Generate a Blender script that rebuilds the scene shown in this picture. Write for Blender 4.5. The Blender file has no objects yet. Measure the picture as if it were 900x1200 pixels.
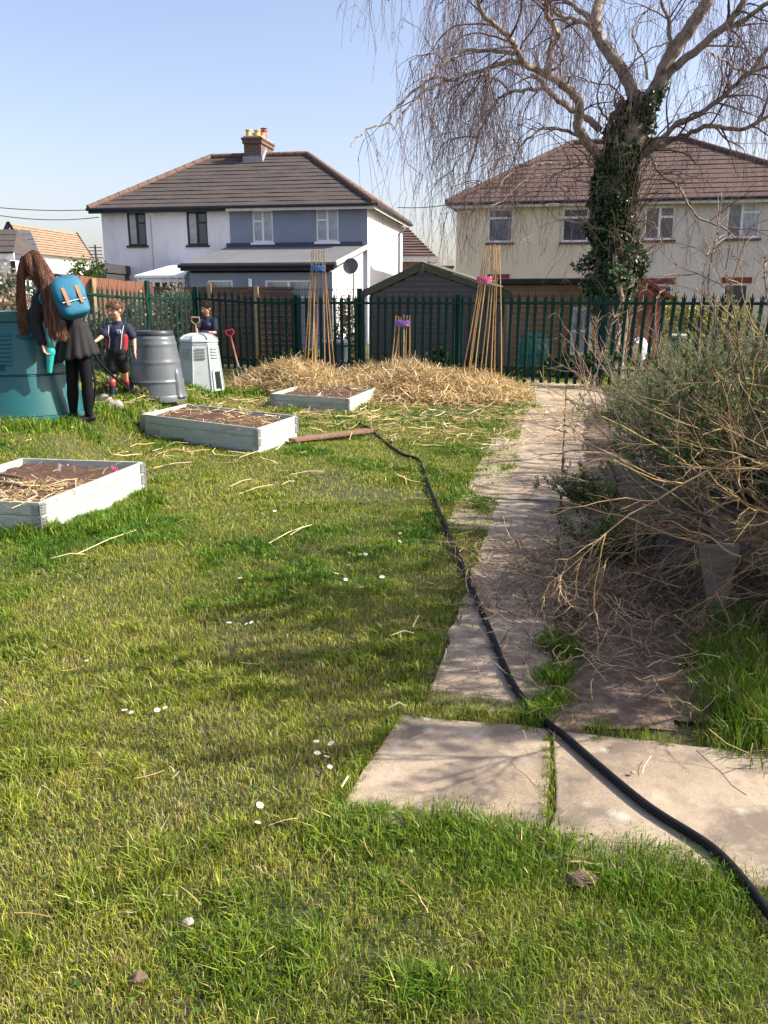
import bpy, math, random
import numpy as np
from mathutils import Vector, Matrix

R = math.radians
rng = np.random.default_rng(7)
random.seed(7)
scene = bpy.context.scene
COL = scene.collection

# ------------------------------------------------------------------ camera
H = 1.57
F = 985.0
PITCH = R(14.2)
FW = Vector((0, math.cos(PITCH), -math.sin(PITCH)))
UP = Vector((0, math.sin(PITCH), math.cos(PITCH)))
RT = Vector((1, 0, 0))
EYE = Vector((0, 0, H))
cam_d = bpy.data.cameras.new('camera')
cam = bpy.data.objects.new('camera', cam_d)
COL.objects.link(cam)
cam.location = EYE
cam.rotation_euler = (R(90) - PITCH, 0, 0)
cam_d.sensor_fit = 'VERTICAL'
cam_d.sensor_height = 36
cam_d.sensor_width = 27
cam_d.lens = F / 1200 * 36
cam_d.clip_start = 0.05
cam_d.clip_end = 2000
scene.camera = cam


def sst(x, a, b):
    t = np.clip((x - a) / (b - a), 0, 1)
    return t * t * (3 - 2 * t)


_tab = np.random.default_rng(3).random((64, 64))


def vnoise(x, y, s=1.0, o=0):
    x = np.asarray(x, float) * s + 17.3 * o + 100
    y = np.asarray(y, float) * s + 9.1 * o + 100
    xi = np.floor(x).astype(int); yi = np.floor(y).astype(int)
    fx = x - xi; fy = y - yi
    fx = fx * fx * (3 - 2 * fx); fy = fy * fy * (3 - 2 * fy)
    a = _tab[xi % 64, yi % 64]; b = _tab[(xi + 1) % 64, yi % 64]
    c = _tab[xi % 64, (yi + 1) % 64]; d = _tab[(xi + 1) % 64, (yi + 1) % 64]
    return (a * (1 - fx) + b * fx) * (1 - fy) + (c * (1 - fx) + d * fx) * fy


def fnoise(x, y, s=1.0, o=0, n=3):
    v = 0; a = 1; t = 0
    for i in range(n):
        v = v + a * vnoise(x, y, s * 2.03 ** i, o + i); t += a; a *= .5
    return v / t


def g(x, y):
    """height of the garden ground"""
    x = np.asarray(x, float); y = np.asarray(y, float)
    r = .31 * sst(-x, 2.65, 3.3) * sst(y, 5.2, 8.4) * (1 - .72 * sst(y, 11.5, 17))
    n = (fnoise(x, y, .9, 2) - .5) * .05 * sst(y, .5, 3)
    t = np.abs((x - .445) * .978 - (y - 2.33) * .209 - .25)
    return r + n * sst(t, 1.35, 2.0)


def ray(px, py):
    return (FW + RT * ((px - 450) / F) + UP * ((600 - py) / F))


def at(px, py, z=None):
    """where the line of sight through a pixel meets the ground (or height z)"""
    d = ray(px, py)
    zz = 0.0 if z is None else z
    for i in range(30):
        t = (zz - H) / d.z
        p = EYE + d * t
        if z is not None:
            return p
        zz = .5 * zz + .5 * float(g(p.x, p.y))
    return p


def D(px, py, Y):
    d = ray(px, py)
    return EYE + d * (Y / d.y)


def ppm(p):
    """pixels of the 900 px photo per metre at p"""
    return F / ((Vector(p) - EYE).dot(FW))


# ------------------------------------------------------------------ tagging
WL = {}


def tag(o, label=None, cat=None, group=None, kind=None):
    if label: o['label'] = label
    if cat: o['category'] = cat
    if group: o['group'] = group
    if kind: o['kind'] = kind
    return o


def link(o, wloc, parent=None):
    COL.objects.link(o)
    wloc = Vector(wloc)
    WL[o] = wloc
    if parent is not None:
        o.parent = parent
        o.location = wloc - WL[parent]
    else:
        o.location = wloc
    return o


def empty(name, loc):
    o = bpy.data.objects.new(name, None)
    o.empty_display_size = .1
    return link(o, loc)


def npobj(name, V, faces, mat, parent=None, col=None, smooth=False, loc=None, uvn=None):
    """faces: int array (n,3) or (n,4), or list of such arrays"""
    if not isinstance(faces, list): faces = [faces]
    V = np.asarray(V, np.float32)
    if loc is None:
        mn = V.min(0); mx = V.max(0)
        loc = ((mn[0] + mx[0]) / 2, (mn[1] + mx[1]) / 2, mn[2])
    loc = np.asarray(loc, np.float32)
    me = bpy.data.meshes.new(name)
    me.vertices.add(len(V))
    me.vertices.foreach_set('co', (V - loc).ravel())
    nl = sum(f.size for f in faces); nf = sum(len(f) for f in faces)
    me.loops.add(nl)
    me.loops.foreach_set('vertex_index', np.concatenate([f.ravel() for f in faces]).astype(np.int32))
    me.polygons.add(nf)
    starts = []; s = 0
    for f in faces:
        k = f.shape[1]
        starts.append(s + np.arange(len(f)) * k); s += f.size
    me.polygons.foreach_set('loop_start', np.concatenate(starts).astype(np.int32))
    if smooth:
        me.polygons.foreach_set('use_smooth', np.ones(nf, bool))
    me.update(calc_edges=True)
    if col is not None:
        a = me.color_attributes.new('Col', 'FLOAT_COLOR', 'POINT')
        c = np.ones((len(V), 4), np.float32); c[:, :3] = col
        a.data.foreach_set('color', c.ravel())
    me.materials.append(mat)
    o = bpy.data.objects.new(name, me)
    return link(o, loc, parent)


class MB:
    def __init__(s):
        s.v = []; s.f = []; s.n = 0

    def add(s, vs, fs):
        b = len(s.v)
        s.v.extend([tuple(v) for v in vs])
        s.f.extend([tuple(i + b for i in f) for f in fs])
        return s

    def box(s, c, size, rot=None, ax=None):
        """c centre; ax = (x,y,z) axis vectors or rot Matrix"""
        hx, hy, hz = [k / 2 for k in size]
        if ax is None:
            m = rot if rot is not None else Matrix.Identity(3)
            ax = (m.col[0], m.col[1], m.col[2])
        X, Y, Z = [Vector(a) for a in ax]
        c = Vector(c)
        vs = [c + X * (sx * hx) + Y * (sy * hy) + Z * (sz * hz)
              for sx, sy, sz in ((-1, -1, -1), (1, -1, -1), (1, 1, -1), (-1, 1, -1), (-1, -1, 1), (1, -1, 1), (1, 1, 1), (-1, 1, 1))]
        s.add(vs, [(0, 3, 2, 1), (4, 5, 6, 7), (0, 1, 5, 4), (1, 2, 6, 5), (2, 3, 7, 6), (3, 0, 4, 7)])
        return s

    def bar(s, p, q, w, h, up=(0, 0, 1)):
        p = Vector(p); q = Vector(q); d = (q - p); L = d.length; d.normalize()
        u = Vector(up); x = d.cross(u)
        if x.length < 1e-4: x = d.cross(Vector((0, 1, 0)))
        x.normalize(); u = x.cross(d)
        return s.box((p + q) / 2, (L, w, h), ax=(d, x, u))

    def quad(s, *ps):
        return s.add(ps, [tuple(range(len(ps)))])

    def prism(s, poly, ex):
        """poly: list of 3D points, extruded by vector ex"""
        n = len(poly); ex = Vector(ex)
        vs = [Vector(p) for p in poly] + [Vector(p) + ex for p in poly]
        fs = [tuple(range(n))[::-1], tuple(range(n, 2 * n))]
        for i in range(n):
            j = (i + 1) % n
            fs.append((i, j, n + j, n + i))
        return s.add(vs, fs)

    def tube(s, pts, rad, n=8, caps=True):
        pts = [Vector(p) for p in pts]
        if not hasattr(rad, '__len__'): rad = [rad] * len(pts)
        b = len(s.v); prev = None; vs = []
        for i, p in enumerate(pts):
            t = (pts[min(i + 1, len(pts) - 1)] - pts[max(i - 1, 0)])
            if t.length < 1e-9: t = Vector((0, 0, 1))
            t.normalize()
            if prev is None:
                a = Vector((0, 0, 1)) if abs(t.z) < .9 else Vector((1, 0, 0))
                prev = a.cross(t).normalized()
            else:
                prev = (prev - t * prev.dot(t))
                if prev.length < 1e-6: prev = Vector((1, 0, 0))
                prev.normalize()
            w = t.cross(prev)
            for k in range(n):
                a = 2 * math.pi * k / n
                vs.append(p + (prev * math.cos(a) + w * math.sin(a)) * rad[i])
        fs = []
        for i in range(len(pts) - 1):
            for k in range(n):
                k2 = (k + 1) % n
                fs.append((i * n + k, i * n + k2, (i + 1) * n + k2, (i + 1) * n + k))
        if caps:
            fs.append(tuple(range(n))[::-1]); fs.append(tuple((len(pts) - 1) * n + k for k in range(n)))
        return s.add(vs, fs)

    def capsule(s, p, q, r1, r2, n=12):
        p = Vector(p); q = Vector(q); d = q - p
        if d.length < 1e-6: d = Vector((0, 0, .001))
        u = d.normalized()
        pts = []; rr = []
        for a in (85, 60, 35, 12):
            pts.append(p - u * r1 * math.sin(R(a))); rr.append(r1 * math.cos(R(a)))
        pts += [p, q]; rr += [r1, r2]
        for a in (12, 35, 60, 85):
            pts.append(q + u * r2 * math.sin(R(a))); rr.append(r2 * math.cos(R(a)))
        return s.tube(pts, rr, n)

    def ell(s, c, r, rot=None, nu=14, nv=9):
        c = Vector(c); m = rot if rot is not None else Matrix.Identity(3)
        vs = []; fs = []
        for i in range(nv + 1):
            t = math.pi * (i + .02) / (nv + .04)
            for k in range(nu):
                a = 2 * math.pi * k / nu
                vs.append(c + m @ Vector((r[0] * math.sin(t) * math.cos(a), r[1] * math.sin(t) * math.sin(a), r[2] * math.cos(t))))
        for i in range(nv):
            for k in range(nu):
                k2 = (k + 1) % nu
                fs.append((i * nu + k, (i + 1) * nu + k, (i + 1) * nu + k2, i * nu + k2))
        fs.append(tuple(range(nu))); fs.append(tuple(nv * nu + k for k in range(nu))[::-1])
        return s.add(vs, fs)

    def lathe(s, c, prof, n=32, sq=0.0, phase=0.0, ax=None, caps=True, nang=None):
        """prof: (radius, z) pairs; sq>0 squares the section (superellipse)"""
        c = Vector(c)
        if ax is None: ax = (Vector((1, 0, 0)), Vector((0, 1, 0)), Vector((0, 0, 1)))
        vs = []
        for r, z in prof:
            for k in range(n):
                a = 2 * math.pi * (k + .5) / n + phase
                ca, sa = math.cos(a), math.sin(a)
                q = 1.0
                if sq: q = 1 / ((abs(ca) ** sq + abs(sa) ** sq) ** (1 / sq))
                vs.append(c + ax[0] * (r * q * ca) + ax[1] * (r * q * sa) + ax[2] * z)
        fs = []
        for i in range(len(prof) - 1):
            for k in range(n):
                k2 = (k + 1) % n
                fs.append((i * n + k, i * n + k2, (i + 1) * n + k2, (i + 1) * n + k))
        if caps:
            fs.append(tuple(range(n))[::-1]); fs.append(tuple((len(prof) - 1) * n + k for k in range(n)))
        return s.add(vs, fs)

    def build(s, name, mat, parent=None, loc=None, smooth=False, bevel=0, remesh=0, angle=40):
        V = np.array(s.v, np.float32)
        if loc is None:
            mn = V.min(0); mx = V.max(0)
            loc = Vector(((mn[0] + mx[0]) / 2, (mn[1] + mx[1]) / 2, mn[2]))
        loc = Vector(loc)
        me = bpy.data.meshes.new(name)
        me.from_pydata([tuple(Vector(v) - loc) for v in s.v], [], s.f)
        me.materials.append(mat)
        o = bpy.data.objects.new(name, me)
        link(o, loc, parent)
        if smooth:
            me.polygons.foreach_set('use_smooth', [True] * len(me.polygons))
            if not remesh:
                try:
                    me.set_sharp_from_angle(angle=R(angle))
                except Exception:
                    pass
        if remesh:
            m = o.modifiers.new('r', 'REMESH'); m.mode = 'VOXEL'; m.voxel_size = remesh; m.use_smooth_shade = True
            m2 = o.modifiers.new('s', 'SMOOTH'); m2.factor = .5; m2.iterations = 3
        if bevel:
            m = o.modifiers.new('b', 'BEVEL'); m.width = bevel; m.segments = 2; m.limit_method = 'ANGLE'; m.angle_limit = R(35)
        me.update()
        return o


# ------------------------------------------------------------------ vectorised strands
def ribbons(P, W, S):
    """P (N,K,3) centre lines, W (N,K) half widths, S (N,3) side vectors"""
    N, K, _ = P.shape
    L = P - S[:, None, :] * W[..., None]; Rr = P + S[:, None, :] * W[..., None]
    V = np.stack([L, Rr], 2).reshape(-1, 3)
    b = (np.arange(N) * K * 2)[:, None] + (np.arange(K - 1) * 2)[None]
    b = b.ravel()
    Fq = np.stack([b, b + 1, b + 3, b + 2], 1)
    return V, Fq


def tubes(P, Rd, n=3):
    N, K, _ = P.shape
    T = np.empty_like(P)
    T[:, 1:-1] = P[:, 2:] - P[:, :-2]; T[:, 0] = P[:, 1] - P[:, 0]; T[:, -1] = P[:, -1] - P[:, -2]
    T /= np.linalg.norm(T, axis=2, keepdims=True) + 1e-9
    ref = np.zeros((N, 1, 3)); ref[..., 0] = 1
    m = np.abs(T[:, :1, 0]) > .8
    ref[m[:, 0]] = [[0, 1, 0]]
    ref = np.repeat(ref, K, 1)
    A = np.cross(T, ref); A /= np.linalg.norm(A, axis=2, keepdims=True) + 1e-9
    B = np.cross(T, A)
    rings = []
    for k in range(n):
        a = 2 * math.pi * k / n
        rings.append(P + (A * math.cos(a) + B * math.sin(a)) * Rd[..., None])
    V = np.stack(rings, 2).reshape(-1, 3)      # N,K,n,3
    base = (np.arange(N) * K * n)[:, None, None] + (np.arange(K - 1) * n)[None, :, None]
    k = np.arange(n)[None, None, :]; k2 = (k + 1) % n
    Fq = np.stack([base + k, base + k2, base + n + k2, base + n + k], -1).reshape(-1, 4)
    return V, Fq


def grow(base, d, length, K, wig=.15, droop=0.0, r=rng):
    N = len(base)
    P = np.empty((N, K, 3)); P[:, 0] = base
    d = d / (np.linalg.norm(d, axis=1, keepdims=True) + 1e-9)
    step = (np.asarray(length) / (K - 1))[:, None] if np.ndim(length) else length / (K - 1)
    dr = np.asarray(droop)
    for k in range(1, K):
        P[:, k] = P[:, k - 1] + d * step
        d = d + r.normal(0, wig, (N, 3))
        d[:, 2] -= dr
        d /= np.linalg.norm(d, axis=1, keepdims=True)
    return P


def leafs(C, d, L, W, r=rng, curl=.15):
    """pointed leaves: base at C, along d"""
    N = len(C)
    d = d / (np.linalg.norm(d, axis=1, keepdims=True) + 1e-9)
    rr = r.normal(0, 1, (N, 3)); s = np.cross(d, rr); s /= np.linalg.norm(s, axis=1, keepdims=True) + 1e-9
    nn = np.cross(d, s)
    L = np.asarray(L).reshape(-1, 1); W = np.asarray(W).reshape(-1, 1)
    mid = C + d * L * .45 + nn * L * curl
    V = np.stack([C, mid - s * W, C + d * L, mid + s * W], 1).reshape(-1, 3)
    b = np.arange(N) * 4
    return V, np.stack([b, b + 1, b + 2, b + 3], 1)


class Acc:
    def __init__(s): s.V = []; s.F = []; s.C = []; s.n = 0

    def add(s, V, Fq, C=None):
        s.V.append(V); s.F.append(Fq + s.n); s.n += len(V)
        if C is not None:
            C = np.asarray(C, float)
            if C.ndim == 1: C = np.tile(C, (len(V), 1))
            elif len(C) != len(V): C = np.repeat(C, len(V) // len(C), 0)
            s.C.append(C)

    def build(s, name, mat, parent=None, smooth=False, loc=None):
        return npobj(name, np.concatenate(s.V), np.concatenate(s.F), mat, parent,
                     col=np.concatenate(s.C) if s.C else None, smooth=smooth, loc=loc)


def pick(cols, n, w=None, jit=.15, r=rng):
    cols = np.array(cols, float)
    i = r.choice(len(cols), n, p=(np.array(w) / np.sum(w)) if w is not None else None)
    return cols[i] * np.clip(r.normal(1, jit, (n, 1)), .5, 1.6)


# ------------------------------------------------------------------ materials
def nodes(name):
    m = bpy.data.materials.new(name); m.use_nodes = True
    nt = m.node_tree
    return m, nt, nt.nodes['Principled BSDF'], nt.nodes['Material Output']


def inv(nt, t, **k):
    n = nt.nodes.new(t)
    for a, b in k.items(): setattr(n, a, b)
    return n


def ramp2(nt, fac, c1, c2, a=.35, b=.65):
    r = nt.nodes.new('ShaderNodeValToRGB')
    r.color_ramp.elements[0].position = a; r.color_ramp.elements[0].color = (*c1, 1)
    r.color_ramp.elements[1].position = b; r.color_ramp.elements[1].color = (*c2, 1)
    nt.links.new(fac, r.inputs[0])
    return r.outputs[0]


def mix(nt, fac, a, b, mode='MIX'):
    m = nt.nodes.new('ShaderNodeMix'); m.data_type = 'RGBA'; m.blend_type = mode
    for s, v in ((m.inputs[0], fac), (m.inputs[6], a), (m.inputs[7], b)):
        if hasattr(v, 'is_output') or isinstance(v, bpy.types.NodeSocket): nt.links.new(v, s)
        elif isinstance(v, tuple): s.default_value = (*v, 1)
        else: s.default_value = v
    return m.outputs[2]


def noise(nt, scale, detail=4, rough=.6, vec=None, stretch=None):
    tc = nt.nodes.new('ShaderNodeTexCoord')
    src = tc.outputs['Object']
    if stretch:
        mp = nt.nodes.new('ShaderNodeMapping'); mp.inputs['Scale'].default_value = stretch
        nt.links.new(src, mp.inputs[0]); src = mp.outputs[0]
    n = nt.nodes.new('ShaderNodeTexNoise'); n.inputs['Scale'].default_value = scale
    n.inputs['Detail'].default_value = detail; n.inputs['Roughness'].default_value = rough
    nt.links.new(src, n.inputs['Vector'])
    return n.outputs['Fac']


def M(name, c1, c2=None, scale=6, rough=.75, bump=0, bscale=None, metal=0, spec=.4, stretch=None, detail=5,
      c3=None, s3=1.5, a3=.55, b3=.7):
    m, nt, p, out = nodes(name)
    p.inputs['Roughness'].default_value = rough; p.inputs['Metallic'].default_value = metal
    p.inputs['Specular IOR Level'].default_value = spec
    c2 = c2 or tuple(k * .82 for k in c1)
    n = noise(nt, scale, detail, stretch=stretch)
    c = ramp2(nt, n, c1, c2)
    if c3:
        n3 = noise(nt, s3, 6, .65, stretch=stretch)
        f = ramp2(nt, n3, (0, 0, 0), (1, 1, 1), a3, b3)
        c = mix(nt, f, c, c3)
    nt.links.new(c, p.inputs['Base Color'])
    if bump:
        b = nt.nodes.new('ShaderNodeBump'); b.inputs['Strength'].default_value = bump; b.inputs['Distance'].default_value = .02
        nb = noise(nt, bscale or scale * 4, 6, .7, stretch=stretch)
        nt.links.new(nb, b.inputs['Height']); nt.links.new(b.outputs[0], p.inputs['Normal'])
    return m


def MA(name, rough=.6, transl=0.0, spec=.3):
    """colour from the mesh's own Col attribute (per blade / leaf / stalk)"""
    m, nt, p, out = nodes(name)
    a = nt.nodes.new('ShaderNodeAttribute'); a.attribute_name = 'Col'
    nt.links.new(a.outputs['Color'], p.inputs['Base Color'])
    p.inputs['Roughness'].default_value = rough; p.inputs['Specular IOR Level'].default_value = spec
    if transl:
        t = nt.nodes.new('ShaderNodeBsdfTranslucent'); nt.links.new(a.outputs['Color'], t.inputs['Color'])
        ms = nt.nodes.new('ShaderNodeMixShader'); ms.inputs[0].default_value = transl
        nt.links.new(p.outputs[0], ms.inputs[1]); nt.links.new(t.outputs[0], ms.inputs[2])
        nt.links.new(ms.outputs[0], out.inputs['Surface'])
    return m


def polymask(poly, x, y):
    """point in polygon, vectorised"""
    inside = np.zeros(len(x), bool); n = len(poly)
    for i in range(n):
        x1, y1 = poly[i]; x2, y2 = poly[(i + 1) % n]
        c = ((y1 > y) != (y2 > y))
        with np.errstate(divide='ignore', invalid='ignore'):
            xx = (x2 - x1) * (y - y1) / (y2 - y1 + 1e-12) + x1
        inside ^= c & (x < xx)
    return inside


def gpoly(pts):
    return [(at(*p).x, at(*p).y) for p in pts]
# ------------------------------------------------------------------ light
SUN_AZ = math.atan2(.995, -.09)      # from +Y towards +X
SUN_EL = R(39)
w = bpy.data.worlds.new('World'); scene.world = w; w.use_nodes = True
nt = w.node_tree; bg = nt.nodes['Background']
sky = nt.nodes.new('ShaderNodeTexSky'); sky.sky_type = 'NISHITA'; sky.sun_disc = False
sky.sun_elevation = SUN_EL; sky.sun_rotation = SUN_AZ
sky.air_density = 1.0; sky.dust_density = 2.5; sky.ozone_density = 1.4; sky.altitude = 0
hs = nt.nodes.new('ShaderNodeMix'); hs.data_type = 'RGBA'; hs.blend_type = 'MULTIPLY'; hs.inputs[0].default_value = 1
hs.inputs[7].default_value = (1.12, .985, .99, 1); nt.links.new(sky.outputs[0], hs.inputs[6])
nt.links.new(hs.outputs[2], bg.inputs[0]); bg.inputs[1].default_value = .136
sl = bpy.data.lights.new('sun', 'SUN'); sl.energy = 5.0; sl.angle = R(.53); sl.color = (1, .93, .82)
so = bpy.data.objects.new('sun', sl); COL.objects.link(so)
sd = Vector((math.sin(SUN_AZ) * math.cos(SUN_EL), math.cos(SUN_AZ) * math.cos(SUN_EL), math.sin(SUN_EL)))
so.rotation_euler = sd.to_track_quat('Z', 'Y').to_euler(); so.location = (20, -5, 20)
scene.view_settings.view_transform = 'Standard'; scene.view_settings.look = 'None'
scene.view_settings.exposure = 0.92; scene.view_settings.gamma = 1
scene.render.engine = 'CYCLES'
scene.cycles.max_bounces = 6; scene.cycles.diffuse_bounces = 3; scene.cycles.glossy_bounces = 2
scene.cycles.transmission_bounces = 2; scene.cycles.transparent_max_bounces = 8
scene.cycles.use_denoising = True
# ------------------------------------------------------------------ ground
m_soil, nt, p, out = nodes('ground_soil')
n1 = noise(nt, .7, 5); n2 = noise(nt, 9, 6, .7); n3 = noise(nt, 60, 4, .7)
c = mix(nt, ramp2(nt, n1, (0, 0, 0), (1, 1, 1), .4, .6), (.055, .07, .016), (.10, .085, .035))
c = mix(nt, ramp2(nt, n2, (0, 0, 0), (1, 1, 1), .4, .62), c, (.03, .05, .01))
c = mix(nt, ramp2(nt, n3, (0, 0, 0), (.5, .5, .5), .45, .6), c, (.15, .12, .06))
nt.links.new(c, p.inputs['Base Color']); p.inputs['Roughness'].default_value = .95
b = nt.nodes.new('ShaderNodeBump'); b.inputs['Strength'].default_value = .8; b.inputs['Distance'].default_value = .03
nt.links.new(noise(nt, 25, 8, .75), b.inputs['Height']); nt.links.new(b.outputs[0], p.inputs['Normal'])

xs = np.concatenate([[-900, -300, -100, -50, -25], np.arange(-14, 14.01, .12), [25, 50, 100, 300, 900]])
ys = np.concatenate([[-300, -50, -10], np.arange(-2, 22.01, .12), [28, 40, 60, 100, 200, 500, 1200]])
X, Y = np.meshgrid(xs, ys); Z = g(X, Y) - .012
n_, m_ = len(ys), len(xs)
idx = np.arange(n_ * m_).reshape(n_, m_)
Fq = np.stack([idx[:-1, :-1], idx[:-1, 1:], idx[1:, 1:], idx[1:, :-1]], -1).reshape(-1, 4)
o = npobj('ground', np.stack([X, Y, Z], -1).reshape(-1, 3), Fq, m_soil, smooth=True)
tag(o, 'uneven garden ground of brown soil and moss below the lawn', kind='structure')

# ------------------------------------------------------------------ path
m_slab, nt, p, out = nodes('paving_concrete')
n1 = noise(nt, 1.6, 6, .65); n2 = noise(nt, 14, 8, .75); n3 = noise(nt, 150, 3, .6)
c = mix(nt, ramp2(nt, n1, (0, 0, 0), (1, 1, 1), .38, .62), (.275, .21, .14), (.44, .36, .255))
c = mix(nt, ramp2(nt, n2, (0, 0, 0), (.7, .7, .7), .5, .72), c, (.21, .175, .14))
c = mix(nt, ramp2(nt, n3, (0, 0, 0), (.6, .6, .6), .5, .7), c, (.46, .40, .33))
v = nt.nodes.new('ShaderNodeTexVoronoi'); v.inputs['Scale'].default_value = 7
tc = nt.nodes.new('ShaderNodeTexCoord'); nt.links.new(tc.outputs['Object'], v.inputs['Vector'])
c = mix(nt, ramp2(nt, v.outputs['Distance'], (.8, .8, .8), (0, 0, 0), .06, .2), c, (.52, .48, .41))
n5 = noise(nt, 5, 5, .6)
c = mix(nt, ramp2(nt, n5, (0, 0, 0), (.85, .85, .85), .5, .64), c, (.165, .135, .105))
nt.links.new(c, p.inputs['Base Color']); p.inputs['Roughness'].default_value = .85
p.inputs['Specular IOR Level'].default_value = .25
b = nt.nodes.new('ShaderNodeBump'); b.inputs['Strength'].default_value = .5; b.inputs['Distance'].default_value = .012
nt.links.new(noise(nt, 40, 8, .8), b.inputs['Height']); nt.links.new(b.outputs[0], p.inputs['Normal'])

s0 = at(641, 965); s1 = at(661, 500)
pa = Vector((s1.x - s0.x, s1.y - s0.y, 0)).normalized(); pt = Vector((pa.y, -pa.x, 0))   # along / across (to the right)


def pslab(mb, s_a, s_b, ta, tb, tilt=0, z=.007, ta2=None):
    vs = []
    for s_, t_ in ((s_a, ta), (s_b, ta if ta2 is None else ta2), (s_b, tb), (s_a, tb)):
        q = s0 + pa * s_ + pt * t_
        vs.append(Vector((q.x, q.y, z + tilt * (t_ - ta))))
    # slightly irregular, many-pointed outline
    out_ = []
    for i in range(4):
        a_ = vs[i]; b_ = vs[(i + 1) % 4]
        L = (b_ - a_).length; k = max(2, int(L / .12))
        nrm = Vector((-(b_ - a_).y, (b_ - a_).x, 0)).normalized()
        for j in range(k):
            t = j / k
            amp = 0 if j == 0 else random.gauss(0, .010)
            out_.append(a_.lerp(b_, t) + nrm * amp)
    mb.prism([v_ - Vector((0, 0, .07)) for v_ in out_][::-1], (0, 0, .07))


mbp = MB()


def sval(px, py):
    q = at(px, py) - s0; return q.dot(pa)


def tval(px, py):
    q = at(px, py) - s0; return q.dot(pt)


# two near slabs lying across
row1a, row1b = sval(640, 985), sval(640, 860)
tl = tval(397, 940) - .02
pslab(mbp, row1a - .02, row1b + .03, tval(399, 941), -.006, ta2=tval(466, 846))
pslab(mbp, row1a - .10, row1b + .02, .007, 1.75, -.003)
# the strip running away
lft = tval(520, 780)
ss = [row1b + .12]
while ss[-1] < 16.3: ss.append(ss[-1] + random.uniform(.95, 1.15) * (1.25 if len(ss) < 3 else 1.0))
for i in range(len(ss) - 1):
    tw = lft - .02 if i < 2 else -.80
    pslab(mbp, ss[i] + .006, ss[i + 1] - .006, tw, -.008, random.uniform(-.004, .004), .008 + random.uniform(-.003, .004))
    if i > 0: pslab(mbp, ss[i] + .006, ss[i + 1] - .006, .008, .62, random.uniform(-.004, .004), .007 + random.uniform(-.003, .004))
o = mbp.build('path', m_slab, bevel=.006)
tag(o, 'path of old pinkish concrete slabs running to the fence', kind='structure')

# bare dirt beside the path
m_dirt = M('dirt', (.19, .135, .095), (.10, .07, .048), 10, .95, 1.0, 30, c3=(.30, .23, .17), s3=22, a3=.5, b3=.7)
DIRT = gpoly([(640, 858), (668, 860), (700, 862), (760, 870), (812, 868), (850, 862), (870, 850), (905, 800), (960, 640), (800, 560), (700, 470), (688, 458), (680, 520), (676, 580), (690, 650), (680, 700), (668, 745), (655, 790), (650, 825)])
poly = np.array(DIRT)
gx, gy = np.meshgrid(np.arange(poly[:, 0].min(), poly[:, 0].max(), .05), np.arange(poly[:, 1].min(), poly[:, 1].max(), .05))
gx = gx.ravel(); gy = gy.ravel()
ed = (fnoise(gx, gy, 2.5, 5) - .5) * .3
ins = polymask(DIRT, gx + ed, gy + ed)
nx = len(np.arange(poly[:, 0].min(), poly[:, 0].max(), .05)); ny = len(gx) // nx
ins = ins.reshape(ny, nx); gz = (.027 + .03 * (fnoise(gx, gy, 5, 1) - .45) + .012 * (fnoise(gx, gy, 17, 3) - .5)).reshape(ny, nx)
bl_ = ins.astype(float)
for _ in range(5):
    pd_ = np.pad(bl_, 1, mode='edge'); bl_ = (pd_[:-2, 1:-1] + pd_[2:, 1:-1] + pd_[1:-1, :-2] + pd_[1:-1, 2:] + bl_) / 5
gz = gz - .075 * (1 - bl_)
idx = np.arange(ny * nx).reshape(ny, nx)
ok = ins[:-1, :-1] & ins[1:, :-1] & ins[:-1, 1:] & ins[1:, 1:]
Fq = np.stack([idx[:-1, :-1][ok], idx[:-1, 1:][ok], idx[1:, 1:][ok], idx[1:, :-1][ok]], -1)
o = npobj('soil', np.stack([gx, gy, gz.ravel()], -1), Fq, m_dirt, smooth=True)
tag(o, 'bare pinkish dirt spilling over the right side of the path', kind='structure')

# ------------------------------------------------------------------ lawn
NOGRASS = gpoly([(628, 455), (612, 500), (606, 545), (584, 590), (566, 640), (560, 680), (529, 725), (508, 770), (480, 803), (500, 812),
                 (560, 818), (600, 822), (630, 835), (640, 852), (600, 850), (560, 845), (470, 838), (440, 872), (397, 940), (450, 948), (520, 958), (640, 972),
                 (720, 988), (800, 1002), (860, 1019), (905, 1026), (1100, 1070), (1100, 895), (905, 882), (880, 850), (852, 835), (838, 800), (800, 770), (778, 742),
                 (786, 700), (830, 640), (1000, 560), (1000, 455)])


def sample(n, y0, y1, ex=1.25):
    y = rng.uniform(y0, y1, n)
    hw = (.47 * y + .25) * ex + .5
    x = rng.uniform(-1, 1, n) * hw.max()
    k = np.abs(x) < hw
    return x[k], y[k]


BEDRECTS = []   # filled below; polygons without grass
m_grass = MA('grass_blades', .5, .35, .25)


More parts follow.
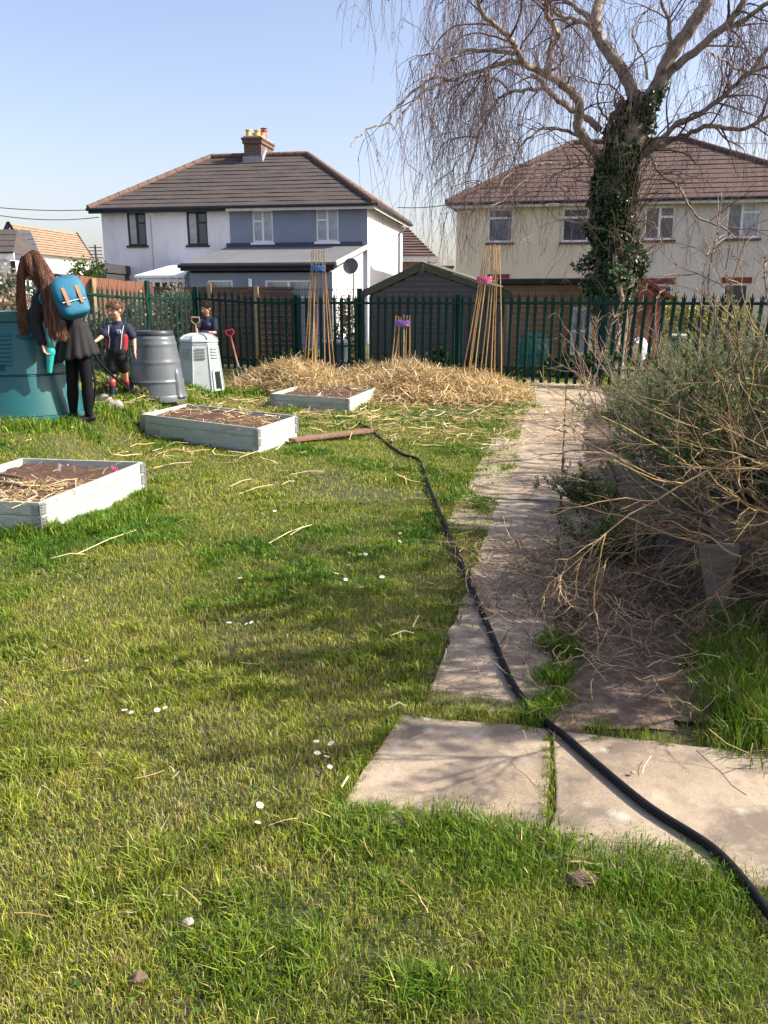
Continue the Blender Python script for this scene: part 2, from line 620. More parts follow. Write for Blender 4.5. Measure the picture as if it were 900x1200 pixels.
def lawn():
    acc = Acc()
    bands = [(1.15, 2.2, 36000, 1.0), (2.2, 3.2, 29000, 1.15), (3.2, 4.6, 20000, 1.4), (4.6, 6.5, 13000, 1.8), (6.5, 9.5, 7500, 2.4), (9.5, 14, 3600, 3.4), (14, 19, 1100, 5)]
    for y0, y1, dens, wf in bands:
        hw = (.47 * y1 + .25) * 1.25 + .5
        x, y = sample(int(dens * (y1 - y0) * 2 * hw), y0, y1)
        # clumps
        cl = fnoise(x, y, 2.6, 4, 3); fine = fnoise(x, y, 11, 6, 2)
        bare = fnoise(x, y, 1.1, 9, 3)
        keep = rng.random(len(x)) < np.clip(.62 + .9 * (cl - .35) + .7 * (fine - .4), .3, 1) * (1 - .6 * sst(bare, .62, .76))
        jit = (fnoise(x, y, 7, 3) - .5) * .09
        ng = polymask(NOGRASS, x + jit, y + jit)
        keep &= ~ng
        for b_ in BEDRECTS: keep &= ~polymask(b_, x, y)
        x = x[keep]; y = y[keep]; cl = cl[keep]; fine = fine[keep]; bare = bare[keep]
        n = len(x)
        lush = sst(cl, .42, .66)
        pn = sst(fnoise(x, y, 3.3, 21, 3), .50, .66); lush = lush * (1 - .8 * pn); edge = np.clip(fnoise(x, y, .55, 12, 2) + .22 * pn, 0, 1)
        hgt = (.013 + .022 * lush * sst(fine, .3, .6) + .008 * rng.random(n)) * rng.uniform(.6, 1.45, n)
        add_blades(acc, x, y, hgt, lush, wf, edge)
    # small broad leaves of clover and plantain in the turf
    for (y0, y1, m, s_) in ((1.2, 3, 9000, 1), (3, 6, 9000, 1.5), (6, 12, 7000, 2.3)):
        x, y = sample(m, y0, y1)
        k = (fnoise(x, y, 1.9, 31, 3) > .52) & ~polymask(NOGRASS, x, y)
        for b_ in BEDRECTS: k &= ~polymask(b_, x, y)
        x = x[k]; y = y[k]; n = len(x); az = rng.uniform(0, 6.28, n)
        V, Fq = leafs(np.stack([x, y, g(x, y) + rng.uniform(.004, .02, n)], 1), np.stack([np.cos(az), np.sin(az), rng.uniform(.1, .9, n)], 1), rng.uniform(.010, .024, n) * s_, rng.uniform(.003, .0065, n) * s_)
        acc.add(V, Fq, np.repeat(pick([(.06, .14, .02), (.10, .20, .04), (.16, .22, .07), (.05, .09, .02)], n), 4, 0))
    # long clumps: along slab edges, bed feet, right side
    def tufts(pts, cnt, rad, h, lush=1.0):
        for (px, py) in pts:
            q = at(px, py)
            x = q.x + rng.normal(0, rad, cnt); y = q.y + rng.normal(0, rad * .8, cnt)
            d = np.hypot(x - q.x, y - q.y)
            hh = h * np.clip(1 - .3 * d / rad, .3, 1) * rng.uniform(.5, 1.2, cnt)
            add_blades(acc, x, y, hh, np.full(cnt, lush), max(1.0, q.y / 3), np.full(cnt, .5), lean=.5)
    tufts([(655, 752), (650, 762), (668, 768), (645, 800), (655, 792), (640, 832), (655, 825), (632, 845)], 420, .06, .085)
    tufts([(398, 940), (405, 928), (412, 915), (420, 902), (430, 888), (440, 873), (452, 858), (462, 846)], 170, .03, .042, .5)
    tufts([(643, 868), (642, 880), (644, 898), (642, 912), (641, 934), (643, 952), (490, 842), (530, 846), (575, 850), (615, 856), (700, 868), (780, 872)], 110, .018, .03, .3)
    tufts([(522, 728), (512, 750), (502, 768), (492, 785), (484, 800), (530, 712), (540, 695)], 260, .06, .05, .6)
    tufts([(675, 842), (700, 850), (560, 828), (590, 832), (520, 826), (490, 822), (610, 836), (540, 832)], 200, .05, .045, .7)
    tufts([(645, 870), (643, 890), (645, 905), (641, 925), (640, 945), (642, 960)], 60, .022, .04, .4)
    tufts([(735, 862), (760, 866), (835, 868), (852, 880), (845, 862), (700, 856)], 150, .045, .045, .3)
    tufts([(850, 800), (870, 815), (845, 780), (880, 790), (860, 760), (890, 820), (840, 740), (880, 740), (885, 850), (905, 862), (915, 840), (900, 872), (870, 775), (900, 800), (855, 830)], 600, .11, .17)
    tufts([(540, 972), (580, 985), (620, 990), (560, 1000), (520, 968), (660, 1000), (600, 1015), (700, 1030), (750, 1040), (800, 1060), (840, 1050), (760, 1010), (820, 1030)], 700, .09, .055)
    tufts([(150, 610), (165, 600), (135, 615), (180, 590), (120, 622), (172, 582)], 350, .09, .1)
    tufts([(60, 625), (30, 628), (10, 622)], 300, .08, .13)
    tufts([(225, 505), (250, 515), (200, 505), (175, 500), (285, 522), (320, 512), (345, 500)], 200, .13, .12)
    tufts([(10, 500), (40, 503), (80, 500), (130, 492), (120, 480), (160, 474), (190, 472), (220, 468), (240, 462), (262, 460), (150, 485), (300, 462)], 330, .2, .15)
    tufts([(430, 478), (400, 488), (340, 482), (610, 470), (620, 478), (660, 448), (690, 447), (640, 446)], 200, .18, .09)
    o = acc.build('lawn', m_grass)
    tag(o, 'patchy green lawn with lush tufts and yellowed bare spots', kind='stuff')


def add_blades(acc, x, y, hgt, lush, wf, edge, lean=.75):
    n = len(x)
    z = g(x, y)
    az = rng.uniform(0, 2 * np.pi, n); ln = np.abs(rng.normal(0, lean, n)) * hgt
    dx = np.cos(az) * ln; dy = np.sin(az) * ln
    P = np.empty((n, 3, 3))
    P[:, 0] = np.stack([x, y, z - .004], 1)
    P[:, 1] = np.stack([x + dx * .35, y + dy * .35, z + hgt * .6], 1)
    P[:, 2] = np.stack([x + dx * 1.1, y + dy * 1.1, z + hgt * rng.uniform(.8, 1.0, n)], 1)
    w0 = .0011 * wf * rng.uniform(.7, 1.5, n) * np.clip(hgt / .035, .8, 1.5)
    W = np.stack([w0, w0 * .85, w0 * .12], 1)
    sa = az + np.pi / 2 + rng.normal(0, .6, n)
    S = np.stack([np.cos(sa), np.sin(sa), np.zeros(n)], 1)
    V, Fq = ribbons(P, W, S)
    A = np.array([.082, .19, .014]); B = np.array([.33, .37, .038]); Cc = np.array([.44, .36, .17])
    t = np.clip(rng.normal(.70 - .5 * lush + 1.5 * (edge - .5), .25, n), 0, 1)[:, None]
    c = A * (1 - t) + B * t
    dry = rng.random(n) < np.clip(.13 - .1 * lush + .5 * (edge - .5), .01, .4)
    c[dry] = Cc * rng.uniform(.7, 1.3, (dry.sum(), 1))
    c = c * rng.uniform(.55, 1.45, (n, 1))
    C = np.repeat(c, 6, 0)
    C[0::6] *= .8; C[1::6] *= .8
    acc.add(V, Fq, C)
# ------------------------------------------------------------------ raised beds
m_board = M('bed_paint', (.47, .50, .43), (.38, .42, .37), 5, .6, .15, 40, stretch=(1, 1, 6), c3=(.30, .30, .25), s3=4, a3=.52, b3=.7)
m_galv = M('galvanised_steel', (.42, .44, .46), (.30, .32, .34), 30, .45, metal=.6)
m_earth = M('bed_soil', (.115, .058, .038), (.065, .034, .022), 14, .95, 1, 60, c3=(.17, .10, .07), s3=45, a3=.5, b3=.65)
m_straw = MA('straw', .7, .12, .3)
STRAWC = [(.56, .40, .17), (.40, .27, .10), (.64, .50, .26), (.22, .14, .06), (.72, .61, .38)]
straw_acc = Acc()      # loose straw lying about


def strands(acc, x, y, z, L, wid, cols, tilt=.12, K=3, bend=.25, r=rng):
    n = len(x)
    az = r.uniform(0, 2 * np.pi, n); el = r.normal(0, tilt, n)
    d = np.stack([np.cos(az) * np.cos(el), np.sin(az) * np.cos(el), np.sin(el)], 1)
    P = grow(np.stack([x, y, z], 1) - d * (L / 2)[:, None], d, L, K, bend, 0, r)
    up = np.zeros((n, 3)); up[:, 2] = 1
    S = np.cross(d, up + r.normal(0, .4, (n, 3))); S /= np.linalg.norm(S, axis=1, keepdims=True)
    V, Fq = ribbons(P, np.repeat(wid[:, None], K, 1), S)
    acc.add(V, Fq, np.repeat(pick(cols, n, jit=.2, r=r), 2 * K, 0))


def bed(label, Fp, Rp, Bp, Lp, zb, hgt, seed, straw_n, crumb):
    """corner pixels of the top edge: front, right, back, left"""
    zt = zb + hgt
    q = [at(*c_, z=zt) if isinstance(c_, tuple) else c_ for c_ in (Fp, Rp, Bp, Lp)]
    if q[2] is None: q[2] = q[1] + (q[3] - q[0])
    root = empty('raised_bed', ((q[0].x + q[2].x) / 2, (q[0].y + q[2].y) / 2, zb))
    tag(root, label, 'planter', 'pale painted timber raised beds on the lawn')
    cen = sum((Vector(p_) for p_ in q), Vector()) / 4
    for i in range(4):
        a_ = q[i]; b_ = q[(i + 1) % 4]
        d = (b_ - a_).normalized(); nrm = Vector((d.y, -d.x, 0))
        if nrm.dot(a_ - cen) < 0: nrm = -nrm
        hh = hgt / 2
        for k in range(2):
            lo = -.16 if k == 0 else 0
            z0 = zb + k * hh + lo + (.002 if k else 0); z1 = zb + (k + 1) * hh - .001
            ins = .004 if i % 2 else .022
            c_ = (a_ + b_) / 2 - nrm * (.011 + (.0015 if k else 0)); c_.z = (z0 + z1) / 2
            m_ = MB(); m_.box(c_, ((b_ - a_).length - 2 * ins, .02, z1 - z0), ax=(d, nrm, Vector((0, 0, 1))))
            m_.build('board', m_board, root, bevel=.003)
        # hinge at corner a_
        e = (q[i - 1] - a_).normalized(); n2 = Vector((e.y, -e.x, 0))
        if n2.dot(a_ - cen) < 0: n2 = -n2
        m_ = MB()
        for dd, nn in ((d, nrm), (e, n2)):
            for k in range(2):
                c_ = a_ + dd * .035 + nn * .004; c_.z = zb + hh * (k + .5)
                m_.box(c_, (.055, .005, hh * .82), ax=(dd, nn, Vector((0, 0, 1))))
                for j in range(4):
                    c2 = a_ + dd * .035 + nn * .009; c2.z = zb + hh * (k + .2 + .2 * j)
                    m_.box(c2, (.05, .006, .006), ax=(dd, nn, Vector((0, 0, 1))))
        pc = a_ + (nrm + n2) * .005
        m_.tube([(pc.x, pc.y, zb - .02), (pc.x, pc.y, zt - .01)], .007, 8)
        m_.build('hinge', m_galv, root)
    # soil: bumpy sheet
    ex = q[1] - q[0]; ey = q[3] - q[0]
    nx, ny = int(ex.length / .03), int(ey.length / .03)
    u = np.linspace(.02, .98, nx); v = np.linspace(.02, .98, ny); U, Vv = np.meshgrid(u, v)
    XX = q[0].x + ex.x * U + ey.x * Vv; YY = q[0].y + ex.y * U + ey.y * Vv
    ZZ = zt - .035 + (fnoise(XX, YY, 3, seed) - .5) * .05 + (fnoise(XX, YY, 14, seed + 1) - .5) * .035 + (fnoise(XX, YY, 35, seed + 1) - .5) * .02
    ZZ -= .03 * (1 - sst(np.minimum(np.minimum(U, 1 - U) * ex.length, np.minimum(Vv, 1 - Vv) * ey.length), 0, .12))
    idx = np.arange(nx * ny).reshape(ny, nx)
    Fq = np.stack([idx[:-1, :-1], idx[:-1, 1:], idx[1:, 1:], idx[1:, :-1]], -1).reshape(-1, 4)
    V = np.stack([XX, YY, ZZ], -1).reshape(-1, 3)
    o = npobj('soil', V, Fq, m_earth, smooth=True)
    tag(o, crumb, kind='stuff')
    BEDRECTS.append([(p_.x, p_.y) for p_ in q])
    r = np.random.default_rng(seed)
    uu = r.uniform(.05, .95, straw_n); vv = r.uniform(.05, .95, straw_n)
    return q, zt, ex, ey


q1, zt1, ex1, ey1 = bed('nearest raised bed with reddish soil, straw and white plant labels', (46, 589), (168, 541), None, None or at(-128, 582, z=.235), .04, .195, 21, 0, 'reddish crumbly soil filling the nearest raised bed')
q2, zt2, ex2, ey2 = bed('long middle raised bed with scraps of dry straw on dark soil', (302, 502), (348, 487), None, at(165, 485, z=.27), .07, .20, 22, 0, 'dark soil with straw bits filling the long middle bed')
q3, zt3, ex3, ey3 = bed('farthest raised bed standing against the straw heap', (408.5, 467), (441, 454), None, at(317, 461, z=.20), .0, .20, 23, 0, 'brown soil filling the farthest raised bed by the straw')


def bedpt(q, u, v, z):
    return q[0] + (q[1] - q[0]) * u + (q[3] - q[0]) * v + Vector((0, 0, z))


def bed_straw(q, ex, ey, n, ulo, uhi, vlo, vhi, z, L=(.06, .3), w=.0028, tilt=.12):
    u = rng.uniform(ulo, uhi, n); v = rng.uniform(vlo, vhi, n)
    x = q[0].x + ex.x * u + ey.x * v; y = q[0].y + ex.y * u + ey.y * v
    strands(straw_acc, x, y, z + rng.uniform(-.01, .03, n), rng.uniform(*L, n), np.full(n, w), STRAWC, tilt)


bed_straw(q1, ex1, ey1, 420, .0, .5, .0, .6, zt1 - .02, (.04, .26), .0022)
bed_straw(q1, ex1, ey1, 60, .05, .95, .05, .95, zt1 - .03, (.04, .2), .002)
bed_straw(q2, ex2, ey2, 300, .05, .95, .05, .95, zt2 - .03, (.05, .3), .003)
bed_straw(q3, ex3, ey3, 120, .05, .95, .05, .95, zt3 - .03, (.05, .25), .004)

# labels, sticks, pots in the near bed
m_label = M('white_plastic', (.8, .8, .78), rough=.4)
m_wood = M('weathered_stick', (.22, .15, .10), (.14, .09, .06), 20, .85, .4, 80)
m_pink = M('pink_plastic', (.75, .12, .28), rough=.5)
for (px, py, hh, a) in ((70, 552, .06, .3), (87, 553, .055, -.1)):
    c = at(px, py, z=zt1 - .03)
    m_ = MB(); m_.box(c + Vector((0, 0, hh / 2)), (.022 if px == 70 else .012, .003, hh), rot=Matrix.Rotation(a, 3, 'Y'))
    tag(m_.build('plant_label', m_label if px == 70 else M('pale_wood', (.5, .38, .26))), 'white oval plant label stuck in the nearest bed' if px == 70 else 'small pale wooden marker beside the white label', 'plant label')
m_ = MB(); c = at(135, 554, z=zt1 - .03)
for k in range(7):
    a = k * .9
    m_.tube([c, c + Vector((.03 * math.cos(a), .03 * math.sin(a), .03 + .008 * k))], [.004, .002], 5)
tag(m_.build('pink_twine', m_pink), 'small tangle of pink twine on soil of the nearest bed', 'twine')
for i, (p0, p1, lab) in enumerate((((-12, 565), (44, 573), 'dark stick lying under straw in the nearest bed'), ((-10, 556), (30, 561), 'shorter dark stick behind the other in the nearest bed'))):
    a_ = at(*p0, z=zt1); b_ = at(*p1, z=zt1)
    m_ = MB(); m_.tube([a_, a_.lerp(b_, .4) + Vector((0, 0, .01)), b_], [.013, .016, .01], 8)
    tag(m_.build('stick', m_wood, smooth=True), lab, 'stick')

# ------------------------------------------------------------------ straw heap
fl = lambda px, py: at(px, py)
hx, hy = np.meshgrid(np.arange(-3.6, 3.1, .06), np.arange(12.2, 17.6, .06))


def heap(x, y):
    # front edge follows the photograph, back edge short of the fence
    front = 13.05 + .35 * (fnoise(x, x * 0, .8, 3) - .5) * 2 - .12 * x + 1.1 * sst(-x, 1.1, 2.2)
    back = 16.5 - .287 * x * .9
    e = sst(y, front - .15, front + 1.3) * (1 - sst(y, back - .9, back + .25))
    e *= sst(x, -2.95, -2.0) * (1 - sst(x, 1.75, 2.5))
    ridge = .30 + .30 * np.exp(-((x + 1.75) / .62) ** 2) + .10 * np.exp(-((x + .35) / .7) ** 2) + .30 * np.exp(-((x - .55) / .55) ** 2) + .03 * np.exp(-((x - 1.6) / .4) ** 2)
    ridge = ridge - .12 * np.exp(-((x + .7) / .25) ** 2)
    b_ = .75 + .55 * fnoise(x, y, 1.7, 8)
    return e * ridge * b_ * .64 + (e > .02) * (fnoise(x, y, 6, 2) - .5) * .12


hz = heap(hx, hy); gz = g(hx, hy)
Z = np.where(hz > .012, gz + hz, gz - .03)
idx = np.arange(hx.size).reshape(hx.shape)
ok = (hz[:-1, :-1] > .012) | (hz[1:, 1:] > .012)
Fq = np.stack([idx[:-1, :-1][ok], idx[:-1, 1:][ok], idx[1:, 1:][ok], idx[1:, :-1][ok]], -1)
V0 = np.stack([hx, hy, Z], -1).reshape(-1, 3)
sa = Acc()
nn = len(V0)
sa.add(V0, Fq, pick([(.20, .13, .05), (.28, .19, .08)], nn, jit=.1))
n = 62000
x = rng.uniform(-3.1, 3.0, n); y = rng.uniform(12.4, 16.8, n); h_ = heap(x, y)
k = (h_ > .02) & (rng.random(n) < .96)
x, y, h_ = x[k], y[k], h_[k]; n = len(x)
strands(sa, x, y, g(x, y) + h_ + np.abs(rng.normal(.005, .03, n)), rng.gamma(4, .055, n).clip(.05, .5), rng.uniform(.0020, .0050, n), STRAWC, .36, 4, .35)
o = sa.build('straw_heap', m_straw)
tag(o, 'long heap of loose golden straw along the foot of the green fence', kind='stuff')


def ztop(x, y):
    return float(g(x, y)) + max(0, float(heap(np.array(x), np.array(y))))


# loose straw on the lawn and the path
n = 5200
y = rng.uniform(6.5, 13.6, n); x = rng.uniform(-3.4, 3.0, n)
pk = sst(y, 5.5, 13) * (.15 + sst(fnoise(x, y, .9, 15), .42, .65))
k = rng.random(n) < pk
x, y = x[k], y[k]; n = len(x)
strands(straw_acc, x, y, g(x, y) + rng.uniform(.02, .05, n), rng.uniform(.08, .4, n), rng.uniform(.0025, .0055, n), STRAWC, .06, 4, .2)
n = 170
y = rng.uniform(1.6, 7, n); x = rng.uniform(-.5, .5, n) * y
strands(straw_acc, x, y, g(x, y) + .03, rng.uniform(.03, .13, n), rng.uniform(.0008, .0018, n), STRAWC, .08, 4, .2)
for (a_, b_) in (((90, 655), (160, 626)), ((315, 642), (356, 622)), ((457, 752), (485, 749)), ((483, 742), (490, 728)), ((365, 620), (340, 632)), ((100, 655), (60, 660)), ((225, 545), (180, 552)), ((380, 556), (340, 560)), ((280, 583), (320, 572)), ((400, 932), (408, 920)), ((12, 610), (28, 606)), ((455, 838), (475, 836)), ((270, 574), (295, 565)), ((330, 572), (345, 568))):
    p0 = at(*a_); p1 = at(*b_)
    P = np.array([[list(p0 + Vector((0, 0, .03))), list(p0.lerp(p1, .5) + Vector((.01, .01, .045))), list(p1 + Vector((0, 0, .03)))]])
    V, Fq = tubes(P, np.full((1, 3), .004), 4)
    straw_acc.add(V, Fq, np.array([.62, .52, .32]))
tag(straw_acc.build('straw', m_straw), 'loose straw stalks scattered over lawn and beds', kind='stuff')

# twigs and dead leaves on the path and the dirt
ta = Acc(); n = 900
y = rng.uniform(3.2, 12, n); x = .32 + .2 * y + rng.uniform(-.5, 1.0, n) * np.where(y < 6, 1, .6)
strands(ta, x, y, np.full(n, .035), rng.uniform(.03, .22, n), rng.uniform(.0012, .003, n), [(.09, .06, .045), (.16, .11, .07), (.32, .24, .14)], .12, 4, .35)
tag(ta.build('twig_litter', m_straw), 'brown twigs and leaf litter strewn over path and dirt', kind='stuff')

# ------------------------------------------------------------------ daisies, stones, clods
m_petal = M('daisy_petals', (.8, .8, .76), rough=.6); m_yel = M('daisy_eye', (.7, .5, .03)); m_stem = M('daisy_stem', (.08, .16, .03))
dz = []
dpx = [(104, 780), (147, 843), (156, 841), (197, 836), (184, 840), (268, 738), (298, 736), (292, 736), (371, 878), (371, 893), (380, 897), (385, 905), (394, 880), (427, 697), (392, 681), (404, 684), (425, 655), (410, 668), (454, 581), (470, 629), (427, 655), (465, 640), (430, 680), (448, 684), (322, 605), (316, 607), (282, 685), (300, 950), (299, 975)]
proto = None
for i, (px, py) in enumerate(dpx):
    c = at(px, py)
    if proto is None:
        root = empty('daisy', (0, 0, 0))
        pm = MB()
        for k in range(12):
            a = 2 * math.pi * k / 12; ca, sa_ = math.cos(a), math.sin(a)
            pm.add([(0, 0, .036), (ca * .008 - sa_ * .0028, sa_ * .008 + ca * .0028, .038), (ca * .014, sa_ * .014, .040), (ca * .008 + sa_ * .0028, sa_ * .008 - ca * .0028, .038)], [(0, 1, 2, 3)])
        pm.build('petals', m_petal, root)
        pm = MB(); pm.ell((0, 0, .038), (.004, .004, .003), nu=8, nv=5); pm.build('flower_centre', m_yel, root)
        pm = MB(); pm.tube([(0, 0, -.005), (.003, .002, .036)], .0012, 5); pm.build('stem', m_stem, root)
        kids = list(root.children); proto = root; o = root
    else:
        o = proto.copy(); COL.objects.link(o)
        for kd in kids:
            c2 = kd.copy(); COL.objects.link(c2); c2.parent = o
    o.location = (c.x, c.y, c.z - .004); o.rotation_euler = (random.uniform(-.5, .1) , random.uniform(-.4, .4), random.uniform(0, 6))
    s_ = random.uniform(.75, 1.1) * (1.2 if py < 720 else 1); o.scale = (s_, s_, s_)
    tag(o, 'tiny white daisy open in the short grass', 'daisy', 'white daisies in the lawn')

m_stone = M('pale_stone', (.40, .36, .31), (.28, .25, .22), 30, .85, .5, 90)
m_clod = M('earth_clod', (.26, .17, .12), (.15, .1, .07), 30, .95, .8, 90)


def lump(name, mat, px, py, r, flat, label, cat, seed, kind=None, z=None):
    c = at(px, py); rr = np.random.default_rng(seed); m_ = MB()
    m_.ell((0, 0, 0), (1, 1, 1), nu=14, nv=9)
    V = []
    for v_ in m_.v:
        k = 1 + .6 * (float(vnoise(v_[0] * 1.7 + seed, v_[1] * 1.7 + v_[2] * 2.3)) - .5) + .45 * (float(vnoise(v_[0] * 5 + seed, v_[1] * 4 + v_[2] * 5.3)) - .5)
        V.append((c.x + v_[0] * r * k, c.y + v_[1] * r * .8 * k, c.z + .3 * r * flat + (z or 0) + v_[2] * r * flat * k))
    m_.v = V
    o = m_.build(name, mat, smooth=True, angle=60)
    return tag(o, label, cat, kind=kind)


lump('stone', m_stone, 220, 1087, .017, .6, 'rough pale stone lying in the near grass', 'stone', 1, z=.015)
lump('stone', m_stone, 741, 911, .009, .45, 'small white pebble on the near right slab', 'stone', 2, z=.018)
lump('clod', m_clod, 682, 1034, .042, .42, 'brown clod of earth in lush grass below the slabs', 'clod', 3, z=.004)
lump('clod', m_clod, 163, 1153, .018, .6, 'little brown clod at the bottom of the lawn', 'clod', 4, z=.015)
lump('rock', m_stone, 133, 480, .10, .9, 'larger pale rock beside the woman', 'rock', 5)
lump('rock', m_stone, 122, 473, .09, 1.0, 'smaller pale rock behind the larger one', 'rock', 6)

# plank by the middle bed
m_plank = M('old_plank', (.28, .17, .11), (.19, .11, .075), 4, .85, .6, 30, stretch=(1, 8, 8))
a_ = at(342, 521) + Vector((0, 0, .05)); b_ = at(434, 509) + Vector((0, 0, .05))
m_ = MB(); m_.bar(a_, b_, .14, .035); m_.build
tag(m_.build('plank', m_plank, bevel=.006), 'old brown plank lying on lawn beside the hose end', 'plank')
lump('clod', m_clod, 360, 515, .09, .5, 'dark lump of earth behind the old plank', 'clod', 8)

# ------------------------------------------------------------------ hoses
m_hose = M('black_rubber', (.008, .008, .009), (.012, .012, .013), 30, .6, .2, 60, spec=.15)


def smoothpts(pts, n=8):
    out_ = []
    P = [pts[0]] + list(pts) + [pts[-1]]
    for i in range(1, len(P) - 2):
        for k in range(n):
            t = k / n
            a, b, c, d = P[i - 1], P[i], P[i + 1], P[i + 2]
            out_.append(.5 * ((2 * b) + (c - a) * t + (2 * a - 5 * b + 4 * c - d) * t * t + (3 * b - a - 3 * c + d) * t ** 3))
    out_.append(pts[-1]); return out_


hp = [(418, 497), (432, 504), (447, 517), (470, 534), (491, 542), (500, 566), (519, 613), (545, 675), (573, 742), (600, 806), (634, 847), (665, 872), (700, 903), (760, 953), (832, 1000), (872, 1042), (905, 1085), (960, 1150)]
pts = [at(px, py) for px, py in hp]
pts = [Vector((p_.x, p_.y, (.036 if p_.y < 5.2 or True else .03))) for p_ in pts]
for p_ in pts:
    on = polymask(NOGRASS, np.array([p_.x]), np.array([p_.y]))[0]
    p_.z = (.0215 if on else float(g(p_.x, p_.y)) + .022)
m_ = MB(); m_.tube(smoothpts(pts, 8), .0145, 12)
tag(m_.build('hose', m_hose, smooth=True, angle=80), 'thick black hose snaking from the lawn across the near slabs', 'hose')

# ------------------------------------------------------------------ cane wigwams
m_cane = M('bamboo', (.46, .29, .12), (.34, .20, .08), 10, .5, .15, 40, stretch=(1, 1, 3))


def wigwam(label, canes, tie, tiecol, Yc, ly, rad, spread):
    xs_ = [c_[1][0] for c_ in canes]
    mid = D(sum(xs_) / len(xs_), 440, Yc)
    root = empty('cane_wigwam', (mid.x, mid.y, float(g(mid.x, mid.y))))
    tag(root, label, 'cane wigwam', 'bundles of canes tied as wigwams in the straw')
    for i, ((tx, ty), (bx, by)) in enumerate(canes):
        dy = spread * math.sin(i * 2.4)
        B = D(bx, by, Yc + dy); T = D(tx, ty, Yc + dy * -.25)
        B2 = B + (B - T).normalized() * .35
        n = 14; pts_ = [B2.lerp(T, k / n) for k in range(n + 1)]
        s_ = random.uniform(-.02, .02)
        for k, p_ in enumerate(pts_): p_.x += s_ * math.sin(k / n * 3.1)
        rr = [rad * (1.0 - .35 * k / n) * (1.0 + (.12 if k % 3 == 0 else 0)) for k in range(n + 1)]
        m_ = MB(); m_.tube(pts_, rr, 7); m_.build('cane', m_cane, root, smooth=True)
    c = D(tie[0], tie[1], Yc)
    w_ = tie[2] / ppm(c)
    m_ = MB()
    for k in range(4):
        pts_ = [c + Vector((w_ * math.cos(a), w_ * .6 * math.sin(a), (k - 1.5) * .022 + .012 * math.sin(3 * a + k))) for a in np.linspace(0, 2 * math.pi, 17)]
        m_.tube(pts_, .011, 5)
    m_.build('tie', tiecol, root)


m_blue = M('blue_twine', (.06, .22, .55), rough=.5); m_mag = M('pink_twine', (.62, .09, .30), rough=.5); m_pur = M('purple_twine', (.25, .12, .55), rough=.5)
wigwam('tall cane wigwam tied with blue twine near the grey bin', [((366, 293), (357, 428)), ((368, 292), (361, 431)), ((371, 293), (366, 432)), ((374, 292), (370, 430)), ((377, 292), (380, 433)), ((380, 293), (388, 434)), ((379, 294), (392, 432)), ((365, 295), (369, 433))],
       (373, 314.5, 8), m_blue, 15.6, 0, .012, .35)
wigwam('tallest cane wigwam tied with pink twine in front of the shed', [((568, 290), (541, 441)), ((573, 288), (550, 443)), ((575, 287), (556, 442)), ((578, 288), (562, 441)), ((580, 286), (567, 442)), ((582, 288), (575, 446)), ((584, 287), (580, 445)), ((585, 287), (587, 441)), ((570, 289), (548, 444))],
       (567.5, 328, 8.5), m_mag, 14.7, 0, .012, .35)
wigwam('short cane bundle tied with purple twine between the tall wigwams', [((464, 370), (458, 424)), ((467, 371), (467, 426)), ((473, 369), (472, 427)), ((477, 370), (476, 427)), ((480, 369), (479, 426)), ((470, 372), (463, 427))],
       (471, 379, 8), m_pur, 15.3, 0, .013, .25)
# ------------------------------------------------------------------ palisade fence
m_fence = M('green_powder_coat', (.006, .042, .030), (.004, .030, .023), 8, .5, .1, 60, spec=.2)


def pale_mesh():
    cols = [(-.034, 0), (-.020, -.011), (0, -.002), (.020, -.011), (.034, 0)]
    tops = [1.60, 1.53, 1.655, 1.53, 1.60]
    splay = [(-.010, -.012), (0, 0), (0, .0), (0, 0), (.010, -.012)]
    vs = []; th = .003
    for lay in (0, 1):
        for (x, y), t, s_ in zip(cols, tops, splay):
            o_ = th * lay
            vs.append((x, y + o_, 0)); vs.append((x, y + o_, 1.47)); vs.append((x + s_[0], y + s_[1] + o_, t))
    fs = []
    for c in range(4):
        for k in range(2):
            a = c * 3 + k; b = (c + 1) * 3 + k
            fs.append((a, b, b + 1, a + 1)); fs.append((15 + a, 15 + a + 1, 15 + b + 1, 15 + b))
    for c in range(4):
        a = c * 3; b = (c + 1) * 3
        fs.append((a, 15 + a, 15 + b, b)); fs.append((a + 2, b + 2, 15 + b + 2, 15 + a + 2))
    for a in (0, 12):
        for k in range(2):
            fs.append((a + k, a + k + 1, 15 + a + k + 1, 15 + a + k))
    me = bpy.data.meshes.new('pale'); me.from_pydata(vs, [], fs); me.materials.append(m_fence)
    return me


PALE = pale_mesh()


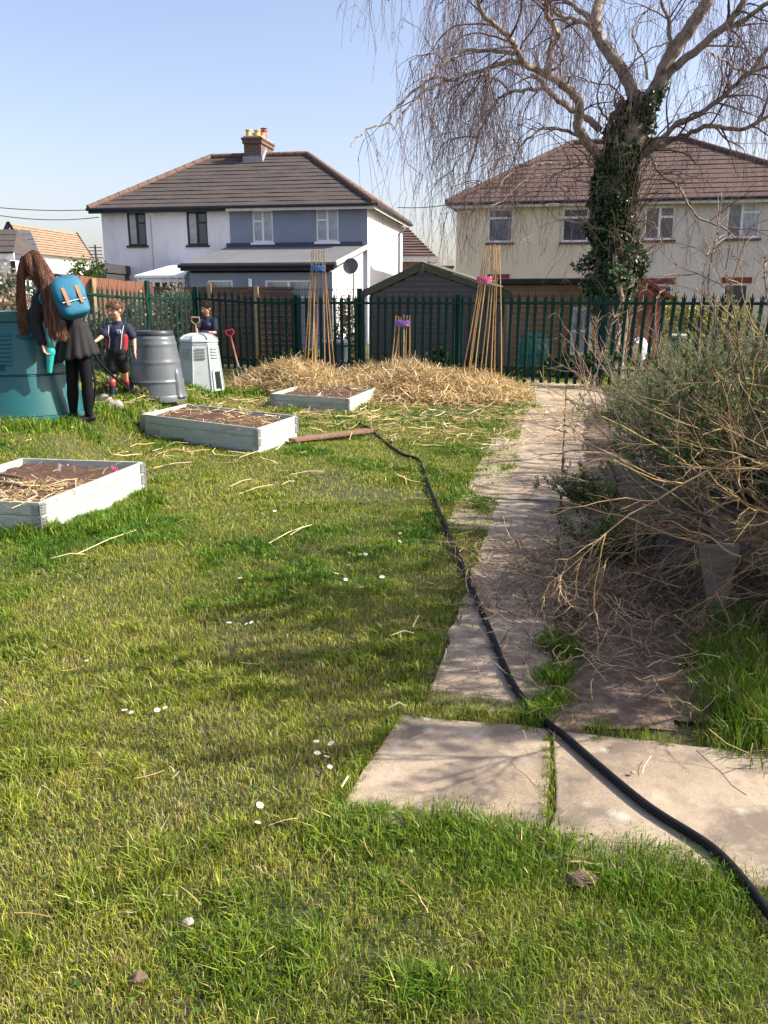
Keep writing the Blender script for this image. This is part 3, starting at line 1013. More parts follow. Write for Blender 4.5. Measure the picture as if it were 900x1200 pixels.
def palisade(label, A, B, lean=None, posts_at=(), zoff=0.05, top=1.69, post_top=None):
    A = Vector((A[0], A[1], 0)); B = Vector((B[0], B[1], 0))
    d = (B - A); L = d.length; d.normalize(); nrm = Vector((d.y, -d.x, 0))   # towards the camera
    ang = math.atan2(d.y, d.x)
    root = empty('palisade_fence', ((A.x + B.x) / 2, (A.y + B.y) / 2, float(g((A.x + B.x) / 2, (A.y + B.y) / 2))))
    tag(root, label, 'fence')
    n = int(L / .155); 
    for i in range(n + 1):
        p_ = A + d * (i * L / n)
        z = float(g(p_.x, p_.y)) + zoff
        o = bpy.data.objects.new('pale', PALE)
        link(o, (p_.x, p_.y, z), root)
        ln = lean(p_) if lean else 0
        o.rotation_euler = (0, ln + random.gauss(0, .004), ang)
        o.rotation_euler = (Matrix.Rotation(ang, 3, 'Z') @ Matrix.Rotation(ln + random.gauss(0, .004), 3, 'Y')).to_euler()
    for zr in (1.50, .32):
        m_ = MB(); k = max(2, int(L / 1.3)); 
        for i in range(k):
            a_ = A + d * (L * i / k) - nrm * .03; b_ = A + d * (L * (i + 1) / k) - nrm * .03
            a_.z = float(g(a_.x, a_.y)) + zoff + zr - .05; b_.z = float(g(b_.x, b_.y)) + zoff + zr - .05
            m_.bar(a_, b_, .045, .05)
        m_.build('rail', m_fence, root)
        if zr > 1:  # front flange of the rail shows between the pales
            m_ = MB()
            for i in range(k):
                a_ = A + d * (L * i / k) + nrm * .019; b_ = A + d * (L * (i + 1) / k) + nrm * .019
                a_.z = float(g(a_.x, a_.y)) + zoff + zr - .05; b_.z = float(g(b_.x, b_.y)) + zoff + zr - .05
                m_.bar(a_, b_, .006, .042)
            m_.build('rail_strip', m_fence, root)
    for s_, pt_ in posts_at:
        p_ = A + d * s_ - nrm * .09
        m_ = MB(); z = float(g(p_.x, p_.y))
        m_.box((p_.x, p_.y, z + pt_ / 2 - .1), (.10, .055, pt_ + .2), ax=(d, nrm, Vector((0, 0, 1))))
        m_.build('post', m_fence, root, bevel=.004)
    return root


ZF = 17.55; KF = .287


def fenceX(px):
    u = (px - 450) / F
    # forward depth along world Y at height of the eye
    Yv = ZF / (1 + KF * u / .969)
    return Vector((u * Yv * .969 / 1.0 * 1.0 * (1 / .969) * .985, Yv, 0))


def fpt(px, Y):
    p_ = D(px, 351, Y); return Vector((p_.x, p_.y, 0))


f_a = fpt(227, 18.45); f_b = fpt(905, 14.55); ext = (f_b - f_a).normalized()
f_c = f_b + ext * 2.4
Lm = (f_c - f_a).length
posts = []
for px in (345, 420, 536, 706):
    # distance along the line for that pixel
    best = min(np.linspace(0, Lm, 400), key=lambda s_: abs(450 + F * (f_a + ext * s_).x / ((f_a + ext * s_).y * .9695) - px))
    posts.append((best, 1.78 if px == 420 else 1.66))
posts = [(0, 1.74)] + posts
palisade('long green palisade fence between the straw heap and the back gardens', f_a, f_c,
         lean=lambda p_: .055 * float(sst(p_.x, 2.6, 5.2)), posts_at=posts)
f_d = fpt(176, 17.1); f_e = fpt(-70, 11.6)
palisade('short return of green palisade fence behind the grey bin', f_d, f_a + (f_d - f_a).normalized() * .12, posts_at=[(.05, 1.84)])
palisade('green palisade fence overgrown with brambles behind the woman', f_e, f_d + (f_e - f_d).normalized() * .12, posts_at=[(2.2, 1.74)])
# ------------------------------------------------------------------ houses
m_white = M('white_render', (.80, .79, .80), (.74, .73, .75), 2, .9, .25, 120, c3=(.56, .54, .53), s3=.9, a3=.52, b3=.75, stretch=(1.5, 1.5, .5))
m_blue = M('blue_grey_render', (.235, .27, .34), (.21, .245, .31), 2, .9, .25, 120)
m_cream = M('cream_render', (.66, .585, .43), (.61, .54, .39), 1.5, .9, .35, 90, c3=(.52, .45, .32), s3=.9, a3=.6, b3=.8)
m_pale = M('pale_render', (.66, .60, .52), (.58, .53, .46), 1.5, .9, .35, 90, c3=(.40, .37, .33), s3=.9, a3=.5, b3=.72, stretch=(1.5, 1.5, .6))
m_peach = M('peach_render', (.62, .40, .26), rough=.9)
m_pvc = M('white_upvc', (.80, .80, .80), (.76, .77, .78), rough=.35)
m_dkframe = M('dark_brown_frame', (.035, .018, .018), rough=.4)
m_lead = M('lead_flashing', (.30, .31, .34), (.22, .23, .26), 12, .6)
m_gutter = M('black_gutter', (.018, .02, .026), rough=.4)
m_fasciaw = M('white_fascia', (.72, .70, .66), rough=.5)
m_sill = M('brown_sill', (.16, .055, .04), rough=.7)
m_lintel = M('red_lintel', (.20, .035, .03), rough=.7)
m_brick, nt, p, out = nodes('chimney_brick')
bt = nt.nodes.new('ShaderNodeTexBrick'); bt.inputs['Color1'].default_value = (.13, .055, .04, 1); bt.inputs['Color2'].default_value = (.07, .038, .032, 1)
bt.inputs['Mortar'].default_value = (.22, .18, .15, 1); bt.inputs['Scale'].default_value = 1
bt.inputs['Brick Width'].default_value = .22; bt.inputs['Row Height'].default_value = .075; bt.inputs['Mortar Size'].default_value = .01
tc = nt.nodes.new('ShaderNodeTexCoord'); mp = nt.nodes.new('ShaderNodeMapping'); mp.inputs['Rotation'].default_value = (R(90), 0, 0)
sx = nt.nodes.new('ShaderNodeSeparateXYZ'); cx = nt.nodes.new('ShaderNodeCombineXYZ'); ad = nt.nodes.new('ShaderNodeMath')
nt.links.new(tc.outputs['Object'], sx.inputs[0]); nt.links.new(sx.outputs[0], ad.inputs[0]); nt.links.new(sx.outputs[1], ad.inputs[1])
nt.links.new(ad.outputs[0], cx.inputs[0]); nt.links.new(sx.outputs[2], cx.inputs[1]); nt.links.new(cx.outputs[0], bt.inputs['Vector'])
nt.links.new(bt.outputs['Color'], p.inputs['Base Color']); p.inputs['Roughness'].default_value = .9


def tile_mat(name, c1, c2, moss, lich, tile_w=.30):
    m, nt, p, out = nodes(name)
    n1 = noise(nt, 1.2, 6, .7); n2 = noise(nt, 12, 6, .7); n3 = noise(nt, 45, 3, .6)
    c = mix(nt, ramp2(nt, n1, (0, 0, 0), (1, 1, 1), .35, .65), c1, c2)
    c = mix(nt, ramp2(nt, n2, (0, 0, 0), (.55, .55, .55), .48, .66), c, moss)
    c = mix(nt, ramp2(nt, n3, (0, 0, 0), (.8, .8, .8), .66, .74), c, lich)
    nt.links.new(c, p.inputs['Base Color']); p.inputs['Roughness'].default_value = .9
    p.inputs['Specular IOR Level'].default_value = .2
    b = nt.nodes.new('ShaderNodeBump'); b.inputs['Strength'].default_value = .8; b.inputs['Distance'].default_value = .04
    nt.links.new(n2, b.inputs['Height']); nt.links.new(b.outputs[0], p.inputs['Normal'])
    return m


m_tile1 = tile_mat('brown_concrete_tiles', (.088, .073, .068), (.064, .055, .053), (.115, .096, .09), (.36, .30, .26))
m_tile2 = tile_mat('red_brown_tiles', (.12, .084, .072), (.09, .064, .056), (.15, .105, .085), (.30, .22, .18))
m_tile3 = tile_mat('tan_tiles', (.30, .21, .145), (.24, .17, .12), (.34, .25, .18), (.42, .34, .26))
m_hip = M('hip_tiles', (.19, .11, .075), (.10, .07, .06), 8, .9, .4, 20)
m_membrane = M('grey_felt_roof', (.15, .155, .16), (.125, .13, .135), 1.2, .75, .1, 20)
m_terra = M('cream_pot', (.60, .45, .20), (.45, .32, .15), 12, .8)
m_redpot = M('red_pot', (.42, .06, .07), rough=.5)


def glass(name, c1, c2, scale=1.2):
    m, nt, p, out = nodes(name)
    c = ramp2(nt, noise(nt, scale, 3, .5, stretch=(1, 1, .6)), c1, c2, .42, .58)
    nt.links.new(c, p.inputs['Base Color']); p.inputs['Roughness'].default_value = .06
    p.inputs['Specular IOR Level'].default_value = .7
    return m


m_glass = glass('dark_glass', (.03, .04, .055), (.07, .09, .12))
m_glassc = glass('curtained_glass', (.20, .25, .30), (.45, .48, .50), 2)
m_glassb = glass('glass_with_blue_curtain', (.03, .04, .06), (.10, .14, .22), 3)


class Frame:
    """facade frame: u along the facade (left to right), v into the house, z up"""
    def __init__(s, L, Rr):
        s.o = Vector((L.x, L.y, 0)); d = Vector((Rr.x - L.x, Rr.y - L.y, 0)); s.W = d.length; s.u = d.normalized()
        s.v = Vector((-s.u.y, s.u.x, 0))
        s.ax = (s.u, s.v, Vector((0, 0, 1)))

    def __call__(s, u, v, z): return s.o + s.u * u + s.v * v + Vector((0, 0, z))

    def hit(s, px, py, v=0.0):
        d = ray(px, py); P0 = s(0, v, 0)
        t = (P0 - EYE).dot(s.v) / d.dot(s.v); p_ = EYE + d * t
        q = p_ - s.o; return q.dot(s.u), p_.z

    def side(s, px, py, u):
        d = ray(px, py); P0 = s(u, 0, 0)
        t = (P0 - EYE).dot(s.u) / d.dot(s.u); p_ = EYE + d * t
        return (p_ - s.o).dot(s.v), p_.z


def wall_holes(mb, fr, u0, u1, z0, z1, holes, v=0.0, depth=.10):
    us = sorted({u0, u1, *[h[0] for h in holes], *[h[1] for h in holes]}); us = [u for u in us if u0 <= u <= u1]
    zs = sorted({z0, z1, *[h[2] for h in holes], *[h[3] for h in holes]}); zs = [z for z in zs if z0 <= z <= z1]
    for i in range(len(us) - 1):
        for j in range(len(zs) - 1):
            cu = (us[i] + us[i + 1]) / 2; cz = (zs[j] + zs[j + 1]) / 2
            if any(h[0] < cu < h[1] and h[2] < cz < h[3] for h in holes): continue
            mb.quad(fr(us[i], v, zs[j]), fr(us[i + 1], v, zs[j]), fr(us[i + 1], v, zs[j + 1]), fr(us[i], v, zs[j + 1]))
    for a, b, c, d in holes:
        if not (u0 <= (a + b) / 2 <= u1): continue
        q = [(a, c), (b, c), (b, d), (a, d)]
        for k in range(4):
            (x1, y1), (x2, y2) = q[k], q[(k + 1) % 4]
            mb.quad(fr(x1, v, y1), fr(x1, v + depth, y1), fr(x2, v + depth, y2), fr(x2, v, y2))


def window(root, fr, h, mf, mg, bars, v=0.0, sill=None, fw=.06, label=None, mg2=None, transom=None):
    """h = (u0,u1,z0,z1); bars: list of (u-fraction) mullions; transom: {pane index: z-fraction}"""
    u0, u1, z0, z1 = h; vv = v + .06
    m_ = MB(); 
    def fb(a, b, c, d, dv=.0, th=.05): m_.box(fr((a + b) / 2, vv + dv, (c + d) / 2), (b - a, th, d - c), ax=fr.ax)
    e = .001
    fb(u0 + e, u0 + fw, z0 + e, z1 - e); fb(u1 - fw, u1 - e, z0 + e, z1 - e)
    fb(u0 + fw, u1 - fw, z1 - fw, z1 - e); fb(u0 + fw, u1 - fw, z0 + e, z0 + fw)
    cuts = [u0 + fw] + [u0 + (u1 - u0) * b_ for b_ in bars] + [u1 - fw]
    for c_ in cuts[1:-1]: fb(c_ - fw * .6, c_ + fw * .6, z0 + fw, z1 - fw, -.004)
    for k, tz in (transom or {}).items():
        zc = z0 + (z1 - z0) * tz
        a = cuts[k] + (fw * .6 if k > 0 else 0); b = cuts[k + 1] - (fw * .6 if k < len(cuts) - 2 else 0)
        fb(a, b, zc - fw * .5, zc + fw * .5, -.006)
    w_ = m_.build('window', mf, root)
    if label: w_['label'] = label
    for k in range(len(cuts) - 1):
        pm = MB(); pm.box(fr((cuts[k] + cuts[k + 1]) / 2, vv + .012, (z0 + z1) / 2), (cuts[k + 1] - cuts[k] - .004, .012, z1 - z0 - 2 * fw), ax=fr.ax)
        pm.build('pane', (mg2 if (mg2 and k == 0) else mg), w_)
    if sill:
        pm = MB(); pm.box(fr((u0 + u1) / 2, v - .02, z0 - .04), (u1 - u0 + .12, .10, .075), ax=fr.ax); pm.build('sill', sill, w_)


def slope(mb, A, B, C, Dd, n, th=.026, skew=0):
    """courses of tiles from eaves A-B up to D-C (A,B lower left/right; C upper right, D upper left)"""
    A, B, C, Dd = map(Vector, (A, B, C, Dd))
    nrm = (B - A).cross(Dd - A).normalized()
    if nrm.z < 0: nrm = -nrm
    for i in range(n):
        t0, t1 = i / n, (i + 1) / n
        a = A.lerp(Dd, t0); b = B.lerp(C, t0); c = B.lerp(C, t1); d = A.lerp(Dd, t1)
        k = max(1, int((b - a).length / .6))
        jl = [random.gauss(0, .008) for _ in range(k + 1)]
        for j in range(k):
            a1 = a.lerp(b, j / k) + nrm * (th + jl[j]); b1 = a.lerp(b, (j + 1) / k) + nrm * (th + jl[j + 1])
            d1 = d.lerp(c, j / k) + nrm * .004; c1 = d.lerp(c, (j + 1) / k) + nrm * .004
            mb.quad(a1, b1, c1, d1)
            mb.quad(a.lerp(b, j / k) - nrm * .02, a.lerp(b, (j + 1) / k) - nrm * .02, b1, a1)


def ridge_tiles(root, P, Q, mat, r=.11, name='ridge_tiles'):
    m_ = MB(); L = (Q - P).length; n = max(2, int(L / .42)); d = (Q - P) / n
    for i in range(n):
        a = P + d * i; b = P + d * (i + .97)
        m_.tube([a, b], [r * 1.04, r * .96], 10)
    m_.build(name, mat, root, smooth=True)


def house(label, fr, dep, zw, zr, m_tile, n, oh=.32, walls=None, holes=None, hipmat=m_hip, fascias=None, ridge_in=None):
    root = empty('semi_detached_house', fr(fr.W / 2, dep / 2, 0)); tag(root, label, 'house')
    W = fr.W
    for (ua, ub, mat, lab) in walls:
        m_ = MB(); wall_holes(m_, fr, ua, ub, -.2, zw, holes)
        if ua == 0: m_.quad(fr(0, dep, -.2), fr(0, 0, -.2), fr(0, 0, zw), fr(0, dep, zw))
        if ub == W: m_.quad(fr(W, 0, -.2), fr(W, dep, -.2), fr(W, dep, zw), fr(W, 0, zw))
        m_.quad(fr(ub, dep, -.2), fr(ua, dep, -.2), fr(ua, dep, zw), fr(ub, dep, zw))
        w_ = m_.build('wall', mat, root)
        if lab: w_['label'] = lab
    ri, rj = ridge_in or (dep / 2, dep / 2)
    e = [fr(-oh, -oh, zw), fr(W + oh, -oh, zw), fr(W + oh, dep + oh, zw), fr(-oh, dep + oh, zw)]
    r0 = fr(ri - .0, dep / 2, zr); r1 = fr(W - rj, dep / 2, zr)
    m_ = MB()
    slope(m_, e[0], e[1], r1, r0, n); slope(m_, e[1], e[2], r1, r1, n); slope(m_, e[2], e[3], r0, r1, n); slope(m_, e[3], e[0], r0, r0, n)
    m_.quad(e[0] - Vector((0, 0, .03)), e[1] - Vector((0, 0, .03)), e[2] - Vector((0, 0, .03)), e[3] - Vector((0, 0, .03)))
    roof = m_.build('roof', m_tile, root)
    up = Vector((0, 0, .04))
    for a, b in ((r0, r1), (e[0], r0), (e[1], r1), (e[2], r1), (e[3], r0)):
        ridge_tiles(roof, a + up, b + up, hipmat, name='ridge_tiles')
    # soffit boards and gutters
    for (ua, ub, mat) in fascias:
        m_ = MB(); m_.box(fr((ua + ub) / 2, -oh - .0, zw - .075), (ub - ua, .03, .17), ax=fr.ax); m_.build('fascia', mat, root)
    m_ = MB(); m_.box(fr(W + oh, dep / 2, zw - .085), (.03, dep + 2 * oh - .06, .15), ax=fr.ax); m_.build('fascia', fascias[-1][2], root)
    m_ = MB(); m_.tube([fr(-oh - .04, -oh - .075, zw - .02), fr(W + oh + .04, -oh - .075, zw - .02)], .055, 8); m_.build('gutter', m_gutter, root, smooth=True)
    m_ = MB(); m_.tube([fr(W + oh + .075, -oh, zw - .02), fr(W + oh + .075, dep + oh, zw - .02)], .055, 8); m_.build('gutter', m_gutter, root, smooth=True)
    return root, roof


# ---- left pair
YR = 31.0
Rc = D(430, 240, YR); zwl = Rc.z
dl = ray(118, 246); Lc = EYE + dl * ((zwl - H) / dl.z)
f1 = Frame(Lc, Rc)
dep1 = 8.0
zr1 = 1.57 + 2.4 + (zwl - 1.57) - .0
# ridge height from the photograph at mid-depth
d_ = ray(300, 183.5); P0 = f1(0, dep1 / 2, 0); t_ = (P0 - EYE).dot(f1.v) / d_.dot(f1.v); zr1 = (EYE + d_ * t_).z


def hrect(fr, x0, y0, x1, y1, v=0):
    ua, za = fr.hit(x0, y0, v); ub, zb_ = fr.hit(x1, y1, v)
    return (ua, ub, zb_, za)


w1 = hrect(f1, 148, 248, 172.5, 287.5); w2 = hrect(f1, 218, 247.5, 244, 287); w3 = hrect(f1, 295, 246.5, 320.5, 284); w4 = hrect(f1, 370, 244.5, 397, 283)
ub = f1.hit(268.5, 250)[0]
h1, roof1 = house('white and blue-grey rendered pair of houses with brown hipped roof', f1, dep1, zwl, zr1, m_tile1, 13,
                  walls=[(0, ub, m_white, 'white rendered wall'), (ub, f1.W, m_blue, 'blue-grey rendered wall')], holes=[w1, w2, w3, w4],
                  fascias=[(-.32, ub, m_gutter), (ub, f1.W + .32, m_fasciaw)], ridge_in=(f1.hit(247, 184, dep1 / 2)[0], f1.W - f1.hit(360, 181, dep1 / 2)[0]))
# side wall of the blue half is white
m_ = MB(); m_.box(f1(f1.W + .012, dep1 / 2, zwl / 2 - .1), (.02, dep1 - .002, zwl + .19), ax=f1.ax); m_.build('side_wall', m_white, h1)
window(h1, f1, w1, m_dkframe, m_glass, [.5], sill=m_dkframe, transom={1: .66}, label='dark brown framed window', mg2=m_glassc)
window(h1, f1, w2, m_dkframe, m_glass, [.5], sill=m_dkframe, transom={1: .66}, label='dark brown framed window', mg2=m_glassc)
window(h1, f1, w3, m_pvc, m_glassc, [.5], sill=m_pvc, transom={0: .66}, label='white framed window')
window(h1, f1, w4, m_pvc, m_glassc, [.5], sill=m_pvc, transom={0: .66}, label='white framed window', mg2=m_glassc)
# down pipe on the side, cable box, pipe line
u_ = f1.W + .06
v0, z_ = f1.side(463, 254, f1.W); v1 = f1.side(457, 262, f1.W)[0]
m_ = MB(); m_.tube([f1(f1.W + .34, v0 + 1.2, zwl - .12), f1(u_ + .02, v0 + .6, zwl - .5), f1(u_ + .02, v0 + .6, .3)], .04, 8); m_.build('downpipe', m_gutter, h1, smooth=True)
uu, zz = f1.hit(179, 249)
m_ = MB(); m_.box(f1(uu, -.06, zz), (.16, .1, .22), ax=f1.ax); m_.build('junction_box', m_pvc, h1)
m_ = MB(); m_.tube([f1(f1.hit(177, 260)[0], -.012, zz), f1(f1.hit(177, 260)[0], -.012, .2)], .012, 6); m_.build('cable', M('grey_cable', (.35, .35, .37)), h1)
# chimney
def chim_pt(px, py, v):
    u, z = f1.hit(px, py, v); return u, z
vc = dep1 / 2 - .55
ca, zc0 = f1.hit(286.5, 190, vc); cb, _ = f1.hit(306.5, 190, vc); _, zc1 = f1.hit(296, 161, vc)
# corbelled brick stack
cw = cb - ca; cl = 1.55
m_ = MB(); 
m_.box(f1((ca + cb) / 2, vc + cl / 2, (zc0 - .7 + zc1 - .22) / 2), (cw, cl, zc1 - .22 - zc0 + .7), ax=f1.ax)
m_.box(f1((ca + cb) / 2, vc + cl / 2, zc1 - .15), (cw + .10, cl + .10, .14), ax=f1.ax)
m_.box(f1((ca + cb) / 2, vc + cl / 2, zc1 - .04), (cw + .16, cl + .16, .08), ax=f1.ax)
chm = m_.build('chimney', m_brick, roof1)
m_ = MB(); m_.box(f1((ca + cb) / 2, vc + cl / 2, zc1 + .03), (cw + .02, cl + .02, .06), ax=f1.ax)
m_.build('mortar_cap', m_terra, roof1)
for k, (uo, vo, mt, hh) in enumerate(((-.2, .2, m_terra, .26), (.12, .3, m_terra, .26), (-.1, .75, m_terra, .24), (.16, .8, m_terra, .24), (.1, 1.2, m_redpot, .42))):
    c = f1((ca + cb) / 2 + uo, vc + vo, zc1 + .05)
    m_ = MB(); m_.lathe(c, [(.13, 0), (.12, hh * .2), (.10, hh * .8), (.13, hh * .86), (.13, hh), (.09, hh), (.09, hh * .7)], 16)
    if mt is m_redpot: m_.lathe(c + Vector((0, 0, hh + .05)), [(.16, 0), (.02, .06)], 12)
    m_.build('chimney_pot', mt, roof1, smooth=True)
m_ = MB()
m_.box(f1((ca + cb) / 2, vc - .03, zc0 + .08), (cw + .1, .03, .26), ax=f1.ax)
m_.prism([f1(cb + .02, vc - .02, zc0 - .05), f1(cb + .02, vc - .02, zc0 + .18), f1(cb + .02, vc + .55, zc0 + .62), f1(cb + .02, vc + .55, zc0 + .4)], f1.u * .03)
m_.build('flashing', m_lead, roof1)
m_ = MB(); c = f1.hit(246, 183, dep1 / 2); 

# ---- lean-to extension of the blue half
vx = -3.2
uL, zL = f1.hit(211, 311, vx); uRr, zR = f1.hit(391, 309, vx)
uTop = f1.W - .15; zt_ = f1.hit(350, 291)[1]
zf = (zL + zR) / 2
lx = empty('lean_to_extension', f1((uL + uRr) / 2, vx / 2, 0)); tag(lx, 'single-storey blue-grey lean-to with pale grey sloping roof', 'extension')
hh1 = hrect(f1, 240, 328, 271, 350, vx); hh2 = hrect(f1, 308, 328, 364, 350, vx)
m_ = MB(); wall_holes(m_, f1, uL + .12, uRr - .1, -.2, zf - .25, [hh1, hh2], v=vx + .2)
m_.build('wall', m_blue, lx)
m_ = MB(); m_.prism([f1(uRr - .1, vx + .2, -.2), f1(uTop, -.01, -.2), f1(uTop, -.01, zt_ - .05), f1(uRr - .1, vx + .2, zf - .22)], f1.u * -.1); m_.build('side_wall', m_white, lx)
m_ = MB(); m_.prism([f1(uL + .12, vx + .2, -.2), f1(uL + .5, -.01, -.2), f1(uL + 1.2, -.01, zt_ - .05), f1(uL + .12, vx + .2, zf - .22)], f1.u * .1); m_.build('side_wall', m_blue, lx)
rl0 = f1.hit(266, 290)[0]
m_ = MB(); m_.prism([f1(uL, vx, zf), f1(uRr + .05, vx, zf), f1(uTop + .12, -.012, zt_), f1(rl0, -.012, zt_)], (0, 0, .06)); m_.build('roof', m_membrane, lx)
m_ = MB(); m_.box(f1((uL + uRr) / 2, vx + .02, zf - .10), (uRr - uL, .06, .18), ax=f1.ax); m_.tube([f1(uL - .05, vx - .06, zf - .04), f1(uRr + .05, vx - .06, zf - .04)], .06, 8); m_.build('gutter', m_gutter, lx)
m_ = MB(); m_.box(f1((rl0 + uTop) / 2, -.04, zt_ + .12), (uTop - rl0, .05, .16), ax=f1.ax); m_.build('flashing', M('dark_flashing', (.05, .065, .1), rough=.6), lx)
m_ = MB(); m_.bar(f1(uRr + .08, vx, zf + .02), f1(uTop + .15, -.02, zt_ + .02), .05, .14); m_.build('verge_board', m_fasciaw, lx)
window(lx, f1, hh1, m_pvc, m_glassc, [], v=vx + .2, fw=.07); window(lx, f1, hh2, m_pvc, m_glassc, [.5], v=vx + .2, fw=.07)
uu, zz = f1.hit(292, 332, vx); m_ = MB(); m_.tube([f1(uu, vx + .1, zz - .5), f1(uu, vx + .1, zz + .15)], .06, 10); m_.build('vent_pipe', m_pvc, lx, smooth=True)
# satellite dish
dc = D(411, 312, 28.2)
dish = empty('satellite_dish', dc); tag(dish, 'dark satellite dish beside the lean-to roof', 'satellite dish')
m_dish = M('dish_grey', (.13, .135, .15), rough=.5)
ax_n = Vector((-.25, -.95, .25)).normalized(); ax_x = ax_n.cross(Vector((0, 0, 1))).normalized(); ax_z = ax_x.cross(ax_n)
m_ = MB(); m_.lathe(dc, [(.02, -.09), (.13, -.07), (.22, -.02), (.26, .02), (.26, .03), (.22, -.005), (.13, -.055), (.01, -.075)], 24, ax=(ax_x, ax_z, ax_n)); m_.build('reflector', m_dish, dish, smooth=True)
m_ = MB(); m_.tube([dc - ax_z * .3, dc - ax_z * .25 + ax_n * .4], .015, 6); m_.box(dc - ax_z * .2 + ax_n * .42, (.07, .07, .12)); m_.build('arm', m_dish, dish)
m_ = MB(); m_.tube([dc - ax_n * .08, dc - ax_n * .3 + Vector((0, 0, -.1)), dc - ax_n * .3 + Vector((0, 0, -1.2))], .025, 6); m_.build('pole', m_dish, dish)

# white conservatory of the white half
cu0, cz = f1.hit(157, 322, -2.6); cu1, _ = f1.hit(216, 322, -2.6)
cs = empty('conservatory', f1((cu0 + cu1) / 2, -1.3, 0)); tag(cs, 'low white conservatory against the white house', 'conservatory')
m_ = MB(); m_.prism([f1(cu0, -2.6, cz - .1), f1(cu1, -2.6, cz - .1), f1(cu1, -.02, cz + .42), f1(cu0 + .6, -.02, cz + .42)], (0, 0, .08)); m_.build('roof', m_pvc, cs)
m_ = MB()
for k in range(7):
    u = cu0 + .1 + (cu1 - cu0 - .2) * k / 6; m_.box(f1(u, -2.45, cz / 2 - .1), (.08, .08, cz + .02), ax=f1.ax)
m_.box(f1((cu0 + cu1) / 2, -2.45, cz - .2), (cu1 - cu0 - .1, .07, .1), ax=f1.ax); m_.box(f1((cu0 + cu1) / 2, -2.45, .4), (cu1 - cu0 - .1, .07, .9), ax=f1.ax)
m_.build('frame', m_pvc, cs)
m_ = MB(); m_.box(f1((cu0 + cu1) / 2, -2.44, cz / 2), (cu1 - cu0 - .1, .012, cz - .3), ax=f1.ax); m_.build('pane', m_glass, cs)

# ---- right pair
Lc2 = D(535.5, 239.5, 31.5); zw2 = Lc2.z
d_ = ray(900, 231.5); Rc2 = EYE + d_ * ((zw2 - H) / d_.z)
fx = Frame(Lc2, Rc2); W2 = 12.9
f2 = Frame(Lc2, Lc2 + fx.u * W2)
dep2 = 7.2
d_ = ray(730, 166.5); P0 = f2(0, dep2 / 2, 0); t_ = (P0 - EYE).dot(f2.v) / d_.dot(f2.v); zr2 = (EYE + d_ * t_).z
ul, _ = f2.hit(671, 170, dep2 / 2); ur, _ = f2.hit(801, 166, dep2 / 2)
v1 = hrect(f2, 572, 244.5, 600.5, 284); v2 = hrect(f2, 659.5, 243.5, 689, 283.5); v3 = hrect(f2, 756.5, 241.5, 789.5, 281); v4 = hrect(f2, 853.5, 237, 889.5, 279)
v5 = hrect(f2, 573, 328, 594, 352); v6 = hrect(f2, 760, 333, 787, 356); v7 = hrect(f2, 848, 332, 876, 356)
um = f2.hit(733, 300)[0]
h2, roof2 = house('cream rendered pair of houses behind the big bare tree', f2, dep2, zw2, zr2, m_tile2, 13,
                  walls=[(0, um, m_cream, 'cream rendered wall'), (um, f2.W, m_pale, 'paler, stained rendered wall')], holes=[v1, v2, v3, v4, v5, v6, v7],
                  fascias=[(-.32, um, m_fasciaw), (um, f2.W + .32, m_fasciaw)], ridge_in=(ul, f2.W - ur), hipmat=m_tile2)
window(h2, f2, v1, m_pvc, m_glassb, [], sill=m_sill, transom={0: .72}, fw=.07)
window(h2, f2, v2, m_pvc, m_glass, [], sill=m_sill, transom={0: .72}, fw=.07)
window(h2, f2, v3, m_pvc, glass('reddish_glass', (.06, .05, .055), (.20, .13, .12)), [.5], sill=m_sill, transom={1: .68}, fw=.07)
window(h2, f2, v4, m_pvc, m_glassc, [.45], sill=m_sill, transom={1: .72}, fw=.07, mg2=glass('green_grey_glass', (.05, .08, .09), (.14, .18, .20)))
for h_ in (v5, v6, v7):
    window(h2, f2, h_, m_pvc, m_glass, [], fw=.07)
    m_ = MB(); m_.box(f2((h_[0] + h_[1]) / 2, -.012, h_[3] + .10), (h_[1] - h_[0] + .12, .05, .19), ax=f2.ax); m_.build('lintel', m_lintel, h2)

# ---- bungalow at the far left
m_bwall = M('white_bungalow_render', (.82, .82, .80), (.78, .78, .77), 2, .9)
bz = D(11.5, 261.5, 50)
apexL = bz; d_ = ray(88, 273.5); apexR = EYE + d_ * ((bz.z - H) / d_.z)
eaR = D(107, 305, apexR.y - 2.2); eaL_d = ray(37, 296.5); eaL = EYE + eaL_d * ((eaR.z - H) / eaL_d.z)
rd = (apexR - apexL); rd.z = 0; rd.normalize(); pn = Vector((rd.y, -rd.x, 0))
hw = (eaL - apexL).dot(pn)
bl = empty('bungalow', (apexL + apexR) / 2 - Vector((0, 0, bz.z))); tag(bl, 'white bungalow with tan tiled gable roof at the far left', 'bungalow')
A_ = D(36, 296, apexL.y); B_ = D(107, 305, apexR.y); eaR.z = (A_.z + B_.z) / 2; A_.z = B_.z = eaR.z; hA = (A_ - apexL).dot(pn)
A2 = apexL - pn * hA; A2.z = eaR.z; B2 = apexR - pn * hA; B2.z = eaR.z; B_ = apexR + pn * hA; B_.z = eaR.z; A_ = apexL + pn * hA; A_.z = eaR.z
m_ = MB(); slope(m_, A_ - rd * .15, B_ + rd * .15, apexR + rd * .15, apexL - rd * .15, 11, .05); slope(m_, A2 - rd * .15, B2 + rd * .15, apexR + rd * .15, apexL - rd * .15, 11, .05); m_.build('roof', m_tile3, bl)
ins = pn * .25
m_ = MB(); q = [A_ - ins, B_ - ins, B2 + ins, A2 + ins]
base = [Vector((p_.x, p_.y, -.2)) for p_ in q]
for i in range(4): m_.quad(base[i], base[(i + 1) % 4], q[(i + 1) % 4] + Vector((0, 0, .12)), q[i] + Vector((0, 0, .12)))
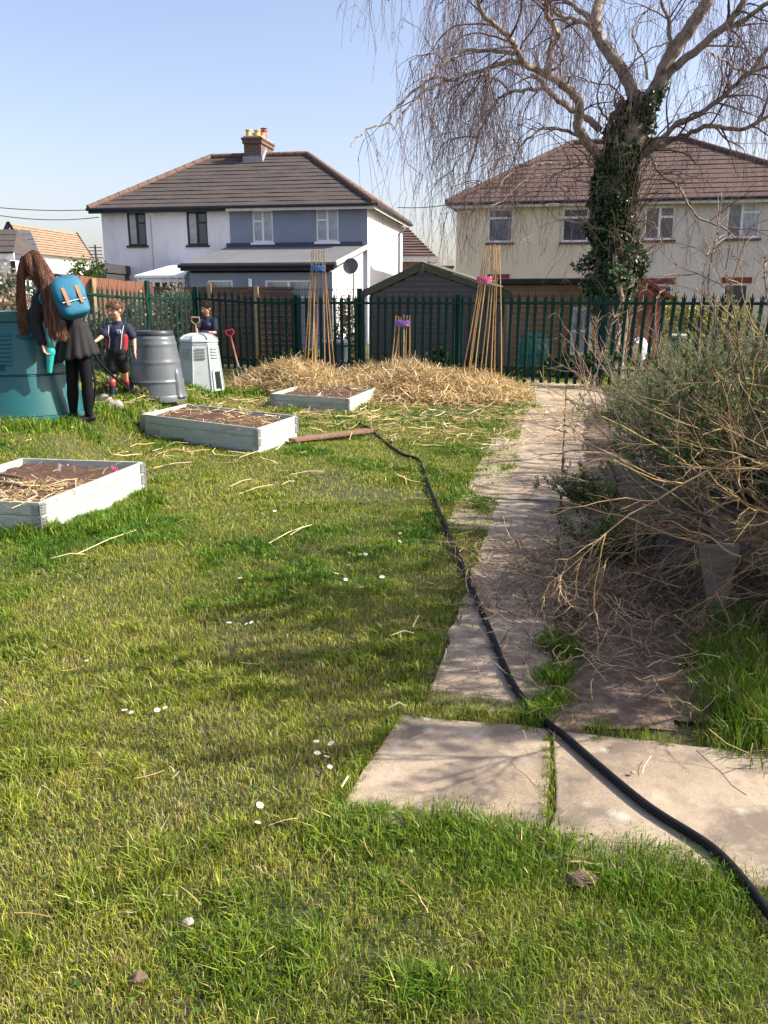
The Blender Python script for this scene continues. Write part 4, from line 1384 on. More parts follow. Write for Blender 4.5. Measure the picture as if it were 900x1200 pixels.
m_.quad(A_ - ins, A2 + ins, apexL - Vector((0, 0, .08))); m_.quad(B_ - ins, B2 + ins, apexR - Vector((0, 0, .08)))
m_.build('wall', m_bwall, bl)
for pp_, qq_ in ((A_ - rd * .18, apexL - rd * .18), (A2 - rd * .18, apexL - rd * .18), (B_ + rd * .18, apexR + rd * .18)):
    m_ = MB(); m_.bar(pp_, qq_ + Vector((0, 0, .05)), .04, .14); m_.build('verge_board', m_gutter, bl)
m_ = MB(); m_.bar(A_ - ins * .5 - rd * .1, B_ - ins * .5 + rd * .1, .05, .12); m_.build('fascia', m_fasciaw, bl)
# porch in front
pz = D(22, 297, 27); c0 = D(-40, 297, 27.3)
pr = empty('porch', ((pz.x + c0.x) / 2, 28, 0)); tag(pr, 'white porch with low dark roof left of the woman', 'porch')
m_ = MB(); slope(m_, Vector((c0.x, 26.6, pz.z)), Vector((pz.x, 26.6, pz.z)), Vector((pz.x - .8, 29, pz.z + .85)), Vector((c0.x, 29, pz.z + .85)), 4); m_.quad(Vector((pz.x, 26.6, pz.z)), Vector((pz.x, 29, pz.z)), Vector((pz.x - .8, 29, pz.z + .85))); m_.build('roof', m_tile1, pr)
m_ = MB(); m_.box(((c0.x + pz.x) / 2, 26.65, pz.z - .1), (pz.x - c0.x, .05, .2)); m_.build('fascia', m_pvc, pr)
m_ = MB(); m_.box(((c0.x + pz.x) / 2 - .1, 28, pz.z / 2 - .2), (pz.x - c0.x - .2, 2.4, pz.z)); m_.build('wall', m_bwall, pr)
m_ = MB(); m_.box((pz.x - .12, 26.79, pz.z / 2 - .15), (.14, .03, pz.z - .15)); m_.build('downpipe', m_gutter, pr)
# dark grey house roof behind, at the frame edge
t0 = D(-30, 268, 46); t1 = D(26, 268, 46)
gh = empty('house', (t0.x, 47, 0)); tag(gh, 'grey roofed house cut by the left edge of the photo', 'house')
m_ = MB(); slope(m_, (t0.x - 3, 44, t0.z - 2.6), (t1.x + 2, 44, t0.z - 2.6), (t1.x, 47, t0.z), (t0.x - 3, 47, t0.z), 10); m_.build('roof', M('grey_slates', (.14, .13, .14), (.10, .10, .11), 6, .8), gh)
m_ = MB(); m_.box(((t0.x + t1.x) / 2, 47, (t0.z - 2.6) / 2), (t1.x - t0.x + 4, 5.6, t0.z - 2.6)); m_.build('wall', m_bwall, gh)

# ---- peach house between the pairs
pk0 = D(477, 268, 44); ev = D(521, 309, 41)
ph = empty('house', (pk0.x, 46, 0)); tag(ph, 'distant peach house with brown gable roof between the two pairs', 'house')
e0 = D(440, 303, 41.5); e1 = D(508, 303, 41.5); top = D(470, 262, 46)
eL = Vector((e0.x - 4, 41.5, e1.z)); eR = Vector((ev.x - .3, 41.5, e1.z)); tp1 = Vector((D(476, 266, 45.5).x, 45.5, D(476, 266, 45.5).z)); tp0 = Vector((e0.x - 4, 45.5, tp1.z))
m_ = MB(); slope(m_, eL, eR, tp1, tp0, 12, .06); bR = Vector((eR.x, 49.5, eR.z)); slope(m_, eR, bR, tp1, tp1, 12, .06); m_.build('roof', m_tile2, ph)
m_ = MB(); m_.box(((eL.x + eR.x) / 2 - .3, 45.5, eR.z / 2 - .1), (eR.x - eL.x - .8, 7.4, eR.z)); m_.build('wall', m_peach, ph)
m_ = MB(); m_.box(((eL.x + eR.x) / 2, 41.45, eR.z - .05), (eR.x - eL.x, .06, .2)); m_.box((eR.x, 45.5, eR.z - .05), (.06, 8, .2)); m_.build('fascia', m_fasciaw, ph)
m_ = MB(); c = D(521, 322, 39); m_.box((c.x + .1, 39, c.z - 1), (.5, .5, 2.6)); m_.box((c.x + .1, 39, c.z + .33), (.6, .6, .1)); tag(m_.build('chimney_stack', m_brick), 'small brick stack just right of the peach house', 'chimney')

# ---- overhead wires
m_wire = M('cable_black', (.03, .03, .035), rough=.5)


def wire(label, p, q, sag, r=.016):
    pts = [p.lerp(q, k / 20) - Vector((0, 0, sag * 4 * (k / 20) * (1 - k / 20))) for k in range(21)]
    m_ = MB(); m_.tube(pts, r, 6); tag(m_.build('overhead_cable', m_wire, smooth=True), label, 'cable')


e1_ = f1(-.25, -.3, zwl - .02)
wire('upper cable ending at the gutter of the white house', D(-60, 236, 30), e1_, .12)
wire('lower cable ending on the wall of the white house', D(-60, 240, 30), D(116, 254.5, 32.6), .25)
wire('cable strung between the two pairs of houses', D(466, 243, 35), D(530, 239, 31.3), .06)
# ---- garden shed, grey
# ------------------------------------------------------------------ things behind the green fence
m_shed = M('grey_stained_boards', (.15, .13, .12), (.11, .095, .09), 3, .85, .4, 30, stretch=(1, 1, 8))
m_mossfelt = M('mossy_barge_board', (.13, .13, .075), (.09, .10, .06), 8, .9, .4, 30)
m_log = M('log_cladding_brown', (.36, .22, .11), (.27, .165, .085), 3, .7, .3, 30, stretch=(1, 1, 8))
m_felt = M('black_felt', (.035, .035, .04), (.05, .05, .05), 6, .9)
m_redwood = M('red_brown_boards', (.22, .07, .045), (.15, .05, .035), 5, .8, .3, 30)
m_orangew = M('orange_brown_pales', (.28, .13, .075), (.19, .09, .055), 3, .85, .4, 25, stretch=(12, 12, 1))
m_brownw = M('brown_fence_boards', (.17, .105, .075), (.12, .075, .055), 3, .85, .4, 25, stretch=(1, 1, 6))
m_post = M('pale_timber_post', (.40, .29, .16), (.30, .21, .12), 8, .8, .3, 30)


def boards(mb, P, Q, z0, z1, bh, th=.02, zt=None, lap=.008):
    """horizontal lapped boards between P and Q; zt(t) gives the top limit"""
    d = (Q - P); L = d.length; d.normalize(); nrm = Vector((d.y, -d.x, 0)); z = z0
    while z < z1 - .01:
        zb_ = min(z + bh, z1)
        if zt:
            ts = [t for t in np.linspace(0, 1, 81) if zt(t) > (z + zb_) / 2]
            if not ts: break
            a, b = P + d * (L * ts[0]), P + d * (L * ts[-1])
        else: a, b = P, Q
        c1 = [a + nrm * (th + lap), b + nrm * (th + lap), b + nrm * th * .5, a + nrm * th * .5]
        zs = (z, z, zb_, zb_)
        q = [Vector((v_.x, v_.y, k)) for v_, k in zip(c1, zs)]
        mb.quad(*q); mb.quad(q[0] - nrm * .02, q[1] - nrm * .02, q[1], q[0])
        z = zb_


# grey gabled shed: front faces the camera
YS = 19.6
sL = D(428, 343, YS + .4); sR = D(592, 343, YS - .35); ap = D(495, 314, YS + .02)
S = empty('garden_shed', ((sL.x + sR.x) / 2, YS + 1.2, 0)); tag(S, 'grey-stained board shed with shallow mossy gable behind the green fence', 'shed')
fs = Frame(sL, sR); wS = fs.W; ze = (sL.z + sR.z) / 2 - .03; ua = fs.hit(495, 314)[0]
zt_f = lambda t: ze + (ap.z - ze) * (t * wS / ua if t * wS < ua else (wS - t * wS) / (wS - ua))
m_ = MB(); boards(m_, fs(.1, 0, 0), fs(wS - .1, 0, 0), -.1, ap.z - .02, .115, zt=lambda t: zt_f(t) - .02)
m_.prism([fs(.1, .05, -.1), fs(wS - .1, .05, -.1), fs(wS - .1, .05, ze), fs(ua, .05, ap.z - .06), fs(.1, .05, ze)], fs.v * 2.6)
m_.build('wall', m_shed, S)
for a, b in ((fs(-.12, -.05, ze - .05), fs(ua, -.05, ap.z + .03)), (fs(ua, -.05, ap.z + .03), fs(wS + .12, -.05, ze - .05))):
    m_ = MB(); m_.bar(a, b, .035, .13); m_.build('barge_board', m_mossfelt, S)
    m_ = MB(); off = Vector((0, 0, .075)); m_.prism([a + off, b + off, b + off + Vector((0, 0, .03)), a + off + Vector((0, 0, .03))], fs.v * 2.9); m_.build('roof', M('mossy_felt', (.11, .12, .08), (.08, .09, .07), 8, .95), S)
m_ = MB(); m_.box(fs(ua, -.085, ap.z - .02), (.08, .02, .22), ax=fs.ax); m_.build('finial', m_mossfelt, S)

# dark log cabin shed
YL = 19.0
lL = D(590, 331, YL + .3); lR = D(704, 331, YL - .3)
S2 = empty('log_shed', ((lL.x + lR.x) / 2, YL + 1.2, 0)); tag(S2, 'brown log-clad shed with flat black roof left of the tree trunk', 'shed')
fl2 = Frame(lL, lR); zt2 = lL.z
m_ = MB(); boards(m_, fl2(0, 0, 0), fl2(fl2.W, 0, 0), -.1, zt2 - .05, .125, .03, lap=.02)
m_.box(fl2(fl2.W / 2, 1.3, zt2 / 2 - .05), (fl2.W - .04, 2.5, zt2 - .06), ax=fl2.ax); m_.build('wall', m_log, S2)
m_ = MB(); m_.box(fl2(fl2.W / 2, 1.2, zt2 + .02), (fl2.W + .3, 2.8, .12), ax=fl2.ax); m_.build('roof', m_felt, S2, bevel=.02)
a = fl2.hit(669, 360); b = fl2.hit(692, 416)
m_ = MB(); u0, u1, z0, z1 = a[0], b[0], b[1], a[1]
for (x0, x1, y0, y1) in ((u0, u0 + .06, z0, z1), (u1 - .06, u1, z0, z1), (u0 + .06, u1 - .06, z1 - .06, z1), (u0 + .06, u1 - .06, z0, z0 + .06), (u0 + .06, u1 - .06, (z0 + z1) / 2 - .03, (z0 + z1) / 2 + .03)):
    m_.box(fl2((x0 + x1) / 2, -.05, (y0 + y1) / 2), (x1 - x0, .05, y1 - y0), ax=fl2.ax)
w_ = m_.build('window', m_pvc, S2)
m_ = MB(); m_.box(fl2((u0 + u1) / 2, -.045, (z0 + z1) / 2), (u1 - u0 - .1, .02, z1 - z0 - .1), ax=fl2.ax); m_.build('pane', glass('shed_glass', (.25, .30, .36), (.50, .55, .60), 4), w_)

# red brown shed with gable right of the trunk
YW = 21
q0 = D(728, 352, YW); q1_ = D(783, 348, YW); qa = D(745, 322, YW)
S3 = empty('red_shed', ((q0.x + q1_.x) / 2, YW + .8, 0)); tag(S3, 'small red-brown shed roof peeping out right of the ivy trunk', 'shed')
m_ = MB(); m_.prism([(q0.x + .06, YW + .01, -.1), (q1_.x - .1, YW + .01, -.1), (q1_.x - .1, YW + .01, q1_.z), (qa.x, YW + .01, qa.z), (q0.x + .06, YW + .01, q0.z)], (0, 1.6, 0)); m_.build('wall', m_redwood, S3)
m_ = MB(); slope(m_, (q1_.x + .1, YW - .1, q1_.z - .05), (q1_.x + .1, YW + 1.8, q1_.z - .05), (qa.x, YW + 1.8, qa.z + .03), (qa.x, YW - .1, qa.z + .03), 7, .03)
m_.bar((q1_.x + .12, YW - .06, q1_.z - .05), (qa.x, YW - .06, qa.z + .03), .05, .1); m_.bar((q0.x - .05, YW - .06, q0.z - .05), (qa.x, YW - .06, qa.z + .03), .05, .1); m_.build('roof', m_redwood, S3)

# orange pale fence at the left, brown board fence behind the palisade
def board_fence(label, P, Q, top0, top1, mat, name='board_fence', vertical=True, bw=.11, posts=()):
    root = empty(name, ((P.x + Q.x) / 2, (P.y + Q.y) / 2, 0)); tag(root, label, 'fence')
    d = Q - P; d.z = 0; L = d.length; d.normalize(); nrm = Vector((d.y, -d.x, 0)); m_ = MB()
    if vertical:
        n = int(L / bw)
        for i in range(n):
            c = P + d * ((i + .5) * L / n) + nrm * (.006 * (i % 2)); zt = top0 + (top1 - top0) * i / n + random.gauss(0, .006)
            m_.box((c.x, c.y, zt / 2 - .1), (bw * .97, .014, zt + .2), ax=(d, nrm, Vector((0, 0, 1))))
    else:
        boards(m_, Vector((P.x, P.y, 0)), Vector((Q.x, Q.y, 0)), -.1, top0, bw, .02, lap=.012)
    m_.build('boarding', mat, root)
    if not vertical:
        m_ = MB(); m_.bar(Vector((P.x, P.y, top0 + .02)), Vector((Q.x, Q.y, top0 + .02)), .07, .035); m_.build('capping', mat, root)
    for (t, h_) in posts:
        c = P + d * (L * t) + nrm * .07; m_ = MB(); m_.box((c.x, c.y, h_ / 2 - .1), (.10, .10, h_ + .2), ax=(d, nrm, Vector((0, 0, 1)))); m_.build('post', m_post, root, bevel=.005)


pL = D(52, 319, 19.6); pR = D(179, 332.5, 21.2)
board_fence('orange-brown pale fence below the white house', pL, pR, pL.z, pR.z, m_orangew, posts=((.42, pL.z - .12),))
bL = D(180, 338, 20.2); bR = D(346, 340, 20.0)
board_fence('dark brown horizontal board fence behind the green pales', bL, bR, bL.z, bR.z, m_brownw, vertical=False, bw=.13, posts=((.40, bL.z + .12), (.73, bL.z + .04)))
# short timber post at the gap by the log shed
c = D(596, 400, 18.2); m_ = MB(); m_.box((c.x, c.y, .75), (.12, .12, 1.5)); m_.box((c.x - .14, c.y + .1, .55), (.1, .1, 1.1)); tag(m_.build('timber_post', m_post, bevel=.01), 'pale timber post between grey shed and log shed', 'post')

# thin wire mesh fence just above the pales
m_ = MB(); P = D(318, 338, 19.3); Q = D(430, 338, 19.0); n = 60
for i in range(n + 1):
    p_ = P.lerp(Q, i / n); m_.tube([(p_.x, p_.y, 0), (p_.x, p_.y, P.z)], .005, 4)
for k in range(8):
    z = P.z - .02 - k * .2; m_.tube([(P.x, P.y, z), (Q.x, Q.y, z)], .005, 4)
tag(m_.build('wire_mesh_fence', m_wire), 'thin wire mesh fence rising above the pales near the cane wigwam', 'fence')

# grey plastic bin behind the left wigwam
m_tub = M('blue_grey_plastic', (.09, .12, .15), rough=.45)
c = D(393, 428, 19.0); c.z = 0
m_ = MB(); m_.lathe((c.x, c.y, 0), [(.24, -.02), (.30, .55), (.31, .60)], 24, sq=5); 
S4 = empty('storage_bin', (c.x, c.y, 0)); tag(S4, 'blue-grey plastic bin seen through the pales by the wigwam', 'bin')
m_.build('body', m_tub, S4, smooth=True)
m_ = MB(); m_.lathe((c.x, c.y, .60), [(.34, 0), (.34, .05), (.30, .09), (.02, .11)], 24, sq=5); m_.build('lid', m_tub, S4, smooth=True)

# small green compost bin behind the fence
m_gbin = M('green_plastic', (.035, .20, .15), (.03, .16, .12), 4, .45)
c = D(625, 432, 17.9); c.z = 0; k_ = 1 / ppm(c)
S5 = empty('compost_bin', (c.x, c.y, 0)); tag(S5, 'green plastic compost bin behind the fence in front of the log shed', 'compost bin')
m_ = MB(); m_.lathe((c.x, c.y, 0), [(.33, -.02), (.34, .05), (.335, .1), (.32, .45), (.33, .47), (.30, .72), (.27, .80), (.25, .82)], 8, phase=0)
m_.build('body', m_gbin, S5, bevel=.02)
m_ = MB(); m_.lathe((c.x, c.y, .82), [(.27, 0), (.27, .03), (.2, .06), (.02, .07)], 8); m_.build('lid', m_gbin, S5)
for sgn in (-1, 1):
    m_ = MB()
    for j in range(3): m_.box((c.x + sgn * .12, c.y - .315, .55 - j * .05), (.16, .02, .02))
    m_.build('vent', m_gbin, S5)

# water butt and white sack right of trunk
m_butt = M('grey_green_plastic', (.10, .13, .11), (.08, .10, .09), 4, .5)
c = D(793, 425, 16.8); c.z = 0
S6 = empty('water_butt', (c.x, c.y, 0)); tag(S6, 'dark round water butt with pale lid behind the rosemary', 'water butt')
m_ = MB(); m_.lathe((c.x, c.y, 0), [(.20, 0), (.24, .15), (.26, .4), (.25, .7), (.22, .84)], 24)
m_.build('body', m_butt, S6, smooth=True)
m_ = MB(); m_.lathe((c.x, c.y, .84), [(.25, 0), (.25, .05), (.20, .07), (.02, .08)], 24); m_.build('lid', M('pale_green_lid', (.30, .38, .33), rough=.5), S6, smooth=True)
lump('sack', M('white_sack', (.62, .64, .66), (.5, .52, .55), 8, .7, .3, 20), 749, 428, .24, 1.3, 'white plastic sack slumped behind the fence beside the trunk', 'sack', 11, z=.25)

# ---------------- leafy stuff behind the fence
m_leaf = MA('leaves', .5, .3, .35)
m_bark = M('birch_bark', (.38, .33, .26), (.25, .21, .17), 9, .9, .8, 40, c3=(.12, .095, .07), s3=6, a3=.5, b3=.62)
m_twig = MA('twig_bark', .7, 0, .3)


def foliage(name, label, cat, c, rad, n, cols, L, W, stems=0, stemcol=(.16, .11, .07), kind=None, group=None, flat=1.0, up=.3, seed=1):
    """a leafy shrub as a thing: stems + leaves in clumps"""
    r = np.random.default_rng(seed)
    cx_, cy_, cz_ = c
    root = empty(name, (cx_, cy_, float(g(cx_, cy_))))
    tag(root, label, cat, group, kind)
    nc = max(5, n // 60)
    u = r.normal(0, 1, (nc, 3)); u /= np.linalg.norm(u, axis=1, keepdims=True)
    cc = np.array([cx_, cy_, cz_]) + u * np.array(rad) * r.uniform(.25, .95, (nc, 1)) ** .6
    cc[:, 2] = np.maximum(cc[:, 2], float(g(cx_, cy_)) + .05)
    i = r.integers(0, nc, n)
    C = cc[i] + r.normal(0, 1, (n, 3)) * np.array(rad) * .16
    C[:, 2] = np.maximum(C[:, 2], float(g(cx_, cy_)) + .02)
    d = (C - np.array([cx_, cy_, cz_ - rad[2]])) + r.normal(0, .6, (n, 3)) * max(rad); d[:, 2] += up * max(rad)
    V, Fq = leafs(C, d, r.uniform(.6, 1.2, n) * L, r.uniform(.7, 1.2, n) * W, r)
    clv = np.clip(r.normal(1, .25, nc), .5, 1.6)[i][:, None]
    col = pick(cols, n, r=r, jit=.2) * clv
    a = Acc(); a.add(V, Fq, np.repeat(col, 4, 0)); a.build('leaves', m_leaf, root)
    if stems:
        base = np.tile([[cx_, cy_, float(g(cx_, cy_))]], (stems, 1)) + r.normal(0, .15, (stems, 3)) * np.array([rad[0], rad[1], 0])
        tgt = cc[r.integers(0, nc, stems)]
        dd = tgt - base; P = grow(base, dd + [0, 0, .2], np.linalg.norm(dd, axis=1), 7, .12, 0, r)
        V, Fq = tubes(P, np.tile(np.linspace(.012, .004, 7), (stems, 1)), 4)
        a = Acc(); a.add(V, Fq, np.array(stemcol)); a.build('stems', m_twig, root)
    return root


GR = [(.05, .10, .02), (.08, .15, .03), (.12, .20, .05), (.03, .06, .015)]
YG = [(.28, .27, .05), (.20, .21, .04), (.36, .33, .08), (.12, .14, .03)]
c = D(775, 380, 22.5); foliage('hedge', 'yellow-green hedge glowing behind the water butt', 'hedge', (c.x, 22.5, .9), (1.5, .5, .75), 5000, YG, .07, .035, 20, seed=2)
c = D(845, 380, 22.5); foliage('hedge', 'yellow-green hedge below the red lintels at the right', 'hedge', (c.x, 22.8, .8), (1.1, .5, .7), 3500, YG, .07, .035, 20, seed=3)
for i, (px, Y_, rx, rz, nn_, cols, lab) in enumerate(((668, 17.6, .5, .22, 1500, GR, 'bright green weeds at the fence foot below the shed window'), (640, 17.3, .3, .15, 500, GR, 'low green weeds at the fence foot by the green bin'),
        (700, 17.0, .35, .3, 900, GR, 'green weeds growing round the foot of the ivy trunk'), (600, 17.2, .25, .18, 400, GR, 'green weeds at the fence foot behind the tallest wigwam'),
        (548, 18.1, .4, .22, 600, GR, 'small green plants behind the pales left of the tallest wigwam'), (513, 18.6, .3, .25, 500, GR, 'faint green plants in front of the grey shed'),
        (335, 18.9, .8, .25, 900, GR, 'green weeds behind the pales left of the blue-tied wigwam'), (440, 18.9, .3, .16, 400, GR, 'low weeds at the left corner of the grey shed'))):
    c = D(px, 430, Y_); foliage('weeds', lab, 'weeds', (c.x, Y_, rz * .9), (rx, .3, rz), nn_, cols, .09, .03, 12, seed=20 + i, up=1)
c = D(410, 380, 19.6); foliage('climber', 'straw-coloured dead climber beside the grey bin', 'climbing plant', (c.x, 19.7, .8), (.35, .2, .85), 1800, [(.40, .30, .15), (.30, .22, .12), (.10, .12, .05)], .07, .03, 20, seed=41)
c = D(97, 312, 27); foliage('bush', 'round green bush in front of the bungalow wall', 'bush', (c.x, 27, 1.6), (.75, .6, 1.1), 5000, GR, .09, .045, 15, seed=42)
# dark low roof between bush and house
c = D(108, 313, 29.5)
m_ = MB(); a_ = D(96, 319, 29.5); b_ = D(123, 319, 29.5); t_ = D(119, 308, 29.5)
m_.prism([a_, b_, Vector((b_.x, 29.5, t_.z))], (0, 3, 0)); m_.box(((a_.x + b_.x) / 2, 31, a_.z / 2), (b_.x - a_.x - .1, 2.9, a_.z - .02)); tag(m_.build('garage', m_felt), 'dark low roofed garage against the white house', 'garage')
m_ = MB(); a_ = D(114, 320, 40); m_.tube([(a_.x, 40, 0), (a_.x, 40, D(114, 287, 40).z)], .04, 6)
for k in range(4):
    z = D(114, 290 + k * 4, 40).z; m_.tube([(a_.x - .3, 40, z), (a_.x + .3, 40, z)], .02, 5)
tag(m_.build('aerial', m_wire), 'thin aerial mast beside the white house', 'aerial')
# brambles behind the left fence
BR = [(.26, .20, .14), (.34, .28, .20), (.10, .12, .05), (.16, .13, .09), (.42, .36, .28)]
for i, (px, Y_, rx, rz, zc_, nn_, lab) in enumerate(((-8, 12.4, .8, .9, 1.1, 5000, 'tangled pale bramble thicket at the far left behind the fence'), (45, 14.6, .9, .75, .95, 3500, 'bramble thicket behind the woman'),
        (112, 16.3, .9, .55, .8, 4200, 'bramble thicket behind the boy in the striped kit'), (168, 18.0, .8, .7, .95, 4200, 'bramble thicket at the dark corner post'), (212, 19.2, .6, .75, 1.1, 4200, 'leafy bramble heap above the pales behind the grey bin'))):
    c = D(px, 400, Y_ + .5)
    foliage('bramble_bush', lab, 'brambles', (c.x, Y_ + .5, zc_), (rx, .4, rz), nn_, BR, .06, .03, 90, (.28, .2, .14), seed=50 + i, up=.2)
# small green plants on the near side by the boy
for i, (px, py, rx, rz, nn_, cols, lab) in enumerate(((128, 462, .3, .16, 500, [(.20, .26, .05), (.12, .2, .04), (.3, .25, .12)], 'yellow-green weeds by the rocks behind the woman'), (165, 462, .35, .15, 400, [(.10, .16, .04), (.25, .2, .12)], 'low weeds between boy and grey compost bin'))):
    c = at(px, py); foliage('weeds', lab, 'weeds', (c.x, c.y, c.z + rz * .6), (rx, .25, rz), nn_, cols, .07, .025, 10, seed=70 + i, up=1)
# ------------------------------------------------------------------ weeping birch
YT = 17.75
rt = np.random.default_rng(99)
tb = D(716, 445, YT); tree = empty('birch_tree', (tb.x, YT, 0))
tag(tree, 'big leafless weeping birch with ivy-covered trunk behind the fence', 'tree')
LIMBS = [  # name, depth drift (m over its length), radii px (start,end), points
    ('A', -1.2, 9.5, 6.5, [(712, 192), (700, 181), (690, 170), (683, 160), (678, 150), (678, 138), (679, 128), (678, 117), (671, 109), (662, 101), (650, 93), (640, 87)]),
    ('A1', -2.2, 5, 3.2, [(641, 88), (644, 75), (645, 62), (649, 50), (654, 40), (648, 30), (641, 18), (640, 6), (644, -10), (640, -40), (628, -80)]),
    ('A2', -2.0, 6, 2.6, [(640, 87), (627, 81), (612, 72), (606, 60), (600, 48), (590, 38), (580, 29), (570, 21), (562, 5), (552, -20), (535, -45)]),
    ('A3', -1.6, 3.4, 1.2, [(606, 62), (590, 61), (568, 60), (545, 59), (530, 70), (515, 77), (503, 84), (494, 95)]),
    ('A4', -1.6, 4, 1.2, [(615, 74), (600, 72), (585, 75), (570, 80), (550, 87), (527, 94), (510, 100), (495, 108), (485, 118), (475, 128), (468, 140), (460, 152)]),
    ('A4b', -1.8, 2.4, .8, [(527, 94), (512, 91), (500, 95), (482, 108), (470, 120), (460, 132), (455, 145), (442, 147), (430, 152), (418, 162), (411, 172)]),
    ('B', .2, 6.5, 4, [(702, 152), (693, 143), (685, 138), (670, 128), (655, 118), (643, 107), (636, 98), (632, 92), (622, 88)]),
    ('B1', 1.0, 3.2, 1.0, [(636, 104), (620, 105), (605, 107), (595, 109), (584, 116), (576, 128), (568, 143), (561, 155), (558, 170), (553, 190), (546, 206), (546, 220)]),
    ('B1b', .8, 1.8, .7, [(560, 160), (545, 161), (530, 162), (521, 169), (512, 183), (505, 198)]),
    ('B2', .6, 2.2, .8, [(598, 108), (585, 95), (570, 88), (555, 92), (540, 97), (525, 108), (515, 125)]),
    ('C', -1.3, 3.2, 1.0, [(678, 160), (668, 155), (655, 152), (637, 149), (625, 158), (615, 167), (605, 176), (594, 183), (583, 190), (575, 205)]),
    ('C2', -1.6, 3.0, 1.0, [(702, 197), (690, 192), (675, 190), (655, 193), (640, 190), (625, 195), (605, 200), (590, 212), (580, 228)]),
    ('D', .8, 12, 8, [(752, 150), (746, 122), (738, 100), (730, 83), (719, 66), (708, 52), (700, 40), (698, 20), (702, 5), (708, -15), (712, -45), (705, -90)]),
    ('D1', .4, 4.5, 2.6, [(704, 46), (692, 32), (680, 25), (668, 22), (655, 17), (646, 8), (638, -8), (620, -30), (600, -45)]),
    ('D2', 1.4, 5, 3, [(698, 32), (688, 18), (675, 9), (662, 0), (650, -15), (630, -40)]),
    ('E', -.5, 14, 9, [(742, 168), (752, 142), (760, 120), (772, 95), (781, 73), (790, 58), (800, 45), (812, 28), (822, 12), (832, -5), (842, -40), (845, -90)]),
    ('E2', -.9, 4, 2, [(781, 72), (784, 55), (784, 35), (782, 18), (775, 2), (770, -20), (760, -50)]),
    ('F', -1.0, 8, 5, [(764, 112), (775, 96), (790, 80), (805, 67), (820, 57), (835, 42), (850, 30), (862, 18), (870, 5), (880, -15), (900, -50)]),
    ('F1', -1.6, 4.5, 3, [(852, 34), (868, 26), (885, 14), (902, 2), (925, -10)]),
    ('G', -1.2, 5.5, 3, [(740, 192), (752, 180), (765, 170), (778, 160), (790, 148), (800, 141), (815, 135), (835, 123), (852, 108), (868, 94), (880, 84), (888, 75), (900, 57), (925, 35)]),
    ('G2', -1.5, 2.6, 1.0, [(876, 86), (862, 80), (848, 70), (838, 64), (825, 61)]),
    ('G3', -1.5, 2.6, 1.2, [(880, 84), (892, 82), (910, 70), (935, 60)]),
    ('H', -2.0, 5, 2.6, [(746, 188), (760, 177), (778, 169), (800, 160), (815, 153), (830, 147), (850, 150), (868, 152), (885, 144), (900, 138), (935, 128), (960, 135)]),
    ('S', -.8, 2.6, 1.6, [(756, 182), (764, 184), (768, 195), (775, 205), (790, 215), (800, 225), (806, 240), (820, 255), (835, 262), (850, 268), (862, 280)]),
    ('M1', .8, 2.2, 1.0, [(758, 93), (757, 75), (748, 58), (742, 40), (750, 20), (768, 5), (778, -20)]),
    ('M2', -.4, 2.0, .8, [(728, 150), (726, 135), (720, 118), (726, 98), (738, 80), (752, 64), (768, 54), (784, 50)]),
    ('M3', -.9, 2.2, .8, [(712, 140), (704, 130), (699, 112), (706, 92), (718, 75), (732, 62)]),
    ('M4', -.9, 1.8, .8, [(735, 125), (725, 108), (708, 99), (690, 96), (675, 88), (662, 85)]),
    ('L1', -1.4, 2.0, .7, [(700, 252), (680, 262), (660, 258), (640, 262), (622, 275), (610, 285)]),
    ('L2', -1.0, 1.6, .6, [(700, 270), (690, 262), (672, 250), (655, 240), (640, 240)]),
    ('L3', -.9, 1.8, .7, [(735, 262), (752, 258), (765, 262), (772, 275), (775, 290)]),
    ('L4', -1.5, 2.0, .7, [(705, 215), (680, 212), (655, 205), (632, 205), (610, 215), (590, 235), (575, 240)]),
    # beyond the top of the frame
    ('T1', -2.2, 5, 1.6, [(640, -35), (600, -75), (550, -105), (500, -110), (460, -90), (432, -60)]),
    ('T2', -1.0, 5, 1.6, [(705, -88), (670, -140), (610, -170), (550, -165), (500, -140), (465, -105)]),
    ('T3', .8, 5, 1.6, [(845, -88), (870, -150), (920, -190), (980, -190), (1030, -150)]),
    ('T4', -1.6, 4, 1.4, [(760, -48), (745, -110), (700, -150), (660, -150), (640, -110)]),
    ('T5', -2.5, 4.5, 1.4, [(900, -48), (950, -90), (1000, -100), (1050, -60)]),
    ('T6', 1.5, 5, 1.6, [(712, -45), (740, -120), (800, -170), (860, -170), (900, -130)]),
    ('T7', -2.0, 3.4, 1.2, [(535, -44), (515, -50), (490, -40), (470, -20), (455, 0)]),
    ('T8', 1.5, 3.0, 1.2, [(630, -38), (600, -40), (570, -30), (540, -15), (515, 5)]),
]
limb3 = {}
m_trunk = MB()
pxm = 1 / ppm((tb.x, YT, 3))
trk = [(718, 470, 19), (716, 440, 17), (714, 400, 15), (712, 360, 14), (712, 300, 14), (716, 250, 14), (722, 210, 15), (731, 180, 17), (740, 158, 18), (747, 146, 15)]
tp = [D(x, y, YT) for x, y, r_ in trk]; tp[0].z = -.2
m_trunk.tube(smoothpts(tp, 3), list(np.interp(np.linspace(0, 9, 28), range(10), [r_ * pxm for *_, r_ in trk])), 14)
m_trunk.build('trunk', m_bark, tree, smooth=True)


